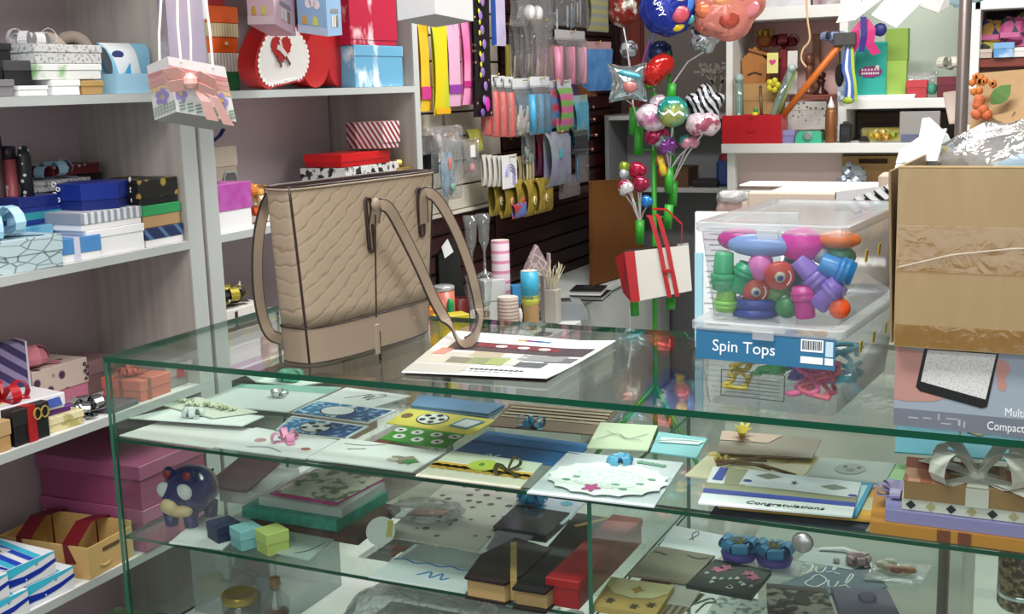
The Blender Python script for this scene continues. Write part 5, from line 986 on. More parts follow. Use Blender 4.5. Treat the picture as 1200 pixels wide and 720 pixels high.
t = thing('tape_dispenser', 'mint green tape dispenser on the worktop', 'tape dispenser', V((0.56,3.27,1.19))); b = B().prism([(-.052, 0), (.052, 0), (.05, .04), (.035, .048), (-.035, .048), (-.048, .03)], -.02, .02, T=FX); b.build('body', M('#3fae8a', .4), t); B().lathe([(.010, -.016), (.018, -.016), (.018, .016), (.010, .016)], n=16, T=lambda q: V((q[0], q[2] - .012, q[1] + .030))).build('tape_roll', M('#7d8f86', .3), t, True)
t = thing('spray_bottle', 'copper bottle with a white pointed nozzle', 'bottle', V((0.641,3.28,1.192))); B().lathe([(.02, 0), (.022, .004), (.022, .12), (.016, .132)], n=16).build('body', M('#8a5a34', .35, .4), t, True); B().lathe([(.014, .132), (.014, .142), (.005, .165), (.002, .178)], n=14).build('nozzle', M('#d9d6d2', .4), t, True)
t = thing('desk_clock', 'small black clock-like device beside the copper bottle', 'clock', V((0.701,3.27,1.195))); B().box((0, 0, .035), (.045, .03, .07), .004).build('case', BLACK, t); B().box((0, -.016, .04), (.03, .002, .03), .001).build('face', M('#2f3336', .2), t); B().box((0, .0, .074), (.02, .02, .010), .002).build('button', M('#3a3a3c', .4), t)
t = thing('black_clip', 'small black binder clip on the worktop', 'clip', V((0.774,3.26,1.195))); B().prism([(-.02, 0), (.02, 0), (.008, .022), (-.008, .022)], -.014, .014, T=FX).build('body', BLACK, t); B().tube([(-.01, 0, .02), (-.014, 0, .045), (0, 0, .052), (.014, 0, .045), (.01, 0, .02)], .002, 5).build('wire', CHROME, t)
for i, (px, c_, nm) in enumerate((((0.81,3.3,1.203), '#c9a63a', 'amber'), ((0.845,3.28,1.2), '#b98a2f', 'honey'), ((0.869,3.31,1.205), '#8aa33a', 'lime'), ((0.82,3.36,1.216), '#d2c07a', 'cream'))): tag(bow(B(), (0, 0, 0), .03, .012, 6, 0, .4, i).build('ribbon_scrap', M(c_, .4), None, loc=px), f'{nm} curl of ribbon in the scrap pile on the worktop', 'ribbon')
t = thing('photo_block', 'grey translucent block standing in front of the dark compartment', 'photo block', V((0.978,3.25,1.188))); B().box((0, 0, .06), (.145, .02, .12), .002).build('block', M('#8d8a86', .3), t); B().box((0, -.0105, .02), (.13, .001, .03)).build('print', M('#5a5f78', .4), t)
far_box('dark brown carton in the compartment under the pale green bay', (0.703,3.5,1.3), (1.079,3.5,1.18), .1, M('#3a2f28', .7), M('#4a3a2c', .7), lidh=.4)
far_box('pale yellow flat carton in front of the dark brown one', (0.741,3.4,1.242), (0.905,3.4,1.207), .06, M('#a9a04a', .6), M('#b9ae5a', .6))
# pink bay items
far_box('kraft box on the pink bay floor behind the clear tubes', (0.255,3.42,1.428), (0.396,3.42,1.182), .13, KRAFT, M('#a98552', .7), lidh=.3)
t = thing('wooden_house', 'brown wooden house-shaped ornament with a dark mouth-like slot', 'ornament', V((0.303,3.46,1.427))); WD = M('#a36a2f', .6)
B().prism([(-.05, 0), (.045, 0), (.05, .09), (.0, .15), (-.055, .10)], -.04, .04, T=FX).build('body', WD, t); B().strip([(-.03, -.041, .035), (0, -.041, .045), (.03, -.041, .035)], .008, (0, 0, 1), .002).build('slot', M('#3f2410', .7), t); B().box((0, -.0, .125), (.13, .1, .012), .003).build('roof', M('#8d5a28', .6), t, rot=(0, .3, 0))
t = thing('straw_doll', 'straw-haired brown doll on top of the wooden house', 'doll', V((0.331,3.47,1.571))); B().ball((0, 0, .03), (.035, .03, .03), 12).build('head', M('#8d4f2c', .6), t, True); bow(B(), (0, 0, .05), .04, .012, 9, 0, .3, 2).build('hair', M('#a98a2c', .7), t)
t = thing('velvet_rose', 'dark red velvet bow on a tall stem behind the cards', 'bow', V((0.408,3.48,1.424))); bow(B(), (0, 0, .15), .06, .035, 8, 0, .5, 4).build('loops', M('#6a0f1a', .6), t); B().box((0, 0, .07), (.035, .03, .14), .004).build('stem', M('#7a1420', .6), t)
for lb, tl, br, c_ in (('pale yellow card with a pink heart standing in the pink bay', (0.363,3.38,1.548), (0.409,3.38,1.466), '#d6cf7a'), ('white card standing right of the yellow heart card', (0.442,3.4,1.553), (0.482,3.4,1.382), '#cfcac6')):
    tl, br = V(tl), V(br); t = thing('greeting_card', lb, 'card', ((tl.x + br.x) / 2, tl.y, br.z)); B().box((0, 0, (tl.z - br.z) / 2), (br.x - tl.x, .004, tl.z - br.z), .0006).build('card', M(c_, .6), t)
    B().prism([(x * .14, z * .14 + (tl.z - br.z) * .55) for x, z in heart(.1)], .0022, .0034, T=FX).build('heart_print', M('#c23f7f' if 'yellow' in lb else '#b9a3a6', .5), t)
t = thing('yellow_star', 'yellow felt blossom under the heart card', 'decoration', V((0.394,3.36,1.419))); b = B()
for i in range(5): b.ball((.018 * math.cos(i * 1.257), 0, .018 * math.sin(i * 1.257)), (.014, .006, .014), 8)
b.build('petals', M('#c9c02a', .5), t, True); B().ball((0, -.005, 0), .008, 8).build('centre', M('#a98a1f', .5), t, True)
for lb, px, c_, h_ in (('tall reddish wooden pawn figure in the pink bay', (0.509,3.5,1.379), '#7a4a38', .17), ('dark glossy wooden goblet at the right of the pink bay', (0.558,3.5,1.371), '#4a1f14', .10)):
    t = thing('wooden_figure', lb, 'ornament', V(px)); B().lathe([(.03, 0), (.03, .012), (.012, .03), (.014, h_ * .5), (.02, h_ * .6), (.01, h_ * .7)], n=14).build('stem', M(c_, .3), t, True); B().ball((0, 0, h_ * .82), (.020, .020, h_ * .16), 12).build('head', M(c_, .3), t, True)
tag(B().box((0, 0, 0), (.03, .02, .22), .003).build('wooden_post', M('#8d6248', .6), None, loc=(0.528,3.55,1.51)), 'thin brown wooden slat at the back of the pink bay', 'slat')
far_box('terracotta tray under the wooden figures in the pink bay', (0.442,3.44,1.375), (0.648,3.44,1.343), .12, M('#8a4a3c', .6), M('#9a5a48', .6))
tag(B().tube(spline([(0.572,3.1,1.824), (0.581,3.1,1.669), (0.591,3.1,1.587), (0.566,3.1,1.55), (0.561,3.1,1.513), (0.58,3.1,1.484)], 5), .004, 6).build('hanging_string', M('#c9a57a', .6), None, True), 'curly cream ribbon hanging down in front of the pink bay', 'ribbon')
for i, (tl, br, c_) in enumerate((((0.236,3.34,1.809), (0.351,3.34,1.719), '#c3a3ae'), ((0.357,3.34,1.795), (0.544,3.34,1.709), '#b9bac0'), ((0.549,3.34,1.777), (0.659,3.34,1.703), '#6d2a3c'))): far_box(('pinkish bag of paper on the highest shelf', 'crinkled silver packet on the highest shelf', 'white and crimson boxed figure on the highest shelf')[i], tl, br, .15, P('noise', c_, '#d3d0d2', 14, .5, .3, soft=.2), M(c_, .4))
# pale green bay items
t = far_box('teal gift bag with a crimson oval logo standing on the white shelf', (0.714,3.36,1.574), (0.835,3.36,1.364), .06, M('#1f9d8f', .5), M('#22a295', .5), lidh=.06, name='gift_bag', cat='bag')
b = B().prism([(.045 * math.cos(2 * PI * i / 24), .021 * math.sin(2 * PI * i / 24) + .004 * math.sin(i * 2.6)) for i in range(24)], 0, .001, T=lambda p: V((p[0], -.0315 - p[2], p[1] + .105))); lg = b.build('logo_oval', M('#8d1f6a', .5), t)
for z_, n_ in ((.113, 6), (.099, 8)):
    b = B()
    for k_ in range(n_): b.box((-.03 + .06 * k_ / (n_ - 1), -.033, z_), (.0065, .001, .008))
    b.build('logo_strokes', M('#dcd2d8', .5), t)
B().ball((.026, -.033, .122), (.008, .001, .008), 8).build('logo_dot', M('#d9d9d9', .5), t)
far_box('tall lime green gift bag beside the teal one', (0.825,3.38,1.622), (0.909,3.38,1.366), .06, M('#8fae4a', .6), M('#7d9a3a', .6), lidh=.45, name='gift_bag', cat='bag'); far_box('flat white box under the teal and green bags', (0.717,3.33,1.371), (0.947,3.33,1.346), .12, WBOX, WBOX)
far_box('small red packaged soap in a clear bag on the white shelf', (0.91,3.36,1.424), (0.987,3.36,1.364), .05, M('#a9323a', .35), M('#b53a40', .35)); tag(pillow(.16, .09, .05).build('clear_bag', CELLO, None, True, loc=V((0.944,3.42,1.41))), 'clear cellophane bag around the red soap', 'bag'); tag(B().ball((0, 0, 0), (.022, .015, .022), 10).build('green_sponge', M('#3f8a72', .6), None, True, loc=(1.003,3.38,1.389)), 'small green sponge between the red soap and the maroon box', 'sponge')
far_box('maroon box at the right end of the white shelf', (1.024,3.34,1.434), (1.119,3.34,1.349), .1, M('#5a1424', .4), M('#641a2a', .4)); tag(bow(B(), (0, 0, 0), .06, .03, 6, 1, .5, 6).build('paper_tuft', M('#c9c6ba', .6), None, loc=(1.068,3.38,1.465)), 'crumpled white and yellow paper on top of the maroon box', 'paper')
t = thing('fabric_bow', 'magenta and navy fabric bow tied above the teal bag', 'bow', V((0.762,3.26,1.596))); b = B()
for s_ in (-1, 1): b.strip([(0, 0, .06), (s_ * .03, -.01, .02), (s_ * .025, -.012, -.03), (s_ * .05, -.01, -.07)], .034, (1, 0, .2), .003)
b.build('magenta_loops', M('#b8186a', .5), t); B().strip([(.0, -.014, .07), (.004, -.018, 0), (-.004, -.016, -.06)], .022, (1, 0, 0), .004).build('navy_band', M('#241a78', .5), t); B().ball((.06, 0, .02), (.026, .016, .026), 10).build('navy_knot', M('#1c2068', .5), t, True)
t = thing('ribbon_tassel', 'blue, white and green ribbon tails hanging at the left of the teal bag', 'ribbons', V((0.715,3.24,1.54)))
for i, c_ in enumerate(('#2f4f9a', '#d6dae0', '#3a62ae', '#9ab53a')): B().strip(spline([(.006 * i - .01, 0, .02), (.012 * i - .022, -.008, -.06), (.010 * i - .006, -.012, -.12), (.014 * i - .012, -.008, -.19)], 4), .011, (1, .3, 0), .001).build('tail', M(c_, .4), t)
B().ball((-.002, 0, -.185), (.025, .02, .016), 8).build('green_knot', M('#9aae3a', .5), t, True)
t = thing('ribbon_bundle', 'silver blue ribbon rolls beside the brush head', 'ribbons', V((0.64,3.28,1.582))); bow(B(), (0, 0, 0), .05, .03, 6, 0, .4, 3).build('loops', M('#7f8fb0', .35), t)
t = thing('black_feather', 'black fluffy duster hanging on the divider', 'duster', V((0.673,3.27,1.451))); B().ball((0, 0, 0), (.018, .016, .045), 12).build('plume', M('#141416', .9), t, True); B().tube([(0, 0, .04), (0, 0, .09)], .004, 6).build('handle', M('#3a3a3a', .5), t)
far_box('small blue and white checked carton below the black duster', (0.664,3.27,1.413), (0.692,3.27,1.356), .03, P('check', '#7f8fa9', '#c9cdd6', 60, .5, .5), M('#9aa6b9', .5))
# right-hand bay
t = thing('wall_cupboard', 'open dark brown cupboard at the right edge holding folded cloth', 'cupboard', (1.35, 3.5, 0)); DKW = M('#2b1a17', .6)
fb(t, 'top_board', WHS, (1.153,3.3,1.712), (1.489,3.3,1.673), .35); fb(t, 'back_panel', DKW, (1.154,3.3,1.691), (1.515,3.3,1.16), .01, .34); fb(t, 'side_panel', DKW, (1.478,3.3,1.673), (1.515,3.3,1.16), .34); fb(t, 'shelf', M('#6d2a1c', .45), (1.16,3.32,1.499), (1.5,3.32,1.463), .33); fb(t, 'lower_panel', M('#5a2015', .45), (1.158,3.36,1.474), (1.515,3.36,1.157), .02)
CLO = [('#2a2a30', '#8a8a3a'), ('#b3863f', '#23306a'), ('#a94a7a', '#2c3a3a'), ('#c78a8f', '#5a5f3a')]
for i, (tl, br, lb) in enumerate((((1.161,3.36,1.556), (1.238,3.36,1.49), 'lowest left'), ((1.157,3.4,1.639), (1.251,3.4,1.547), 'upper left'), ((1.231,3.37,1.646), (1.317,3.37,1.55), 'middle'), ((1.276,3.4,1.658), (1.397,3.4,1.498), 'right-hand'))):
    tl, br = V(tl), V(br); t = thing('folded_cloth', f'{lb} bundle of patchwork cloth in the dark cupboard', 'cloth', ((tl.x + br.x) / 2, tl.y + .06, br.z)); B().box((0, 0, (tl.z - br.z) * .5), (br.x - tl.x, .12, (tl.z - br.z)), .015).build('folds', P('check', CLO[i][0], CLO[i][1], 17, .5, .7, rot=(.3, .6, .4)), t, rot=(0, .12, 0)); B().box((0, -.062, (tl.z - br.z) * .3), ((br.x - tl.x) * .8, .004, .02), .002).build('edge_fold', M('#b35a86', .7), t)
far_box('small light blue picture box in front of the cloth bundles', (1.222,3.3,1.552), (1.294,3.3,1.494), .03, P('noise', '#4f86b8', '#b9c9d9', 18, .55, .4, soft=.1), M('#6f9ac2', .4)); far_box('white folded paper beside the light blue picture box', (1.286,3.31,1.532), (1.371,3.31,1.498), .04, M('#c9c6c2', .6), M('#d2cfca', .6)); far_box('beige folded paper left of the light blue picture box', (1.169,3.31,1.53), (1.22,3.31,1.494), .04, M('#a99a90', .6), M('#b3a59a', .6))

# ================================================================ balloon stand and balloons
GRS = M('#2f9a2a', .4); SIL = M('#b9bfc6', .16, .9)
t = thing('balloon_stand', 'bright green plastic rack of poles and tubes holding foil balloons', 'rack', V((.10, 2.72, 0)))
def gt(a, c_, r_=.009, name='tube', n=10): B().tube([V(a) - t.location, V(c_) - t.location], r_, n).build(name, GRS, t, True)
gt((0.103,2.72,1.41), (.10, 2.72, 0), .0095, 'main_pole'); gt((0.14,2.78,1.556), (0.161,2.78,1.118), .006, 'rear_pole')
for a, c_ in (((0.052,2.7,1.287), (0.048,2.7,1.183)), ((0.019,2.74,1.355), (0.015,2.74,1.254)), ((0.172,2.72,1.439), (0.168,2.72,1.377)), ((0.167,2.7,1.136), (0.166,2.7,1.042)), ((0.164,2.76,1.081), (0.16,2.76,0.988)), ((0.173,2.68,1), (0.165,2.68,0.911)), ((0.059,2.68,0.941), (0.058,2.68,0.851)), ((0.025,2.7,0.654), (0.028,2.7,0.571)), ((0.171,2.7,0.645), (0.171,2.7,0.606))): gt(a, c_, .017, 'holder_tube', 12)
for a in ((-.12, 2.60), (.32, 2.60), (.10, 2.98)): gt((.10, 2.72, .30), (a[0], a[1], .012), .009, 'leg')
for z_ in (.75, .95, 1.15): gt((.10, 2.72, z_), (.17, 2.70, z_), .004, 'rung', 6); gt((.10, 2.72, z_ + .05), (.03, 2.70, z_ + .05), .004, 'rung', 6)
circ = lambda R_, k_=0, n_=0: (lambda a: R_ * (1 + k_ * math.cos(n_ * a)))
def star(R_, n_, k_): return lambda a: R_ * (1 - k_ * abs(((a * n_ / (2 * PI) + .25) % 1) * 2 - 1) ** .8)
def square(R_): return lambda a: R_ * .72 / max(abs(math.cos(a - .25)), abs(math.sin(a - .25))) * (1 - .17 * abs(math.cos(2 * (a - .25))))
def hrt(R_): return lambda a: R_ * (.92 - .34 * math.exp(-((a - H) / .33) ** 2) + .12 * math.exp(-((a + H) / .4) ** 2) if a < 4 else R_ * (.92 + .12 * math.exp(-((a - 3 * H) / .4) ** 2)) / R_)
def balloon(label, p, rad, th, mat, rz=.32, rx=0, ry=0, stickto=None, deco=None, crink=.06):
    t = thing('foil_balloon', label, 'balloon', p, (rx, ry, rz)); B().foil(rad, th, crink=crink).build('envelope', mat, t, True)
    if stickto is not None:
        e = Matrix.LocRotScale(V(p), Euler((rx, ry, rz)), V((1, 1, 1))).inverted() @ V(stickto)
        B().tube([(0, .0, -rad(4.71) * .9), e * .5 + V((0, .004, 0)), e], .0028, 5).build('stick', M('#cfcfd2', .4), t)
    if deco: deco(t)
    return t
def patch(t, x, z, rx_, rz_, y, col, name='printed_patch', rough=.25, met=.3): B().ball((x, -y, z), (rx_, .010, rz_), 12).build(name, M(col, rough, met), t, True)
def happy(t):
    text('HAPPY', .034, M('#e6e6ea', .3), t, (-.040, -.0450, .010), (H, 1.15, -.12)); 
    for x, z, a, b_, c_, y in ((.035, .035, .030, .034, '#d9b46a', .034), (.04, -.028, .034, .032, '#b34a56', .036), (.028, -.066, .030, .022, '#c9b02f', .022), (.07, .01, .020, .035, '#3f74c2', .026), (.0, .075, .035, .02, '#4a9ab8', .024), (.075, -.045, .018, .02, '#4a8f9a', .016)): patch(t, x, z, a, b_, y, c_, 'printed_balloon')
balloon('big round navy balloon printed HAPPY with coloured balloons', (0.193,2.62,1.706), circ(.103), .045, M('#1a2a82', .2, .4), deco=happy)
def bear(t):
    for x, z, a, b_, c_, y in ((-.06, -.02, .05, .035, '#c46a48', .045), (-.085, .05, .035, .04, '#cf7a55', .03), (-.01, .012, .045, .03, '#d08a62', .055), (.01, -.045, .040, .045, '#a84a3c', .05), (.045, .02, .03, .025, '#b05a40', .052), (.075, .05, .045, .05, '#d98f96', .035), (.07, -.02, .05, .035, '#d27f86', .04), (-.03, -.075, .06, .022, '#b9503f', .025)): patch(t, x, z, a, b_, y, c_, 'puffed_limb', .16, .45)
balloon('big shiny orange pink balloon shaped like a plump animal', (0.377,2.7,1.711), lambda a: .134 * (1 + .05 * math.cos(5 * a) + .04 * math.sin(3 * a)) * (.92 + .08 * abs(math.cos(a))), .062, M('#d88478', .14, .5), deco=bear)
balloon('crumpled silver balloon under the orange animal balloon', (0.279,2.78,1.6), circ(.055, .1, 5), .03, SIL, stickto=(0.165,2.74,1.432))
balloon('silver pillow-shaped balloon with faint turquoise and red print', (0.047,2.6,1.446), square(.098), .036, M('#aebfc6', .14, .9), ry=.25, stickto=(0.052,2.7,1.281), deco=lambda t: [patch(t, .0, .03, .045, .012, .032, '#4fa0b0', 'printed_word'), patch(t, .01, -.012, .028, .022, .033, '#b0706c', 'printed_rose')])
balloon('dark red and green speckled balloon at the top left of the stand', (-0.024,2.75,1.717), lambda a: .062 * (.8 + .3 * abs(math.sin(a))), .03, P('noise', '#6d1f1a', '#c9c9b9', 26, .56, .2, metal=.4, soft=.08), stickto=(0.01,2.74,1.437))
balloon('clear and white checked balloon behind the silver pillow', (-0.02,2.8,1.569), circ(.034), .024, P('check', '#b9c2c6', '#6d6a72', 40, .5, .2, metal=.5), stickto=(0.009,2.76,1.355))
t = balloon('glossy strawberry red balloon with a green end pointing down left', (0.137,2.66,1.489), lambda a: .066 * (.62 + .42 * abs(math.cos(a)) ** 2), .035, M('#b01f1c', .15, .4), ry=-.75, stickto=(0.103,2.72,1.41)); patch(t, -.05, 0, .026, .03, .0, '#4fa02f', 'green_end')
balloon('small green balloon below the strawberry one', (0.097,2.7,1.447), circ(.028), .02, M('#4a9a2f', .2, .4)); balloon('small dark blue balloon behind the strawberry one', (0.104,2.8,1.552), circ(.045), .025, M('#23305f', .2, .4))
for i, (px, c_) in enumerate((((0.047,2.76,1.523), '#8a3f8f'), ((0.057,2.78,1.547), '#4a5a9a'), ((0.033,2.77,1.498), '#a03a6a'))): tag(B().tube([(0, 0, -.05), (.01, 0, .02), (.03, 0, .08)], .004, 6).build('balloon_stick', M(c_, .4), None, True, loc=px), f'{("violet", "slate blue", "plum")[i]} thin balloon stick behind the silver pillow balloon', 'stick')
rb = lambda a: .052 * (1 + .12 * math.cos(2 * a))
balloon('white and pink swirl balloon left of the teal round one', (0.12,2.64,1.319), rb, .032, P('noise', '#d6cdd6', '#b06a94', 11, .58, .18, metal=.35, soft=.06), ry=.5, stickto=(0.101,2.72,1.185))
balloon('pale pink rounded balloon above the white swirl one', (0.129,2.7,1.366), circ(.036), .024, P('noise', '#cfc3cd', '#a9557f', 12, .6, .18, metal=.4))
t = balloon('round teal and yellow balloon with a white scrawl in the middle of the stand', (0.207,2.62,1.34), circ(.056), .034, P('noise', '#1f8a7f', '#c0b83a', 7, .6, .16, metal=.4, soft=.1), stickto=(0.17,2.7,1.13)); b = B()
b.strip([(-.048, -.018, .008), (-.03, -.03, -.008), (-.012, -.035, .004), (.006, -.036, -.012), (.022, -.033, .0), (.04, -.024, -.012)], .010, (.3, 0, 1), .001); b.build('white_scrawl', M('#d6dad6', .4), t)
ZZ = P('wave', '#c9ccd2', '#1f1f26', 14, .55, .18, metal=.5, rot=(.2, .5, 0), soft=.05)
balloon('silver balloon with black zigzag stripes shaped like a star', (0.303,2.7,1.363), star(.078, 5, .32), .034, ZZ, stickto=(0.167,2.74,1.083)); balloon('pale pink spotted balloon under the zigzag star', (0.308,2.66,1.292), lambda a: .062 * (.55 + .45 * abs(math.cos(a))), .03, P('noise', '#cfbcc4', '#9a4f62', 14, .56, .2, metal=.4), stickto=(0.167,2.74,1.076))
balloon('crimson petal-shaped balloon below the white swirl one', (0.128,2.68,1.25), lambda a: .046 * (.5 + .5 * abs(math.cos(a))), .022, M('#b02a5c', .18, .4)); balloon('silver violet crumpled balloon under the teal round one', (0.171,2.66,1.22), circ(.038, .14, 6), .022, P('noise', '#8d9aa0', '#7a3f8a', 18, .5, .16, metal=.6), stickto=(0.167,2.7,1.13)); balloon('small teal pink balloon at the right of the crumpled one', (0.251,2.68,1.23), lambda a: .038 * (.5 + .5 * abs(math.cos(a))), .02, P('noise', '#2f8f86', '#c98aa4', 18, .5, .18, metal=.4), stickto=(0.173,2.7,1.13))
balloon('yellow long balloon with a red edge beside the lower tubes', (0.147,2.68,1.144), lambda a: .040 * (.35 + .65 * abs(math.sin(a)) ** 2), .016, P('stripe', '#c9b82a', '#b04a2a', 9, .7, .2), ry=-.2)
for i, (px, R_, c_, lb) in enumerate((((0.065,2.64,1.128), .032, '#a01838', 'crimson round balloon on the lower cluster'), ((0.085,2.62,1.08), .030, '#8f1f3f', 'dark red oval balloon under the crimson one'), ((0.033,2.6,1.068), .030, '#a9667a', 'pink and silver printed balloon at the left of the lower cluster'), ((0.005,2.66,1.114), .018, '#b9bfc4', 'small silver balloon above the pink printed one'), ((0.001,2.68,1.137), .022, '#8aa02f', 'olive green twisted balloon at the tip of the lower cluster'), ((0.114,2.6,1.019), .022, '#2a78c2', 'bright blue small balloon beside the sticks'))):
    balloon(lb, px, circ(R_, .06, 3), R_ * .6, M(c_, .16, .4) if i != 2 else P('noise', '#b03a5c', '#cfcdd2', 22, .5, .18, metal=.5), stickto=(0.059,2.68,0.928))
t = thing('tote_bag', 'cream canvas tote bag with red sides and straps hanging on the green stand', 'tote bag', V((0.17,2.6,0.668)), (0, -.10, .32)); w2, hh = .110, .185
B().add([(-w2, -.05, 0), (w2, -.05, .02), (w2, .05, .02), (-w2, .05, 0), (-w2 * 1.05, -.03, hh), (w2 * 1.05, -.03, hh), (w2 * 1.05, .03, hh), (-w2 * 1.05, .03, hh)], [(3, 2, 1, 0), (0, 1, 5, 4), (1, 2, 6, 5), (2, 3, 7, 6), (3, 0, 4, 7)]).build('canvas_body', M('#c9c6c0', .8, 0, .1, 80), t)
RC = M('#a3151c', .5); B().add([(-w2 - .002, -.052, 0), (-w2 + .03, -.0515, .002), (-w2 + .03, -.0315, hh), (-w2 * 1.05 - .002, -.032, hh), (-w2 - .03, .0, .03), (-w2 - .045, .0, hh - .02)], [(0, 1, 2, 3), (4, 0, 3, 5)]).build('side_panel', RC, t)
for x_ in (.012, .040): B().strip([(x_ + .016, -.0545, .005), (x_ + .006, -.045, hh * .6), (x_, -.034, hh), (x_ - .02, -.02, hh + .11), (x_ - .03, .0, hh + .12)], .016, (1, 0, 0), .003).build('strap', RC, t)
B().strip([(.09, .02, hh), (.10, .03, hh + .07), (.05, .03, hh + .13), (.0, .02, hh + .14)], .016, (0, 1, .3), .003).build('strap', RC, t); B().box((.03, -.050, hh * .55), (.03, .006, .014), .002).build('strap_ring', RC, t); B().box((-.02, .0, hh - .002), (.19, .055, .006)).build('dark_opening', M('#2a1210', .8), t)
far_z = ((0.571,2,1.049))[2] - .045; gift_box('tall pale carton standing on the floor behind the toy tubs', (((0.603,2,1.05))[0], 2.0, 0), .1, .12, .26, far_z, M('#b9bdb8', .6), M('#c3c7c2', .6), lidh=.08, name='storage_carton')
t = thing('paper_bag', 'clear plastic bundle with pinkish contents behind the toy tubs', 'bundle', V((0.592,2,1.06))); bow(B(), (0, 0, .02), .05, .05, 8, 0, .5, 7).build('plastic_folds', CELLO, t); B().ball((0, 0, .0), (.05, .04, .04), 12).build('contents', M('#a98f8a', .6), t, True)
# ================================================================ behind the counter, right
t = thing('cash_desk', 'cream painted back desk panel behind the toy tubs', 'desk', (1.12, 1.18, 0)); CRP = M('#d3bfae', .5)
B().box((0, -.07, 1.10), (.50, .03, .2), .004).build('front_panel', CRP, t); B().box((.18, .16, 1.16), (.9, .44, .03), .003).build('top_board', CRP, t); B().box((.0, .16, .58), (.46, .40, 1.1), .003).build('carcass', M('#c3cbc3', .6), t)
t = thing('keyboard', 'black ridged keyboard propped against the cream panel', 'keyboard', V((1.172,0.98,1.191)), (.5, -.12, .1)); B().box((0, 0, .015), (.17, .05, .02), .003).build('body', BLACK, t)
for k_ in range(7): B().box((-.065 + .022 * k_, -.02, .03), (.015, .05, .006), .002).build('ridge', M('#2b2d32', .4), t, rot=(0, 0, .5))
tag(B().box((0, 0, 0), (.10, .05, .04), .006).build('cream_arm_rest', CRP, None, loc=(1.212,1.05,1.227)), 'cream block poking out at the left of the cardboard carton', 'arm rest')
tag(B().box((0, 0, 0), (.34, .1, .003), .001).build('white_paper_sheet', PAPER, None, loc=V((1.012,1.18,1.207)) + V((0, 0, .004))), 'white paper with a blue edge lying on the cream desk', 'paper')
PX, PY = (1.331,0.9,1.425)[0], .9
t = thing('metal_pole', 'brushed metal pole rising behind the cardboard carton', 'pole', (PX, PY, 0)); B().lathe([(.0115, 0), (.0115, 2.5)], n=16).build('tube', M('#8d827e', .35, .6), t, True); B().lathe([(.12, 0), (.12, .012), (.012, .02)], n=24).build('base_plate', M('#8d827e', .35, .6), t)
def sheet(lb, pts, mat, bend=0):
    pts = [V(p) for p in pts]; c = sum(pts, V()) / len(pts); t = thing('paper_sheet', lb, 'paper', c); B().slab([p - c for p in pts], .0012).build('sheet', mat, t)
    d = (V((PX, PY, 1.95)) - c); B().tube([(0, 0, .002), d], .0012, 4).build('thread', M('#d9d9d9', .5), t); return t
SHW = M('#f4f4f4', .6)
sheet('bright white paper hanging tilted from the pole, the largest', [(1.168,0.85,1.56), (1.221,0.8,1.533), (1.283,0.86,1.604), (1.217,0.92,1.63)], SHW)
s_ = sheet('white printed paper hanging at the left of the large bright one', [(1.094,0.9,1.551), (1.14,0.84,1.552), (1.204,0.88,1.607), (1.116,0.95,1.619)], M('#d9dcd8', .6)); B().strip([(-.02, -.03, .01), (.0, -.028, .03)], .012, (1, 0, 0), .001).build('print_stroke', M('#a9b3ba', .6), s_)
sheet('shaded grey paper hanging at the right beside the pole', [(1.24,0.98,1.578), (1.277,0.96,1.562), (1.294,0.99,1.575), (1.288,1.02,1.61), (1.245,1.02,1.612)], M('#cfccc9', .6))
tag(bow(B(), (0, 0, 0), .07, .04, 8, 1, .4, 5).build('tulle_bow', M('#9fc2d0', .6), None, loc=(1.253,1.6,1.612)), 'pale blue tulle bow behind the metal pole at the top', 'bow')
KB = P('noise', '#a9875f', '#b5946c', 40, .5, .8, soft=.3)
kb = [(1.374,0.56,1.357), (1.463,0.52,1.352), (1.466,0.6,1.452), (1.379,0.62,1.447)]
t = thing('kraft_bag', 'kraft paper gift bag with an orange fabric rose and a green leaf', 'gift bag', V(kb[0])); b = B().slab([V(p) - V(kb[0]) for p in kb], -.04); b.build('paper_bag', KB, t)
B().box(V((.06, .03, -.1)), (.10, .04, .22), .002).build('lower_bag', KB, t)
o = V((1.393,0.548,1.39)) - V(kb[0]); b = B(); r = random.Random(8)
for i in range(9): b.ball(o + V((r.uniform(-.008, .008), -.006, r.uniform(-.016, .016))), (.009, .007, .009), 8)
b.build('fabric_rose', M('#c9683c', .6), t, True)
o = V((1.392,0.56,1.428)) - V(kb[0]); b = B()
for i in range(12): b.ball(o + V((r.uniform(-.018, .018), -.006, r.uniform(-.012, .014))), (.006, .005, .007), 6)
b.build('orange_blossoms', M('#c9752f', .6), t, True)
o = V((1.407,0.546,1.398)) - V(kb[0]); e = V((1.434,0.55,1.427)) - V(kb[0]); m_ = (o + e) / 2; n_ = (e - o).cross(V((0, 1, 0))).normalized()
B().strip([o, o * .75 + e * .25 + V((0, -.004, 0)), m_ + V((0, -.006, 0)), o * .25 + e * .75 + V((0, -.004, 0)), e], [.004, .022, .027, .020, .002], n_, .001).build('green_leaf', M('#5a7f3f', .6), t)
for k_ in range(3): B().tube([V((1.403,0.55,1.379)) - V(kb[0]), V((1.418,0.548,1.37)) - V(kb[0]) + V((.006 * k_, 0, -.006 * k_)), V((1.434,0.548,1.365)) - V(kb[0]) + V((.004 * k_, 0, .01 * k_))], .0012, 5).build('twine', M('#9a7f5c', .7), t)
t = thing('place_card', 'pale peach rounded card leaning behind the metal pole', 'card', V((1.311,1.02,1.34))); q = [V(p) - t.location for p in ((1.3,1,1.348), (1.344,1.02,1.346), (1.356,1.06,1.415), (1.282,1.04,1.407))]; B().slab(q, .006).build('card', M('#d9c3b6', .6), t); B().slab([p * .96 + V((.002, -.007, .002)) for p in q], .001).build('card_face', M('#decbbf', .6), t)
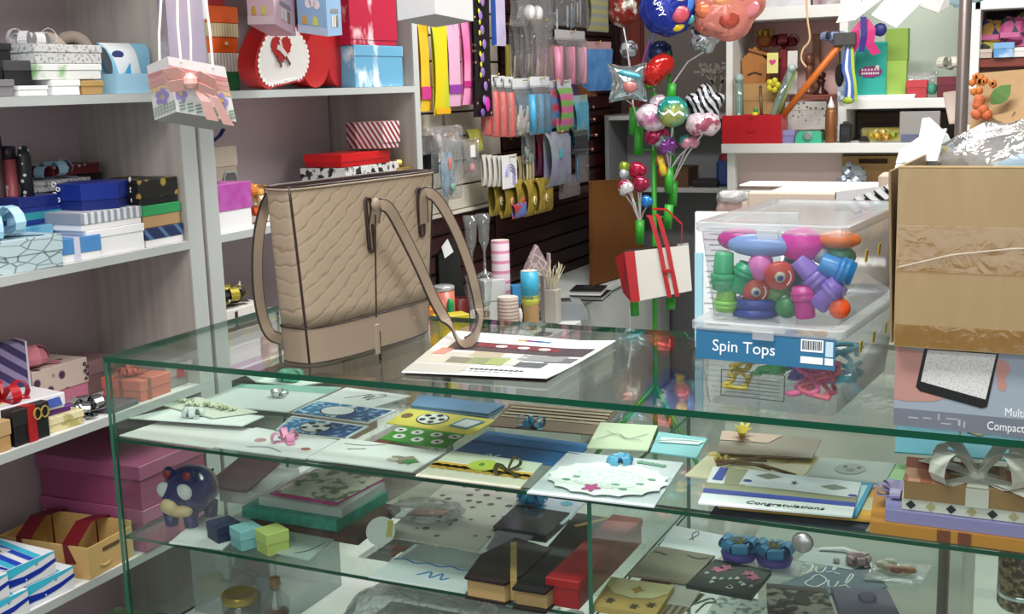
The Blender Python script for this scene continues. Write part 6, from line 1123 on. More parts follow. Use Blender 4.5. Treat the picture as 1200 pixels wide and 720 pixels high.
# crumpled clear bag and tissue in the carton
def crumple(label, p, rr, mat, seed, name, amp=.3, n=26, cat='plastic bag'):
    r = random.Random(seed); ph = [(V((r.uniform(-1, 1), r.uniform(-1, 1), r.uniform(-1, 1))).normalized() * r.uniform(3, 9), r.uniform(0, 6)) for _ in range(9)]
    vs = []; h = n // 2
    for i in range(h + 1):
        for j in range(n):
            d = V((math.sin(PI * i / h) * math.cos(2 * PI * j / n), math.sin(PI * i / h) * math.sin(2 * PI * j / n), -math.cos(PI * i / h))); q = 1 + amp * sum(abs(math.sin(w_.dot(d) + f_)) - .6 for w_, f_ in ph) / 3
            vs.append((d.x * rr[0] * q, d.y * rr[1] * q, d.z * rr[2] * q))
    b = B(); b.add(vs, [(i * n + j, i * n + (j + 1) % n, (i + 1) * n + (j + 1) % n, (i + 1) * n + j) for i in range(h) for j in range(n)])
    t = thing(name, label, cat, p); b.build('crumpled_film', mat, t, True); return t
FILM = GL('#f6f8fa', .20, .18, '#d6dbe0', .4, .1)
t = crumple('crumpled clear plastic bag filling the top of the open cardboard carton', (1.482, .15, 1.335), (.10, .09, .048), FILM, 3, 'plastic_bag'); B().ball((0.02, .02, -.02), (.07, .06, .03), 12).build('pale_blue_content', M('#9fc0d0', .6), t, True)
tag(B().box((0, 0, .05), (.28, .26, .10), .01).build('packing_paper', M('#a9a6a2', .8), None, loc=(1.508, .155, 1.114)), 'grey packing paper in the bottom of the open cardboard carton', 'paper')
tp = V((1.346,0.27,1.341)); t = thing('tissue', 'white tissue paper with a pointed fold sticking out of the carton', 'tissue', tp); b = B()
b.strip([V((1.36,0.25,1.337)) - tp, V((1.352,0.25,1.361)) - tp, V((1.34,0.26,1.387)) - tp], [.045, .04, .010], (1, .3, .1), .002); b.strip([V((1.367,0.22,1.351)) - tp, V((1.338,0.24,1.347)) - tp, V((1.302,0.27,1.331)) - tp], [.05, .045, .02], (.2, .5, 1), .002)
b.strip([V((1.361,0.24,1.326)) - tp, V((1.33,0.26,1.329)) - tp, V((1.297,0.29,1.317)) - tp], [.03, .028, .01], (.2, .6, 1), .002); b.build('folds', M('#d6dadd', .7), t)

# ================================================================ cards on the upper glass shelf
def card(lb, q, mat, th=.0022, z=0, name='greeting_card', cat='card', tilt=(0, 0, 0, 0), grp=None):
    """flat card from its four corners (front-left, front-right, back-right, back-left); returns (thing, f(u,v,dz))"""
    q = [V(p) + V((0, 0, z + .0006 + tl)) for p, tl in zip(q, tilt)]; c = sum(q, V()) / 4; t = thing(name, lb, cat, c, group=grp); b = B().slab([p - c for p in q], th); b.build('card', mat, t)
    f = uvq([p - c for p in q]); return t, (lambda u, v_, dz=.0003: f(u, v_, th + dz))
def on_card(t, f, pts, mat, name='print', o=.0002): B().slab([f(u, v_, o) for u, v_ in pts], .0002).build(name, M(mat, .5) if isinstance(mat, str) else mat, t)
def blob(t, f, u, v_, ru, rv, mat, name='print', o=.0004, n=14, k_=0, m_=5): on_card(t, f, [(u + ru * (1 + k_ * math.cos(m_ * a)) * math.cos(a), v_ + rv * (1 + k_ * math.cos(m_ * a)) * math.sin(a)) for a in [2 * PI * i / n for i in range(n)]], mat, name, o)
def stroke(t, f, pts, w_, mat, name='print_line', o=.0008):
    P_ = spline([f(u, v_, o) for u, v_ in pts], 4); B().strip(P_, w_, [((P_[min(i + 1, len(P_) - 1)] - P_[max(i - 1, 0)]).cross(V((0, 0, 1)))) for i in range(len(P_))], .0003).build(name, M(mat, .5), t)
def rib(t, f, u, v_, size, wd, mat, loops=4, up=(0, 0, 1), seed=1, tilt=.35, name='bow', tails=2): bow(B(), f(u, v_, .0005), size, wd, loops, tails, tilt, seed, .0006, up).build(name, M(mat, .4) if isinstance(mat, str) else mat, t)
CW = M('#dfe4e4', .6); CI = M('#d9d4c6', .6)
t, f = card('white envelope at the front left corner of the upper glass shelf', ((0.004,0.017,0.849), (0.218,0.013,0.849), (0.223,0.135,0.849), (0.016,0.152,0.849)), M('#d9d8d6', .6))
t, f = card('white embossed card with a white flower lying on the corner envelope', ((-0.03,0.081,0.849), (0.206,0.112,0.849), (0.206,0.176,0.849), (0.006,0.18,0.849)), M('#e2e7e6', .6, 0, .3, 120), z=.012); rib(t, f, .42, .45, .022, .012, '#c9cfcf', 7, seed=3, name='fabric_flower')
t, f = card('pale card decorated with a row of small white and green blossoms', ((-0.022,0.164,0.849), (0.129,0.125,0.849), (0.184,0.186,0.849), (0,0.237,0.849)), M('#d8dbcf', .6), z=.016); r = random.Random(2)
for i in range(9): rib(t, f, .10 + .09 * i, .35 + .04 * i + r.uniform(-.1, .1), .008, .007, ('#c9ccb2', '#a9b08a', '#d6d6c6')[i % 3], 5, seed=i, name='blossom', tails=0)
t, f = card('large white card shading to green at the back, with a silver oval spray', ((-0.002,0.229,0.849), (0.213,0.24,0.849), (0.205,0.433,0.849), (-0.012,0.388,0.849)), P('noise', '#dfe5e4', '#cfd9d6', 5, .5, .6, soft=.3), z=.004); on_card(t, f, [(0, .82), (1, .72), (1, 1), (0, 1)], '#8fc2b2'); rib(t, f, .62, .52, .018, .010, M('#c2c8ca', .3, .4), 6, seed=5, name='silver_spray')
t, f = card('pale green envelope topped with a teal net flower at the back of the upper shelf', ((0.004,0.416,0.849), (0.116,0.417,0.849), (0.178,0.483,0.849), (-0.063,0.457,0.849)), M('#cfdfd8', .6), z=.004, tilt=(0, 0, .004, .004)); rib(t, f, .55, .6, .028, .016, '#4fae94', 9, seed=6, name='net_flower')
t, f = card('white card with a black looped squiggle at the back of the upper shelf', ((0.218,0.326,0.849), (0.349,0.319,0.849), (0.376,0.421,0.849), (0.215,0.436,0.849)), CW, z=.004); stroke(t, f, [(.3, .35), (.45, .6), (.52, .75), (.55, .45), (.6, .72), (.64, .4)], .0016, '#2a2f33'); stroke(t, f, [(.66, .4), (.74, .72), (.70, .85), (.62, .8)], .0016, '#2a2f33')
BLP = P('noise', '#b3d4e6', '#2f78ae', 75, .44, .5, soft=.03); BLD = P('noise', '#8fb6d2', '#1f4f86', 75, .42, .5, soft=.03)
for lb, q, soc in (('blue patterned football card with a plain white circle', ((0.225,0.232,0.849), (0.402,0.222,0.849), (0.408,0.314,0.849), (0.22,0.326,0.849)), 0), ('blue patterned football card with a printed ball, nearest the pink bow', ((0.264,0.127,0.849), (0.412,0.131,0.849), (0.408,0.213,0.849), (0.234,0.222,0.849)), 1)):
    t, f = card(lb, q, M('#d5dde2', .6), z=.006 - .003 * soc); on_card(t, f, [(.02, .05), (.48, .05), (.48, .92), (.04, .92)], BLP); on_card(t, f, [(.55, .05), (.97, .08), (.97, .9), (.55, .9)], BLD)
    stroke(t, f, [(0, 0.02), (.5, .02), (1, .02)], .002, '#20303a'); blob(t, f, .45, .45, .20, .33, '#20303a', 'ring', .0008, 20); blob(t, f, .45, .45, .185, .30, '#dfe3e6', 'ball_print', .0012, 20)
    if soc:
        for u, v_ in ((.45, .5), (.33, .35), (.57, .6), (.36, .65), (.55, .28)): blob(t, f, u, v_, .05, .08, '#1c2228', 'ball_patch', .0016, 6)
t, f = card('white card with a pink satin bow at the front of the upper shelf', ((0.219,0.014,0.849), (0.41,0.013,0.849), (0.402,0.122,0.849), (0.215,0.138,0.849)), M('#dcdfe0', .6), z=.002); rib(t, f, .55, .62, .026, .014, '#dc8fb4', 4, seed=2, tails=2); blob(t, f, .30, .5, .06, .09, '#b98a8a', 'print'); blob(t, f, .86, .4, .05, .07, '#a96a5c', 'print'); stroke(t, f, [(.3, .15), (.5, .25), (.7, .12)], .0012, '#4a4f52')
t, f = card('white card with a brown and green butterfly print', ((0.413,0.014,0.849), (0.614,0.014,0.849), (0.614,0.122,0.849), (0.405,0.134,0.849)), M('#dadddb', .6), z=.003); blob(t, f, .78, .42, .13, .17, '#8d8675', 'butterfly_print', k_=.25); blob(t, f, .86, .38, .06, .12, '#4a8a4f', 'leaf_print', .0008, k_=.3); blob(t, f, .70, .36, .05, .08, '#b9b3a6', 'wing_print', .0008); stroke(t, f, [(.1, .75), (.3, .8), (.45, .95)], .0014, '#5a5f62'); stroke(t, f, [(.2, .55), (.35, .66)], .0018, '#5a5f62')
t, f = card('yellow card with a printed football and a small tag', ((0.433,0.233,0.849), (0.613,0.219,0.849), (0.614,0.315,0.849), (0.422,0.332,0.849)), M('#d6c65a', .6), z=.006)
def ball_(t, f, u, v_, ru, rv):
    blob(t, f, u, v_, ru, rv, '#22262a', 'ball_outline', .0006, 20); blob(t, f, u, v_, ru * .92, rv * .9, '#dfe2e2', 'ball_print', .001, 20)
    for a in range(6): blob(t, f, u + (ru * .62 * math.cos(a * 1.257) if a < 5 else 0), v_ + (rv * .62 * math.sin(a * 1.257) if a < 5 else 0), ru * .23, rv * .24, '#1a1e22', 'ball_patch', .0014, 5)
ball_(t, f, .40, .55, .17, .36); blob(t, f, .10, .55, .06, .16, '#6d5a3a', 'print'); on_card(t, f, [(.66, .28), (.88, .22), (.94, .78), (.70, .85)], '#3f86a8', 'tag_border', .001); on_card(t, f, [(.69, .34), (.86, .29), (.91, .72), (.73, .78)], '#dfe5e6', 'tag', .0014)
t, f = card('green card printed with rows of footballs', ((0.475,0.143,0.849), (0.606,0.134,0.849), (0.602,0.215,0.849), (0.471,0.224,0.849)), M('#3f8a2f', .6), z=.006)
for u, v_ in ((.2, .3), (.5, .25), (.8, .28), (.35, .7), (.65, .72), (.92, .75), (.08, .72)): blob(t, f, u, v_, .09, .16, '#d9dfd6', 'ball_print', .0004, 10); blob(t, f, u, v_, .035, .06, '#1c2420', 'ball_patch', .0008, 5)
for i, (c_, lb) in enumerate((('#c9d0d6', 'lowest, whitish'), ('#8fb0cc', 'middle, powder blue'), ('#5f86b0', 'topmost, denim blue'))): card(f'slim card in the stack behind the yellow football card, {lb}', ((0.426,0.334,0.849), (0.59,0.33,0.849), (0.592,0.398,0.849), (0.402,0.409,0.849)), M(c_, .6), z=.002 + .0045 * i, th=.003)
t, f = card('large deep blue folder card in the middle of the upper shelf', ((0.624,0.121,0.849), (0.827,0.124,0.849), (0.825,0.249,0.849), (0.624,0.261,0.849)), M('#1f5f96', .55), z=.002); stroke(t, f, [(0, .55), (.5, .53), (1, .52)], .002, '#153f6a')
t, f = card('brown card with cream pleats and a blue raffia bow', ((0.622,0.272,0.849), (0.821,0.283,0.849), (0.809,0.407,0.849), (0.603,0.395,0.849)), M('#6f5240', .6), z=.008, tilt=(0, 0, .006, .006))
for k_ in range(5): on_card(t, f, [(.02 + .01 * k_, .42 + .12 * k_), (.98, .40 + .12 * k_), (.98, .48 + .12 * k_), (.02 + .01 * k_, .50 + .12 * k_)], '#b39f86' if k_ % 2 else '#a28d74', 'pleat', .0006 + .0008 * k_)
rib(t, f, .38, .12, .026, .009, '#4a92b8', 5, seed=4)
stroke(t, f, [(.3, .3), (.6, .6), (.95, .35)], .0014, '#c9bda8')
t, f = card('cream card with a scalloped gold band, a lime tag and an olive bow', ((0.629,-0.003,0.849), (0.808,0,0.849), (0.791,0.12,0.849), (0.623,0.13,0.849)), M('#dcd9c6', .6), z=.004); on_card(t, f, [(0, .62), (1, .62), (1, .98), (0, .98)], '#c3cdb9')
for k_ in range(11): blob(t, f, .05 + .09 * k_, .40, .055, .10, '#cda63f', 'scallop', .0006, 10)
on_card(t, f, [(0, .40), (1, .40), (1, .56), (0, .56)], '#cda63f', 'gold_band', .0006); blob(t, f, .48, .60, .14, .22, '#aebf4a', 'lime_tag', .0012, 16); blob(t, f, .46, .62, .03, .06, '#5a8a3a', 'tag_flower', .0016, 8); rib(t, f, .76, .5, .030, .010, '#4a4520', 2, seed=8, tilt=.5); stroke(t, f, [(.36, .95), (.42, 1.05), (.46, .95), (.52, 1.08)], .003, '#cfd3cc')
t, f = card('white card with a round lace doily, a crimson flower and a blue net flower', ((0.823,-0.01,0.849), (1.019,-0.002,0.849), (0.998,0.205,0.849), (0.804,0.196,0.849)), M('#c3ccd2', .6), z=.002); on_card(t, f, [(.0, .6), (1, .6), (1, 1), (0, 1)], '#c9cdd6')
DOI = M('#e6ebe9', .7); blob(t, f, .52, .42, .47, .36, DOI, 'doily', .004, 48, .05, 16); blob(t, f, .52, .42, .30, .22, P('noise', '#e6ebe9', '#c9d4d0', 160, .5, .7), 'doily_pattern', .0044, 24); blob(t, f, .46, .18, .06, .07, '#b0307f', 'crimson_flower', .0050, 20, .35, 5)
for u, v_ in ((.28, .38), (.22, .30), (.70, .22), (.80, .36), (.62, .3), (.86, .48)): blob(t, f, u, v_, .035, .022, '#6fa08a', 'leaf_print', .0050, 8)
rib(t, f, .50, .82, .022, .012, '#5aa6cf', 8, seed=7, name='net_flower'); stroke(t, f, [(.55, .8), (.75, .66), (.92, .58)], .0024, '#b9cfe0')
for k_ in range(5): blob(t, f, .66 + .05 * k_, .90 - .01 * k_, .03, .035, '#6f9f86', 'leaf_print', .0016, 8)
t, f = card('small pale sage card tied with grey wire', ((0.833,0.206,0.849), (0.932,0.223,0.849), (0.906,0.352,0.849), (0.806,0.338,0.849)), M('#c2cbb0', .6), z=.010, tilt=(0, 0, .004, .004)); stroke(t, f, [(.1, .3), (.4, .55), (.6, .35), (.9, .6)], .0012, '#6d6f6a', o=.002); stroke(t, f, [(.2, .6), (.5, .4), (.85, .3)], .0012, '#7d7f7a', o=.003)
t, f = card('aqua card with a white paper strip beside the sage card', ((0.933,0.233,0.849), (1.012,0.229,0.849), (1.004,0.318,0.849), (0.914,0.333,0.849)), M('#7fb8c2', .55), z=.005, tilt=(0, 0, .006, .004)); on_card(t, f, [(.1, .45), (.9, .55), (1.0, .78), (.12, .70)], '#cfdcdc', 'paper_strip', .002); stroke(t, f, [(-.1, .4), (.4, .62), (.9, .7)], .0012, '#6f7472', o=.003)
t, f = card('cream card with a gold edge and a brown twig bow', ((1.018,0.146,0.849), (1.185,0.142,0.849), (1.189,0.312,0.849), (1.022,0.275,0.849)), M('#cfc6a9', .6), z=.002); on_card(t, f, [(0, .82), (1, .7), (1, .92), (0, .98)], '#b9a25a', 'gold_edge'); b = B()
for u0, v0, u1, v1 in ((.15, .55, .7, .4), (.2, .4, .6, .66), (.3, .52, .95, .28), (.35, .6, .8, .75)): b.tube([f(u0, v0, .004), f((u0 + u1) / 2, (v0 + v1) / 2, .010), f(u1, v1, .005)], .0026, 6)
b.build('twig_bow', M('#5f4630', .7), t); rib(t, f, .2, .6, .014, .006, '#b59a4a', 4, seed=3, name='straw_flower', tails=0)
t, f = card('rose beige card with a raised yellow flower at its left end', ((1.04,0.248,0.849), (1.186,0.274,0.849), (1.184,0.354,0.849), (1.024,0.336,0.849)), M('#8a7b70', .6), z=.010, tilt=(.002, .0, .008, .010)); on_card(t, f, [(0, .55), (.5, .55), (.62, 1), (0, 1)], '#b9978a', 'rose_strip', .001)
b = B()
for i in range(7): a = i * .9; b.strip([f(.22, .75, .002), f(.22 + .05 * math.cos(a), .75 + .2 * math.sin(a), .014), f(.22 + .10 * math.cos(a), .75 + .35 * math.sin(a), .018)], [.008, .009, .002], (-math.sin(a), math.cos(a), .3), .0006)
b.build('yellow_petals', M('#c9b23a', .5), t)
t, f = card('grey translucent sleeve with a faint bear-like print', ((1.192,0.193,0.849), (1.304,0.202,0.849), (1.307,0.31,0.849), (1.194,0.3,0.849)), M('#a3aba8', .5), z=.004)
for u, v_, ru, rv, c_ in ((.48, .55, .2, .26, '#8d9592'), (.4, .62, .03, .05, '#4a4f4f'), (.58, .62, .03, .05, '#4a4f4f'), (.49, .5, .06, .07, '#6d7472')): blob(t, f, u, v_, ru, rv, c_, 'print', .0006 if ru > .1 else .001)
# congratulation pile
t, f = card('dark navy card at the bottom of the congratulation pile', ((1.099,0.003,0.849), (1.307,0.017,0.849), (1.313,0.102,0.849), (1.095,0.096,0.849)), M('#1c2438', .5), z=0, th=.003)
t, f = card('amber yellow card sticking out to the right under the congratulation card', ((1.106,0.02,0.849), (1.315,0.04,0.849), (1.319,0.172,0.849), (1.103,0.139,0.849)), M('#cf9a34', .5), z=.0055, th=.003); on_card(t, f, [(.86, .3), (.97, .28), (.97, .7), (.88, .7)], '#c9bfa0', 'pale_panel')
t, f = card('bright cyan card between the amber card and the congratulation card', ((1.101,0.022,0.849), (1.293,0.038,0.849), (1.293,0.182,0.849), (1.092,0.156,0.849)), M('#2f9ac9', .5), z=.0105, th=.003); on_card(t, f, [(.9, .1), (.97, .1), (.97, .9), (.91, .9)], '#bcdbe6', 'pale_panel')
q_ = ((1.085,-0.007,0.867), (1.291,0.014,0.867), (1.279,0.157,0.867), (1.06,0.156,0.867)); t, f = card('white congratulations card with blue and olive bands and graduation caps', q_, M('#e2e5ea', .55), z=.0, th=.0025)
on_card(t, f, [(0, .26), (1, .26), (1, .38), (0, .38)], '#2a3f9a', 'blue_band'); on_card(t, f, [(0, .38), (1, .38), (1, .54), (0, .54)], '#8d8c6f', 'olive_band'); on_card(t, f, [(.12, .54), (.26, .54), (.26, 1), (.10, 1)], '#9a987a', 'olive_band', .0006); on_card(t, f, [(.03, .62), (.10, .62), (.11, .98), (.05, .98)], '#3348a6', 'blue_band', .0006)
on_card(t, f, [(.22, .56), (.99, .5), (.99, .96), (.25, 1)], '#d9dee4', 'white_panel', .001)
for u, v_, s_ in ((.40, .84, 1), (.84, .72, -1)): on_card(t, f, [(u - .09, v_), (u, v_ - .07), (u + .09, v_ + .03), (u, v_ + .1)], '#7d8070', 'cap_print', .0016); stroke(t, f, [(u, v_ - .0), (u - s_ * .06, v_ - .12), (u - s_ * .12, v_ - .16)], .0012, '#22282e'); blob(t, f, u - s_ * .13, v_ - .17, .03, .035, '#2a3f9a', 'tassel_print', .0016)
blob(t, f, .58, .74, .02, .05, '#3a4238', 'star_print', .0016, 10, .5, 5)
d_ = (f(1, 0) - f(0, 0)); text('Congratulations', .0165, M('#16181c', .5), t, f(.56, .115, .0006), (0, 0, math.atan2(d_.y, d_.x)), shear=.25)
# boxes at the right
def slabbox(lb, q, h_, mat, z=0, name='gift_box'): t, f = card(lb, q, mat, th=h_, z=z, name=name, cat='box'); return t, f
AMB = M('#c4822c', .5)
x0 = 1.318
t, f = slabbox('mustard box with brown bands at the bottom of the ribboned pile', ((x0 - .004, .016, S1), (x0 + .36, .012, S1), (x0 + .36, .15, S1), (x0 - .02, .16, S1)), .016, AMB)
for u in (.255, .325): B().box(f(u, .0, -.0075) + V((0, -.0008, 0)), (.016, .002, .0155)).build('brown_band', M('#7a3a1c', .5), t)
t, f = slabbox('lavender flat box on the mustard one', ((x0 + .014, .022, S1), (x0 + .36, .018, S1), (x0 + .36, .14, S1), (x0 - .002, .15, S1)), .016, M('#8d86bd', .5), .0165); rib(t, f, .04, .45, .024, .014, '#a99ac2', 5, seed=5)
t, f = slabbox('white box with black and gold diamonds along its side', ((x0 + .034, .030, S1), (x0 + .36, .026, S1), (x0 + .36, .13, S1), (x0 + .024, .135, S1)), .015, M('#d9d3c9', .5), .0335)
for k_ in range(13): u = .035 + .077 * k_; B().prism([(-.0065, 0), (0, -.0062), (.0065, 0), (0, .0062)], 0, .0004, T=lambda p: V((p[0], -p[2], p[1]))).build('diamond', M('#1c1a1a' if k_ % 2 == 0 else '#b3a676', .5), t, loc=f(u, 0, -.0075) + V((0, -.0004, 0)))
t, f = slabbox('brown gift box tied with a wide white organza ribbon, topmost of the boxed pile', ((x0 + .036, .028, S1), (x0 + .36, .024, S1), (x0 + .36, .13, S1), (x0 + .026, .135, S1)), .024, M('#9a7448', .55), .049)
on_card(t, f, [(0, 0), (.17, 0), (.17, .55), (0, .55)], P('wave', '#a5583f', '#c98f72', 9, .5, .45), 'patterned_panel'); on_card(t, f, [(.0, .55), (.3, .55), (.3, 1), (0, 1)], '#8a3a2a', 'red_panel'); on_card(t, f, [(.36, 0), (1, 0), (1, 1), (.36, 1)], P('wave', '#b06a4f', '#c79a7a', 9, .5, .45), 'patterned_panel')
ORGZ = GL('#f6f2ee', .08, .72, '#ece6e0', 0, .3); b = B().box(f(.28, 0, -.012) + V((0, -.0012, 0)), (.028, .0012, .025)); b.slab([f(.24, 0, .001), f(.32, 0, .001), f(.32, 1, .001), f(.24, 1, .001)], .0006); b.build('organza_band', ORGZ, t)
bow(B(), f(.28, .4, .002), .075, .030, 4, 2, .30, 3).build('organza_bow', ORGZ, t)
t, f = card('turquoise card with a crimson oval flower at the back right of the shelf', ((1.305,0.305,0.849), (1.507,0.323,0.849), (1.502,0.465,0.849), (1.289,0.442,0.849)), M('#2f9ab8', .5), z=.004, tilt=(.02, .02, .05, .05)); blob(t, f, .29, .72, .10, .12, '#a92a4a', 'oval_flower', .001, 16); stroke(t, f, [(.38, .75), (.45, .68), (.46, .45), (.42, .3)], .003, '#1c2f4a'); blob(t, f, .58, .62, .07, .14, '#b9a03a', 'yellow_flower', .001, 12, .2, 5)
t, f = card('small pale green card beside the turquoise one', ((1.282,0.227,0.849), (1.326,0.227,0.849), (1.325,0.312,0.849), (1.284,0.31,0.849)), M('#9ac28a', .6), z=.002); t, f = card('small mauve card with a white edge in front of the pale green card', ((1.283,0.159,0.849), (1.328,0.16,0.849), (1.325,0.231,0.849), (1.282,0.223,0.849)), M('#9a5f78', .6), z=.003); on_card(t, f, [(0, .4), (1, .4), (1, .6), (0, .6)], '#d6d3d6')

# ================================================================ lower glass shelf
t = thing('piggy_bank', 'navy blue glazed piggy bank with white eye patches and a cream snout', 'piggy bank', V((0.086,0.063,0.666)) + V((-.012, .035, .0006)), (0, 0, .06)); PB = M('#121c5c', .14)
# local -y faces the viewer
B().ball((0, .012, .060), (.047, .056, .047), 28).build('body', PB, t, True)
for x, y in ((-.022, -.018), (.022, -.018), (-.022, .042), (.022, .042)): B().lathe([(.012, 0), (.0125, .004), (.015, .03)], (x, y, 0), 14).build('leg', PB, t, True)
for s_ in (-1, 1): e = B().ball((s_ * .022, -.014, .098), (.013, .009, .014), 12).build('ear', PB, t, True); B().ball((s_ * .022, -.021, .099), (.0085, .004, .009), 10).build('red_inner_ear', M('#8f1c1c', .2), e, True)
for s_ in (-1, 1): B().ball((s_ * .021, -.031, .072), (.0175, .009, .0155), 16).build('eye_patch', M('#d6d9dc', .25), t, True)
B().ball((-.006, -.040, .045), (.019, .013, .016), 16).build('snout', M('#c9b084', .3), t, True); B().ball((.006, -.034, .037), (.033, .013, .013), 16).build('cream_mouth', M('#c4aa7c', .3), t, True)
B().ball((0, .034, .058), (.0405, .043, .0415), 24).build('pale_rear', M('#a9a6a2', .25), t, True); B().tube(spline([(0, .074, .06), (.006, .082, .066), (-.002, .086, .072), (.003, .084, .078)], 4), .0025, 6).build('tail', PB, t, True)
def ringbox(lb, p, s_, h_, c_, l_, rz): return gift_box(lb, V(p) + V((0, 0, .0006)), rz, s_, s_, h_, M(c_, .5), M(l_, .5), lidh=.5, lip=.001)
ringbox('tiny navy ring box, leftmost of three at the front of the lower shelf', (0.191,0.058,0.666), .046, .033, '#1f2a4a', '#232f54', -.45)
ringbox('tiny pale turquoise ring box between the navy and the lime ones', (0.25,0.047,0.666), .044, .036, '#7fb3bd', '#8ac2ca', -.45)
ringbox('tiny lime ring box, rightmost of three at the front of the lower shelf', (0.308,0.044,0.666), .044, .040, '#b3c06a', '#bccb74', -.45)
card('white card lid lying under the piggy bank and the ring boxes', ((0.113,0.002,0.666), (0.223,0.011,0.666), (0.191,0.149,0.666), (0.073,0.148,0.666)), M('#d3d6d8', .5))
t, f = card('pale grey ribbed card with a thin dark line right of the lime ring box', ((0.314,0.03,0.666), (0.398,0.022,0.666), (0.38,0.149,0.666), (0.28,0.146,0.666)), P('stripe', '#aab8b2', '#93a39d', 60, .5, .6), z=.002); stroke(t, f, [(.55, .1), (.8, .3), (.9, .6)], .0014, '#2f3a3a')
def stack(lb, q, z, h_, mat, **k): return card(lb, q, mat, th=h_, z=z, name='gift_box', cat='box', **k)
stack('brown paper parcel at the bottom of the pile in the middle of the lower shelf', ((0.196,0.123,0.666), (0.435,0.118,0.666), (0.418,0.293,0.666), (0.189,0.288,0.666)), 0, .012, M('#4a3329', .7))
stack('teal speckled box in the pile in the middle of the lower shelf', ((0.174,0.133,0.666), (0.382,0.132,0.666), (0.386,0.301,0.666), (0.169,0.302,0.666)), .0125, .020, P('noise', '#2a7a6a', '#3f9484', 90, .5, .6, soft=.2))
stack('clear-lidded white box on the teal box', ((0.199,0.152,0.666), (0.383,0.15,0.666), (0.379,0.303,0.666), (0.199,0.302,0.666)), .033, .016, GL('#f4f6f6', .08, .55, '#cdd2d2', 0, .2))
t, f = card('card printed with roses and green leaves on a magenta backing, topmost of the middle pile', ((0.213,0.167,0.666), (0.363,0.16,0.666), (0.371,0.315,0.666), (0.213,0.318,0.666)), M('#b0307a', .5), th=.003, z=.050); on_card(t, f, [(.03, .05), (1, .05), (1, 1), (.03, 1)], P('noise', '#b9b3a6', '#5f7058', 40, .55, .5), 'rose_print')
t, f = card('silver grey wide box at the back left of the lower shelf', ((0.054,0.216,0.666), (0.164,0.217,0.666), (0.137,0.367,0.666), (0.023,0.371,0.666)), M('#b3b4b2', .5), th=.028, name='gift_box', cat='box')
stack('dark maroon flat folder at the back left behind the piggy bank', ((0.032,0.198,0.666), (0.13,0.204,0.666), (0.081,0.38,0.666), (-0.02,0.384,0.666)), .0295, .006, M('#5a1838', .5))
t = thing('round_tag', 'round white paper disc with a yellow edge leaning in the lower shelf', 'tag', V((0.473,0.133,0.666)) + V((0, 0, .027)), (.9, 0, .3)); B().lathe([(.026, -.001), (.026, .001)], n=28).build('disc', M('#d3d6d4', .6), t); B().box((.016, .004, .0014), (.010, .03, .0006)).build('yellow_strip', M('#b9b04a', .5), t)
DT = P('dots', '#4f4a48', '#b9b6b0', 34, .24, .4, soft=.03)
t, f = card('clear sleeve with rows of dark and gold dots', ((0.455,0.16,0.666), (0.648,0.159,0.666), (0.633,0.424,0.666), (0.444,0.431,0.666)), DT, z=.004, tilt=(0, 0, .01, .01)); on_card(t, f, [(.0, .35), (.35, .42), (.38, .52), (.02, .45)], P('stripe', '#a9605a', '#c9a59a', 60, .5, .5), 'pink_strip', .002)
t, f = card('olive and grey card behind the dotted sleeve', ((0.386,0.291,0.666), (0.511,0.29,0.666), (0.507,0.439,0.666), (0.391,0.439,0.666)), M('#8d9084', .6), z=.010); stroke(t, f, [(.5, .5), (.6, .7), (.7, .5)], .002, '#4a4f48')
crumple('crinkled clear cellophane lying over the dotted sleeve', V((0.49,0.263,0.666)) + V((0, 0, .022)), (.07, .05, .014), GL('#f6f8fa', .14, .12, '#d6dbe0', .9, .1), 6, 'plastic_bag', .25)
t, f = card('white paper bag with a wavy blue line and a blue motif at the front', ((0.527,0.004,0.666), (0.704,0.006,0.666), (0.7,0.159,0.666), (0.528,0.154,0.666)), M('#cdd6da', .6)); stroke(t, f, [(0, .52), (.12, .56), (.25, .50), (.37, .55), (.5, .50), (.62, .55), (.75, .5), (.87, .54), (1, .5)], .0035, '#2f7fb8'); stroke(t, f, [(.40, .22), (.5, .34), (.55, .2), (.62, .34), (.66, .2), (.72, .26)], .0035, '#2f7fb8'); on_card(t, f, [(.05, .58), (.95, .55), (.95, 1), (.05, 1)], '#9aa6a6', 'grey_window')
t, f = card('lilac grey card left of the dark book boxes', ((0.665,0.158,0.666), (0.715,0.154,0.666), (0.715,0.252,0.666), (0.643,0.254,0.666)), M('#8d8496', .6), z=.010)
t, f = card('white card with a blue net flower at the back middle of the lower shelf', ((0.623,0.305,0.666), (0.744,0.306,0.666), (0.738,0.444,0.666), (0.616,0.448,0.666)), M('#aab4c2', .6), z=.012); rib(t, f, .25, .55, .030, .014, '#2f8fbf', 9, seed=9, name='net_flower', tilt=.6); blob(t, f, .75, .72, .10, .08, '#4f9ab0', 'blue_print')
for i in range(3): stack(f'clear black-edged wallet, {("lowest", "middle", "topmost")[i]} of three behind the dark book boxes', ((0.635,0.246,0.666), (0.738,0.244,0.666), (0.736,0.357,0.666), (0.627,0.363,0.666)), .001 + .006 * i, .004, GL('#6f7274', .12, .5, '#4a4a4c', 0, .1) if i % 2 == 0 else M('#2a2b2d', .3))
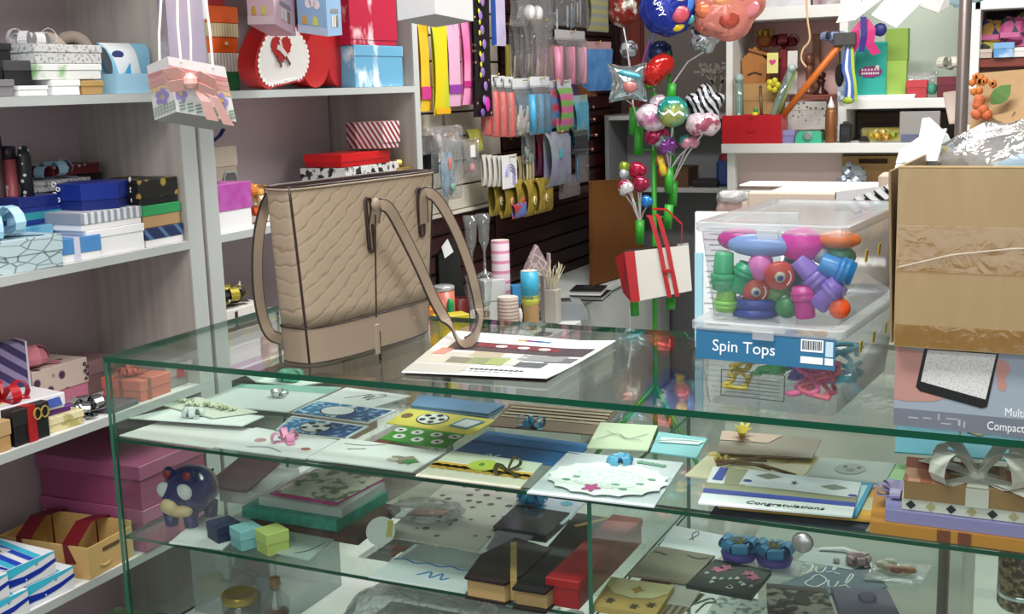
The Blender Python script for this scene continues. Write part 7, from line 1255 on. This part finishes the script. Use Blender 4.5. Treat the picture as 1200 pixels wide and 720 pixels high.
# book-shaped boxes
BKC = M('#1c1210', .5); PGS = P('stripe', '#b39a68', '#9a8252', 120, .5, .7, rot=(0, H, 0))
def bookbox(lb, q, h_, cov, strap=None):
    q = [V(p) + V((0, 0, .0006)) for p in q]; c = sum(q, V()) / len(q); t = thing('book_box', lb, 'box', c); n = len(q); pts = [(p.x - c.x, p.y - c.y) for p in q]
    B().prism([(x * 1.03, y * 1.03) for x, y in pts], 0, .004).build('base_cover', cov, t); B().prism([(x * .97, y * .97) for x, y in pts], .004, h_ - .004).build('page_block', PGS, t); B().prism([(x * 1.03, y * 1.03) for x, y in pts], h_ - .004, h_).build('lid_cover', cov, t)
    if strap: a, e = [V((p[0], p[1], h_ + .0008)) for p in strap(pts)]; sd = (e - a).cross(V((0, 0, 1))); B().strip([a - V((0, 0, h_ * .9)) + (a - e).normalized() * .001, a + (a - e).normalized() * .0012, e], .010, sd, .001).build('gold_strap', M('#a98a52', .5), t)
    return t
bookbox('dark brown book-shaped box with cream page edges and a gold strap', ((0.713,-0.007,0.666), (0.78,-0.008,0.666), (0.791,0.03,0.666), (0.79,0.144,0.666), (0.717,0.166,0.666), (0.696,0.081,0.666)), .036, BKC, lambda p: ((p[1][0] * .55 + p[2][0] * .55, p[1][1] * .55 + p[2][1] * .55), (p[4][0] * .8, p[4][1] * .8)))
bookbox('black book-shaped box with cream page edges next to the red bag', ((0.797,-0.01,0.666), (0.849,-0.009,0.666), (0.864,0.211,0.666), (0.826,0.311,0.666), (0.767,0.315,0.666)), .034, M('#111012', .5), lambda p: ((p[3][0] * .98, p[3][1] * .98), (p[4][0] * .6, p[4][1] * .6)))
t = gift_box('bright red flat box standing against the divider pane', (.866, .160, S2 + .0006), math.radians(90), .29, .056, .046, M('#a3101a', .45), M('#ab101b', .45), lidh=.3)
# right compartment
t, f = card('white card under the taupe envelope', ((0.932,0.17,0.666), (1.062,0.171,0.666), (1.064,0.377,0.666), (0.919,0.4,0.666)), M('#c3cad0', .6)); stroke(t, f, [(.3, .78), (.36, .9), (.33, .97), (.29, .9), (.35, .78)], .0015, '#3a4a54')
t, f = card('white and russet card below the taupe envelope', ((0.948,0.079,0.666), (1.046,0.079,0.666), (1.042,0.192,0.666), (0.943,0.189,0.666)), M('#b9b4ae', .6), z=.003); on_card(t, f, [(0, .1), (.5, .15), (.5, .9), (0, .9)], '#7a4a38', 'russet_panel')
t, f = card('taupe paper envelope with two clips near the divider', ((0.924,0.145,0.666), (1.022,0.149,0.666), (1.031,0.269,0.666), (0.929,0.276,0.666)), M('#857c6c', .7), th=.004, z=.008, name='envelope'); stroke(t, f, [(.05, .8), (.2, .78), (.3, .75)], .003, '#4f473a'); stroke(t, f, [(.6, .85), (.8, .8), (.95, .88)], .003, '#4f473a')
t, f = card('cream pouch with golden flowers, a rounded flap and a gold butterfly', ((0.915,0.014,0.666), (1.014,0.013,0.666), (1.008,0.123,0.666), (0.905,0.12,0.666)), M('#b59a58', .6), th=.010, z=.004, name='pouch', cat='pouch'); on_card(t, f, [(.0, 1), (1, 1), (.98, .7), (.8, .48), (.5, .40), (.2, .48), (.02, .7)], '#cfc492', 'flap', .001); blob(t, f, .52, .68, .08, .10, '#a9842f', 'gold_butterfly', .0016, 12, .4, 4)
for u, v_ in ((.22, .22), (.62, .16), (.85, .28)): blob(t, f, u, v_, .07, .08, '#4a3f2c', 'flower_print', .0006, 14, .5, 6)
t, f = card('brown striped card tucked beside the cream pouch', ((1.001,0.029,0.666), (1.038,0.029,0.666), (1.053,0.134,0.666), (0.997,0.139,0.666)), P('stripe', '#8d8066', '#4f453a', 30, .5, .6), z=.002)
t, f = card('black pouch embroidered with two pink flowers', ((1.021,0.141,0.666), (1.125,0.136,0.666), (1.131,0.241,0.666), (1.035,0.255,0.666)), M('#1f2826', .6), th=.008, z=.004, name='pouch', cat='pouch')
for u, v_, c_ in ((.3, .78, '#a94a78'), (.22, .66, '#b9587f'), (.72, .72, '#b04f72'), (.82, .62, '#a94a78')): blob(t, f, u, v_, .10, .09, c_, 'pink_flower', .0008, 14, .35, 5)
r = random.Random(3)
for i in range(12): blob(t, f, r.uniform(.1, .9), r.uniform(.12, .55), .035, .05, '#8d9a8c' if i % 2 else '#b3b3a8', 'embroidery', .0006, 8, .3, 3)
t = thing('hair_clip_card', 'clear tray holding two blue fabric flowers', 'tray', V((1.102,0.281,0.666))); B().box((0, .0, .003), (.135, .06, .005), .001).build('tray', GL('#f4f6f8', .08, .5, '#cfd6dc', 0, .1), t)
for x, lb in ((-.034, 'left'), (.024, 'right')):
    p = V((1.102,0.281,0.666)) + V((x, .0, .006)); g = thing('fabric_flower', f'blue fabric flower with a violet base, {lb} of the pair on the tray', 'flower', p); B().lathe([(.012, 0), (.027, .004), (.030, .014), (.024, .018)], n=20).build('violet_base', M('#5a4aa0', .5), g, True)
    bow(B(), (0, 0, .018), .030, .026, 6, 0, .35, 4).build('petals', M('#3f86b8', .5), g); b = B()
    for k_ in range(7): b.tube([(0, 0, .02), (.010 * math.cos(k_), .010 * math.sin(k_) - .004, .040)], .0016, 5)
    b.build('stamens', M('#b99a5a', .4), g)
kn = B().lathe([(.0, .0), (.0125, 0), (.0135, .003), (.0135, .006), (.011, .008), (0, .0082)], n=24).build('knob', M('#a9b0ae', .3, .8), ct, True, loc=(1.229,-0,0.83), rot=(H, 0, 0)); B().lathe([(.0145, .0), (.0145, .002)], n=24).build('knob_rim', M('#6f7674', .3, .8), kn)
t, f = card('slate blue rounded tag card with white cursive lettering', ((1.143,0.203,0.666), (1.279,0.21,0.666), (1.305,0.267,0.666), (1.249,0.392,0.666), (1.154,0.396,0.666), (1.137,0.28,0.666)), M('#5a6a7c', .6), th=.003)
f = uvq([p - t.location for p in (V((1.143,0.203,0.666)), V((1.29,0.201,0.666)), V((1.288,0.388,0.666)), V((1.134,0.388,0.666)))]); fz = lambda u, v_, dz=0: f(u, v_, .0042 + dz)
LT = '#dbe2e6'
for pts in ([(.22, .50), (.14, .42), (.10, .50), (.20, .58), (.30, .56), (.28, .40), (.22, .34)], [(.34, .54), (.36, .44), (.42, .44), (.44, .56)], [(.46, .46), (.52, .50), (.56, .70), (.53, .72), (.52, .50), (.60, .46)], [(.36, .30), (.30, .16), (.42, .12), (.50, .28), (.40, .38), (.34, .30)], [(.52, .30), (.54, .18), (.60, .18), (.62, .30)], [(.64, .20), (.70, .26), (.74, .46), (.71, .48), (.70, .26), (.80, .18)]): stroke(t, fz, pts, .0026, LT, 'cursive_stroke', .0)
on_card(t, fz, [(.12, .62), (.70, .58), (.88, .80), (.72, .98), (.2, .98)], '#b3bdbf', 'lace_window', .0); B().strip([fz(.3, .92, .003), fz(.55, .97, .006), fz(.8, .86, .006), fz(.9, .66, .004)], .010, (0, 1, .1), .001).build('white_ribbon', M('#d3d9d9', .5), t); rib(t, fz, .74, .76, .020, .014, '#b0949c', 6, seed=6, name='fabric_rose'); B().ball(fz(.52, .70, .004), (.006, .006, .004), 8).build('pearl', M('#c9c4c6', .2), t, True)
t, f = card('clear sachet of small shells and dried petals at the right of the slate tag', ((1.268,0.274,0.666), (1.351,0.285,0.666), (1.36,0.367,0.666), (1.277,0.372,0.666)), GL('#f4f6f8', .10, .35, '#c3c9c6', .4, .1), z=.004, name='sachet', cat='sachet')
for i, (u, v_, c_) in enumerate(((.2, .5, '#c3bba9'), (.35, .4, '#b9a08a'), (.5, .35, '#9a5f52'), (.62, .45, '#c9b9a0'), (.3, .65, '#cfcabd'), (.72, .4, '#a9744f'))): B().ball(f(u, v_, .008), (.012, .009, .006), 8).build('shell', M(c_, .5), t, True)
t, f = card('white lace card at the bottom edge below the black pouch', ((1.074,0.071,0.666), (1.142,0.067,0.666), (1.154,0.147,0.666), (1.076,0.143,0.666)), P('noise', '#cfd6d2', '#7f8d88', 90, .56, .6, soft=.05), z=.002)
t, f = card('leopard-print pouch with a dark round badge at the bottom edge', ((1.162,0.087,0.666), (1.268,0.079,0.666), (1.222,0.214,0.666), (1.133,0.199,0.666)), P('noise', '#3a332f', '#a39c92', 55, .52, .6, soft=.06), th=.006, z=.002, name='pouch', cat='pouch'); on_card(t, f, [(0, .86), (1, .86), (1, 1), (0, 1)], '#3a302a', 'brown_hem'); blob(t, f, .55, .62, .13, .16, '#3f3833', 'round_badge', .001)
t, f = card('plain lilac velvet pouch at the bottom edge right of the leopard print', ((1.262,0.115,0.666), (1.354,0.105,0.666), (1.311,0.229,0.666), (1.23,0.21,0.666)), M('#7f7a92', .8), th=.012, z=.002, name='pouch', cat='pouch'); B().ball(f(.55, .65, .004), (.014, .012, .008), 10).build('knot', M('#757088', .8), t, True)
t = thing('wire_ring', 'grey wire twisted into a loop between the pouches', 'wire', V((1.059,0.097,0.666)) + V((0, 0, .004))); B().tube(spline([(-.03, -.02, 0), (-.01, 0, 0), (.008, .022, .002), (.018, .012, .002), (.006, .002, .002), (.0, -.03, 0)], 5), .0016, 6).build('wire', M('#6f7a74', .4, .4), t, True)
t = thing('brown_jar', 'brown glittery jar standing at the right edge of the lower shelf', 'jar', V((1.496,0.27,0.666)) + V((.0, .0, .0006))); B().lathe([(.03, 0), (.034, .006), (.034, .085), (.026, .1), (.026, .112), (0, .113)], n=20).build('body', P('noise', '#4a3a2c', '#a9926f', 120, .56, .4, soft=.1), t, True); B().lathe([(.0345, .02), (.0345, .03)], n=20).build('silver_band', CHROME, t, True)
tag(B().box((0, 0, .16), (.03, .02, .32), .002).build('grey_bracket', M('#6f7876', .4), None, loc=(1.565, .44, DK + .001)), 'grey upright bracket inside the right end of the counter', 'bracket')
# ================================================================ bottom deck
t = thing('storage_bin', 'frosted clear plastic bin with coloured packets inside, on the counter floor', 'storage box', (.12, .265, DK + .0006)); FB_ = GL('#eef2f2', .08, .22, '#cfd5d5', .2, .2)
for c_, d_ in (((0, -.105, .07), (.20, .003, .14)), ((0, .105, .07), (.20, .003, .14)), ((-.10, 0, .07), (.003, .21, .14)), ((.10, 0, .07), (.003, .21, .14))): B().box(c_, d_).build('wall', FB_, t)
B().box((0, 0, .143), (.212, .222, .006), .002).build('lid', FB_, t)
for i, (x, y, z, c_, nm) in enumerate(((-.09, -.07, .03, '#b9aa4a', 'mustard'), (-.02, -.08, .03, '#c4b45a', 'yellow'), (.03, -.06, .09, '#c96a8d', 'pink'), (.07, -.075, .05, '#7f93a9', 'slate blue'), (-.05, -.02, .08, '#9a9f9a', 'grey'), (.0, -.09, .08, '#b0708a', 'mauve'))): tag(B().box((0, 0, .025), (.05, .012, .05), .003).build('small_packet', M(c_, .5), None, loc=(.12 + x * .8, .265 + y, DK + .002 + z * .6), rot=(.1, .2 * (i - 2) * .5, .2)), f'{nm} packet inside the frosted bin', 'packet')
def jarat(p): return V(p) + V((0, 0, .0006))
t = thing('glass_jar', 'glass jar with a gold screw lid at the bottom left', 'jar', jarat((0.155,0.132,0.455))); B().lathe([(.032, 0), (.034, .004), (.034, .052), (.029, .058)], n=24).build('glass_body', GL('#e6efe9', .08, .12, '#9aa69a', 0, .03), t, True); B().lathe([(.0335, .056), (.0345, .058), (.0345, .069), (.033, .072), (.027, .0725), (.025, .0705), (0, .0705)], n=28).build('gold_lid', M('#a38a3a', .3, .6), t, True); B().lathe([(.030, .004), (.031, .035), (0, .036)], n=20).build('contents', M('#6f6a4f', .7), t, True)
t = thing('cork_bottle', 'small corked glass bottle of brown spice beside the gold-lidded jar', 'bottle', jarat((0.223,0.152,0.455))); B().lathe([(.022, 0), (.024, .004), (.024, .060), (.010, .078), (.009, .090), (.0105, .092)], n=22).build('glass_body', GL('#eaf2ee', .09, .05, '#b0bab2', 0, .02), t, True); B().lathe([(.0082, .082), (.0098, .104), (0, .1045)], n=16).build('cork', M('#8d6238', .8), t, True); B().lathe([(.022, .003), (.0225, .038), (0, .039)], n=18).build('spice', P('noise', '#5f2f22', '#8a4a34', 120, .5, .8, soft=.2), t, True)
t = thing('glass_jar', 'dark herb jar peeking between the gold lid and the corked bottle', 'jar', jarat((0.163,0.195,0.455))); B().lathe([(.02, 0), (.02, .05), (.016, .055)], n=18).build('glass_body', GL('#dfe8df', .08, .2, '#7f8a7a', 0, .05), t, True); B().lathe([(.018, .002), (.018, .04), (0, .041)], n=16).build('herbs', M('#33382a', .8), t, True)
CF2 = GL('#f6f8fa', .16, .20, '#cfd3d6', 1, .1)
crumple('large crinkled clear bag lying on the counter floor in the middle', (.52, .17, DK + .072), (.135, .12, .052), CF2, 12, 'plastic_bag', .22, 34); t = bpy.data.objects[-1] if False else None
tag(B().box((0, 0, .02), (.24, .22, .04), .006).build('folded_textile', M('#a39a9c', .8), None, loc=(.52, .16, DK + .002)), 'pale mauve folded textile inside the big crinkled bag', 'textile')
crumple('second crinkled clear bag under the book-shaped boxes', (.79, .17, DK + .062), (.09, .11, .042), CF2, 21, 'plastic_bag', .22, 28)
tag(B().box((0, 0, .03), (.36, .05, .06), .004).build('white_ledge', WBOX, None, loc=(.50, .42, DK + .001)), 'white ledge block at the back of the counter floor', 'block')
